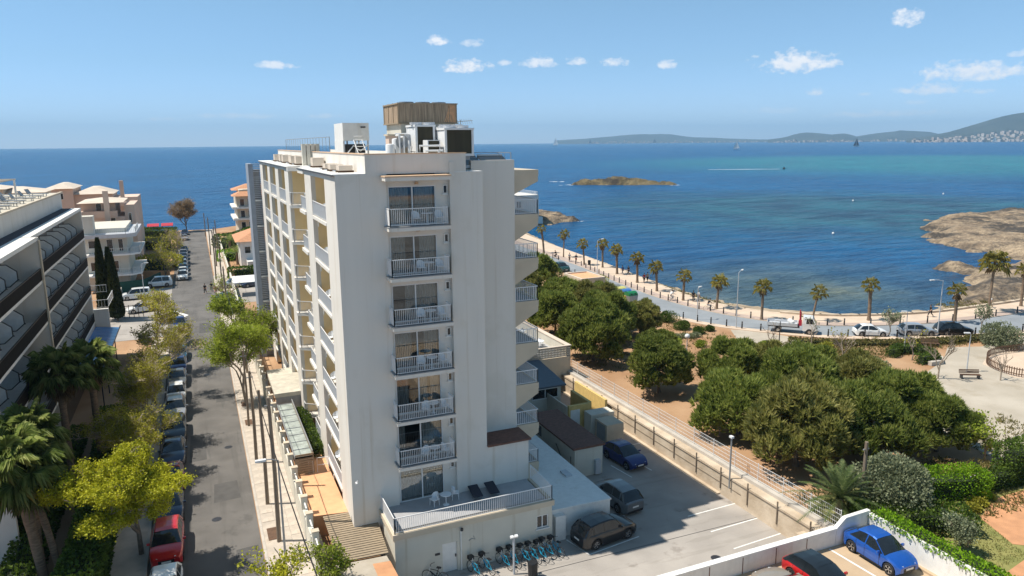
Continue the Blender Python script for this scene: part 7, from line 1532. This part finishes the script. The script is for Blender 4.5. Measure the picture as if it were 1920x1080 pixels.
t = thing('pipe_run', 'tangle of white insulated pipes along the hotel roof edge', 'pipes', (12.6,44.5,RF))
for P_ in ([(11.7,44.0,RF),(11.7,44.0,26.5),(11.9,45.5,26.5)],[(12.0,44.1,RF),(12.0,44.1,26.4),(12.2,45.5,26.4)],[(12.9,43.8,RF),(12.9,43.8,25.85),(14.2,43.8,25.85)],[(13.2,43.6,RF),(13.2,43.6,25.55),(14.3,43.6,25.55)],[(12.4,44.4,RF),(12.4,44.4,26.2)],[(14.0,43.5,25.6),(14.0,43.5,25.2),(14.6,43.5,25.2)],[(9.9,47,25.35),(9.9,60,25.35)],[(12.2,47,26.6),(13.0,47.0,26.6)]): MB().tube(P_, .07, 7).build('pipe', M['railwhite'], t)
t = thing('pump_frame', 'steel pump frame with dark coils beside the open framed chiller', 'pump', (13.6,44.2,RF)); MB().box(13.5,14.2,44.0,44.9,RF,26.15).build('coil', M['grille'], t); b = MB(); b.box(13.45,13.5,43.95,44.95,RF,26.2); b.box(14.2,14.25,43.95,44.95,RF,26.2); b.box(13.5,14.2,43.95,44.95,26.15,26.2); b.build('frame', M['railwhite'], t)
t = thing('brick_chimney', 'pink brick flue stack between the tanks and the plant room', 'chimney', (12.3,47.4,RF)); MB().box(11.8,12.7,47.0,47.9,RF,26.5).build('stack', M['pink'], t); MB().box(11.7,12.8,46.9,47.95,26.5,26.6).build('cap', M['beige'], t)
t = thing('cream_roof_boxes', 'row of four cream vent boxes on the far hotel roof edge', 'vents', (9.0,62,RF))
for k in range(4): MB().box(8.35+k*.36,8.65+k*.36,62.0,62.5,24.3,26.05).build('vent_box', M['annex'], t)
t = thing('roof_ladder', 'white metal ladder leaning on the boxed air handling unit', 'ladder', (11.2,53,RF)); b = MB()
for s in (10.9,11.5): b.tube([(s,52.2,RF+.3),(s,53.8,26.3)],.03,5)
for k in range(6): b.tube([(10.9,52.3+k*.27,RF+.4+k*.24),(11.5,52.3+k*.27,RF+.4+k*.24)],.02,4)
b.build('ladder_frame', M['railwhite'], t)
t = thing('roof_railing', 'thin grey safety railing on the far roof edge', 'railing', (10,72,RF)); railing(MB(), [(9.9,58),(9.9,86)], RF+.1, 1.5, 1.6).build('rail', M['grey'], t)
t = thing('roof_antenna', 'small television antenna on a mast behind the chillers', 'antenna', (16.9,50,27.2)); b = MB(); b.tube([(17.6,49.5,24.4),(17.6,49.5,27.6)],.025,5); b.tube([(17.0,49.5,27.45),(18.5,49.5,27.55)],.02,4)
for k in range(9): b.tube([(17.05+k*.17,49.3,27.3),(17.05+k*.17,49.7,27.65)],.012,3)
b.build('aerial', M['grey'], t)
for i, (y, x) in enumerate(((45.2,8.2),(47.6,8.1),(50.2,8.2),(56.2,8.3),(64,8.1),(66.5,8.0),(69,8.2),(72.5,8.0),(76,8.1),(80,8.0))):
    t = thing('roof_air_unit', ('flat grey air unit at the front corner of the low roof strip','second flat air unit on the low roof strip','third flat air unit on the low roof strip','air unit just before the notch of the low roof strip','first air unit beyond the notch of the low roof strip','second air unit beyond the notch','third air unit beyond the notch','air unit in the cluttered middle of the far low roof','air unit near the far end of the low roof strip','last air unit at the far end of the low roof strip')[i], 'air unit', (x,y,RZ+.06), 0, 'air units on the low roof strip')
    MB().box(-.1,.72,-.5,.5,.12,.72 if i > 2 else .42).build('casing', M['paleroof'], t, local=True)
    for s in (-.4,.4): MB().box(-.15,.8,s-.05,s+.05,0,.12).build('foot', M['darkwood'], t, local=True)
    MB().tube([(-.3,-.45,.1),(-.3,.5,.1),(.1,.8,.1)],.035,5).build('pipe', M['grey'], t, local=True)
sp = [(16.6,45.2),(18.2,45.4)]
t = thing('solar_collectors', 'white edged solar collectors on the lower roof at the right', 'solar panel', (17.5,46,24.35))
for k in range(2):
    x0 = 15.6+k*1.95; MB().add([(x0,44.6,24.55),(x0+1.8,44.6,24.55),(x0+1.8,46.2,25.15),(x0,46.2,25.15),(x0,44.6,24.45),(x0+1.8,44.6,24.45),(x0+1.8,46.2,25.05),(x0,46.2,25.05)],[(0,1,2,3),(4,7,6,5),(0,4,5,1),(1,5,6,2),(2,6,7,3),(3,7,4,0)]).build('panel', M['windark'], t)
    b = MB(); b.box(x0,x0+1.8,46.2,46.3,24.95,25.25); b.box(x0,x0+1.8,44.5,44.6,24.42,24.6); b.build('frame', M['railwhite'], t)
railing(MB(), [(15.5,46.8),(19.3,46.8),(19.3,44.6)], 24.4, .95, 1.2).build('railing', M['grey'], t)
# ------------------------------------------------------------------ boats
def sailboat(label, x, y, h, m, rz):
    t = thing('sailing_boat', label, 'boat', (x,y,-.3), rz, 'sailing boats on the bay')
    L = h*.75; MB().add([(0,L*.55,h*.07),(-L*.14,0,h*.06),(-L*.11,-L*.45,h*.06),(L*.11,-L*.45,h*.06),(L*.14,0,h*.06),(0,L*.4,-.2),(-L*.08,0,-.2),(-L*.07,-L*.4,-.2),(L*.07,-L*.4,-.2),(L*.08,0,-.2)],[(0,1,2,3,4),(0,5,6,1),(1,6,7,2),(2,7,8,3),(3,8,9,4),(4,9,5,0)]).build('hull', M['white2'], t, local=True)
    MB().tube([(0,.05*L,h*.06),(0,.05*L,h)],[h*.008,h*.005],5).build('mast', M['grey'], t, local=True)
    MB().add([(0,.03*L,h*.12),(h*.04,-L*.4,h*.14),(0,.03*L,h*.98),(.02*h,.03*L,h*.12),(h*.05,-L*.4,h*.14),(.02*h,.03*L,h*.98)],[(0,1,2),(3,5,4),(0,3,4,1),(1,4,5,2),(2,5,3,0)]).build('mainsail', m, t, local=True)
    MB().add([(0,.52*L,h*.09),(h*.06,.08*L,h*.12),(0,.08*L,h*.88),(.02*h,.52*L,h*.09),(h*.07,.08*L,h*.12),(.02*h,.08*L,h*.88)],[(0,1,2),(3,5,4),(0,3,4,1),(1,4,5,2),(2,5,3,0)]).build('jib', m, t, local=True)
for x, y, h, m, rz, lab in ((1500,1765,26,'white2',.9,'white sailed yacht in the middle of the bay'),(2200,1952,30,'navy',1.1,'large dark sailed yacht under the far hills'),(2585,5100,60,'white2',.8,'white sail near the left end of the far cape'),(3919,2590,36,'white2',.9,'white sail in front of the far hillside town'),(5200,7600,60,'navy',.9,'tiny dark sail below the middle of the far cape'),(4700,8300,60,'navy',1.0,'tiny dark sail on the horizon left of the middle one')): sailboat(lab, x, y, h, M[m], rz)
t = thing('motor_boat', 'small dark motor boat drawing a white wake', 'boat', (499.6,522.1,-.3), -.9)
MB().add([(0,3,.9),(-1.1,0,.8),(-1,-2.5,.8),(1,-2.5,.8),(1.1,0,.8),(0,2.2,-.1),(-.7,0,-.1),(-.7,-2.4,-.1),(.7,-2.4,-.1),(.7,0,-.1)],[(0,1,2,3,4),(0,5,6,1),(1,6,7,2),(2,7,8,3),(3,8,9,4),(4,9,5,0)]).build('hull', M['dark'], t, local=True); MB().box(-.6,.6,-.8,.6,.8,1.7).build('cabin', M['dark'], t, local=True)
b = MB(); b.add([(496.5,523.8,-.27),(497.2,525.5,-.27),(470,541,-.27),(468,537,-.27)],[(0,1,2,3)]); b.add([(470,541,-.272),(468,537,-.272),(440,555,-.272),(441,557,-.272)],[(0,1,2,3)]); tag(b.build('boat_wake', fm), kind='stuff')
for x, y, lab in ((165,152,'small white buoy off the palms'),(262,232,'orange white buoy in the middle of the near bay'),(330,240,'small white buoy towards the headland')):
    t = thing('buoy', lab, 'buoy', (x,y,-.3)); MB().sphere((0,0,.2),.36,10,6).build('float', M['railwhite'], t, local=True); MB().tube([(0,0,.5),(0,0,1.1)],.04,5).build('rod', M['grey'], t, local=True)
# ------------------------------------------------------------------ air
hz = MB().box(-17000, 17000, -17000, 17000, -3.0, 450).build('haze', None); tag(hz, kind='stuff')
hm = bpy.data.materials.new('haze_air'); hm.use_nodes = True; nt = hm.node_tree; nt.nodes.remove(nt.nodes['Principled BSDF'])
pv = nt.nodes.new('ShaderNodeVolumePrincipled'); pv.inputs['Color'].default_value = (.42,.70,1.0,1); pv.inputs['Density'].default_value = 8.5e-5; pv.inputs['Anisotropy'].default_value = 0.0
nt.links.new(pv.outputs[0], nt.nodes['Material Output'].inputs['Volume']); hz.data.materials.append(hm)
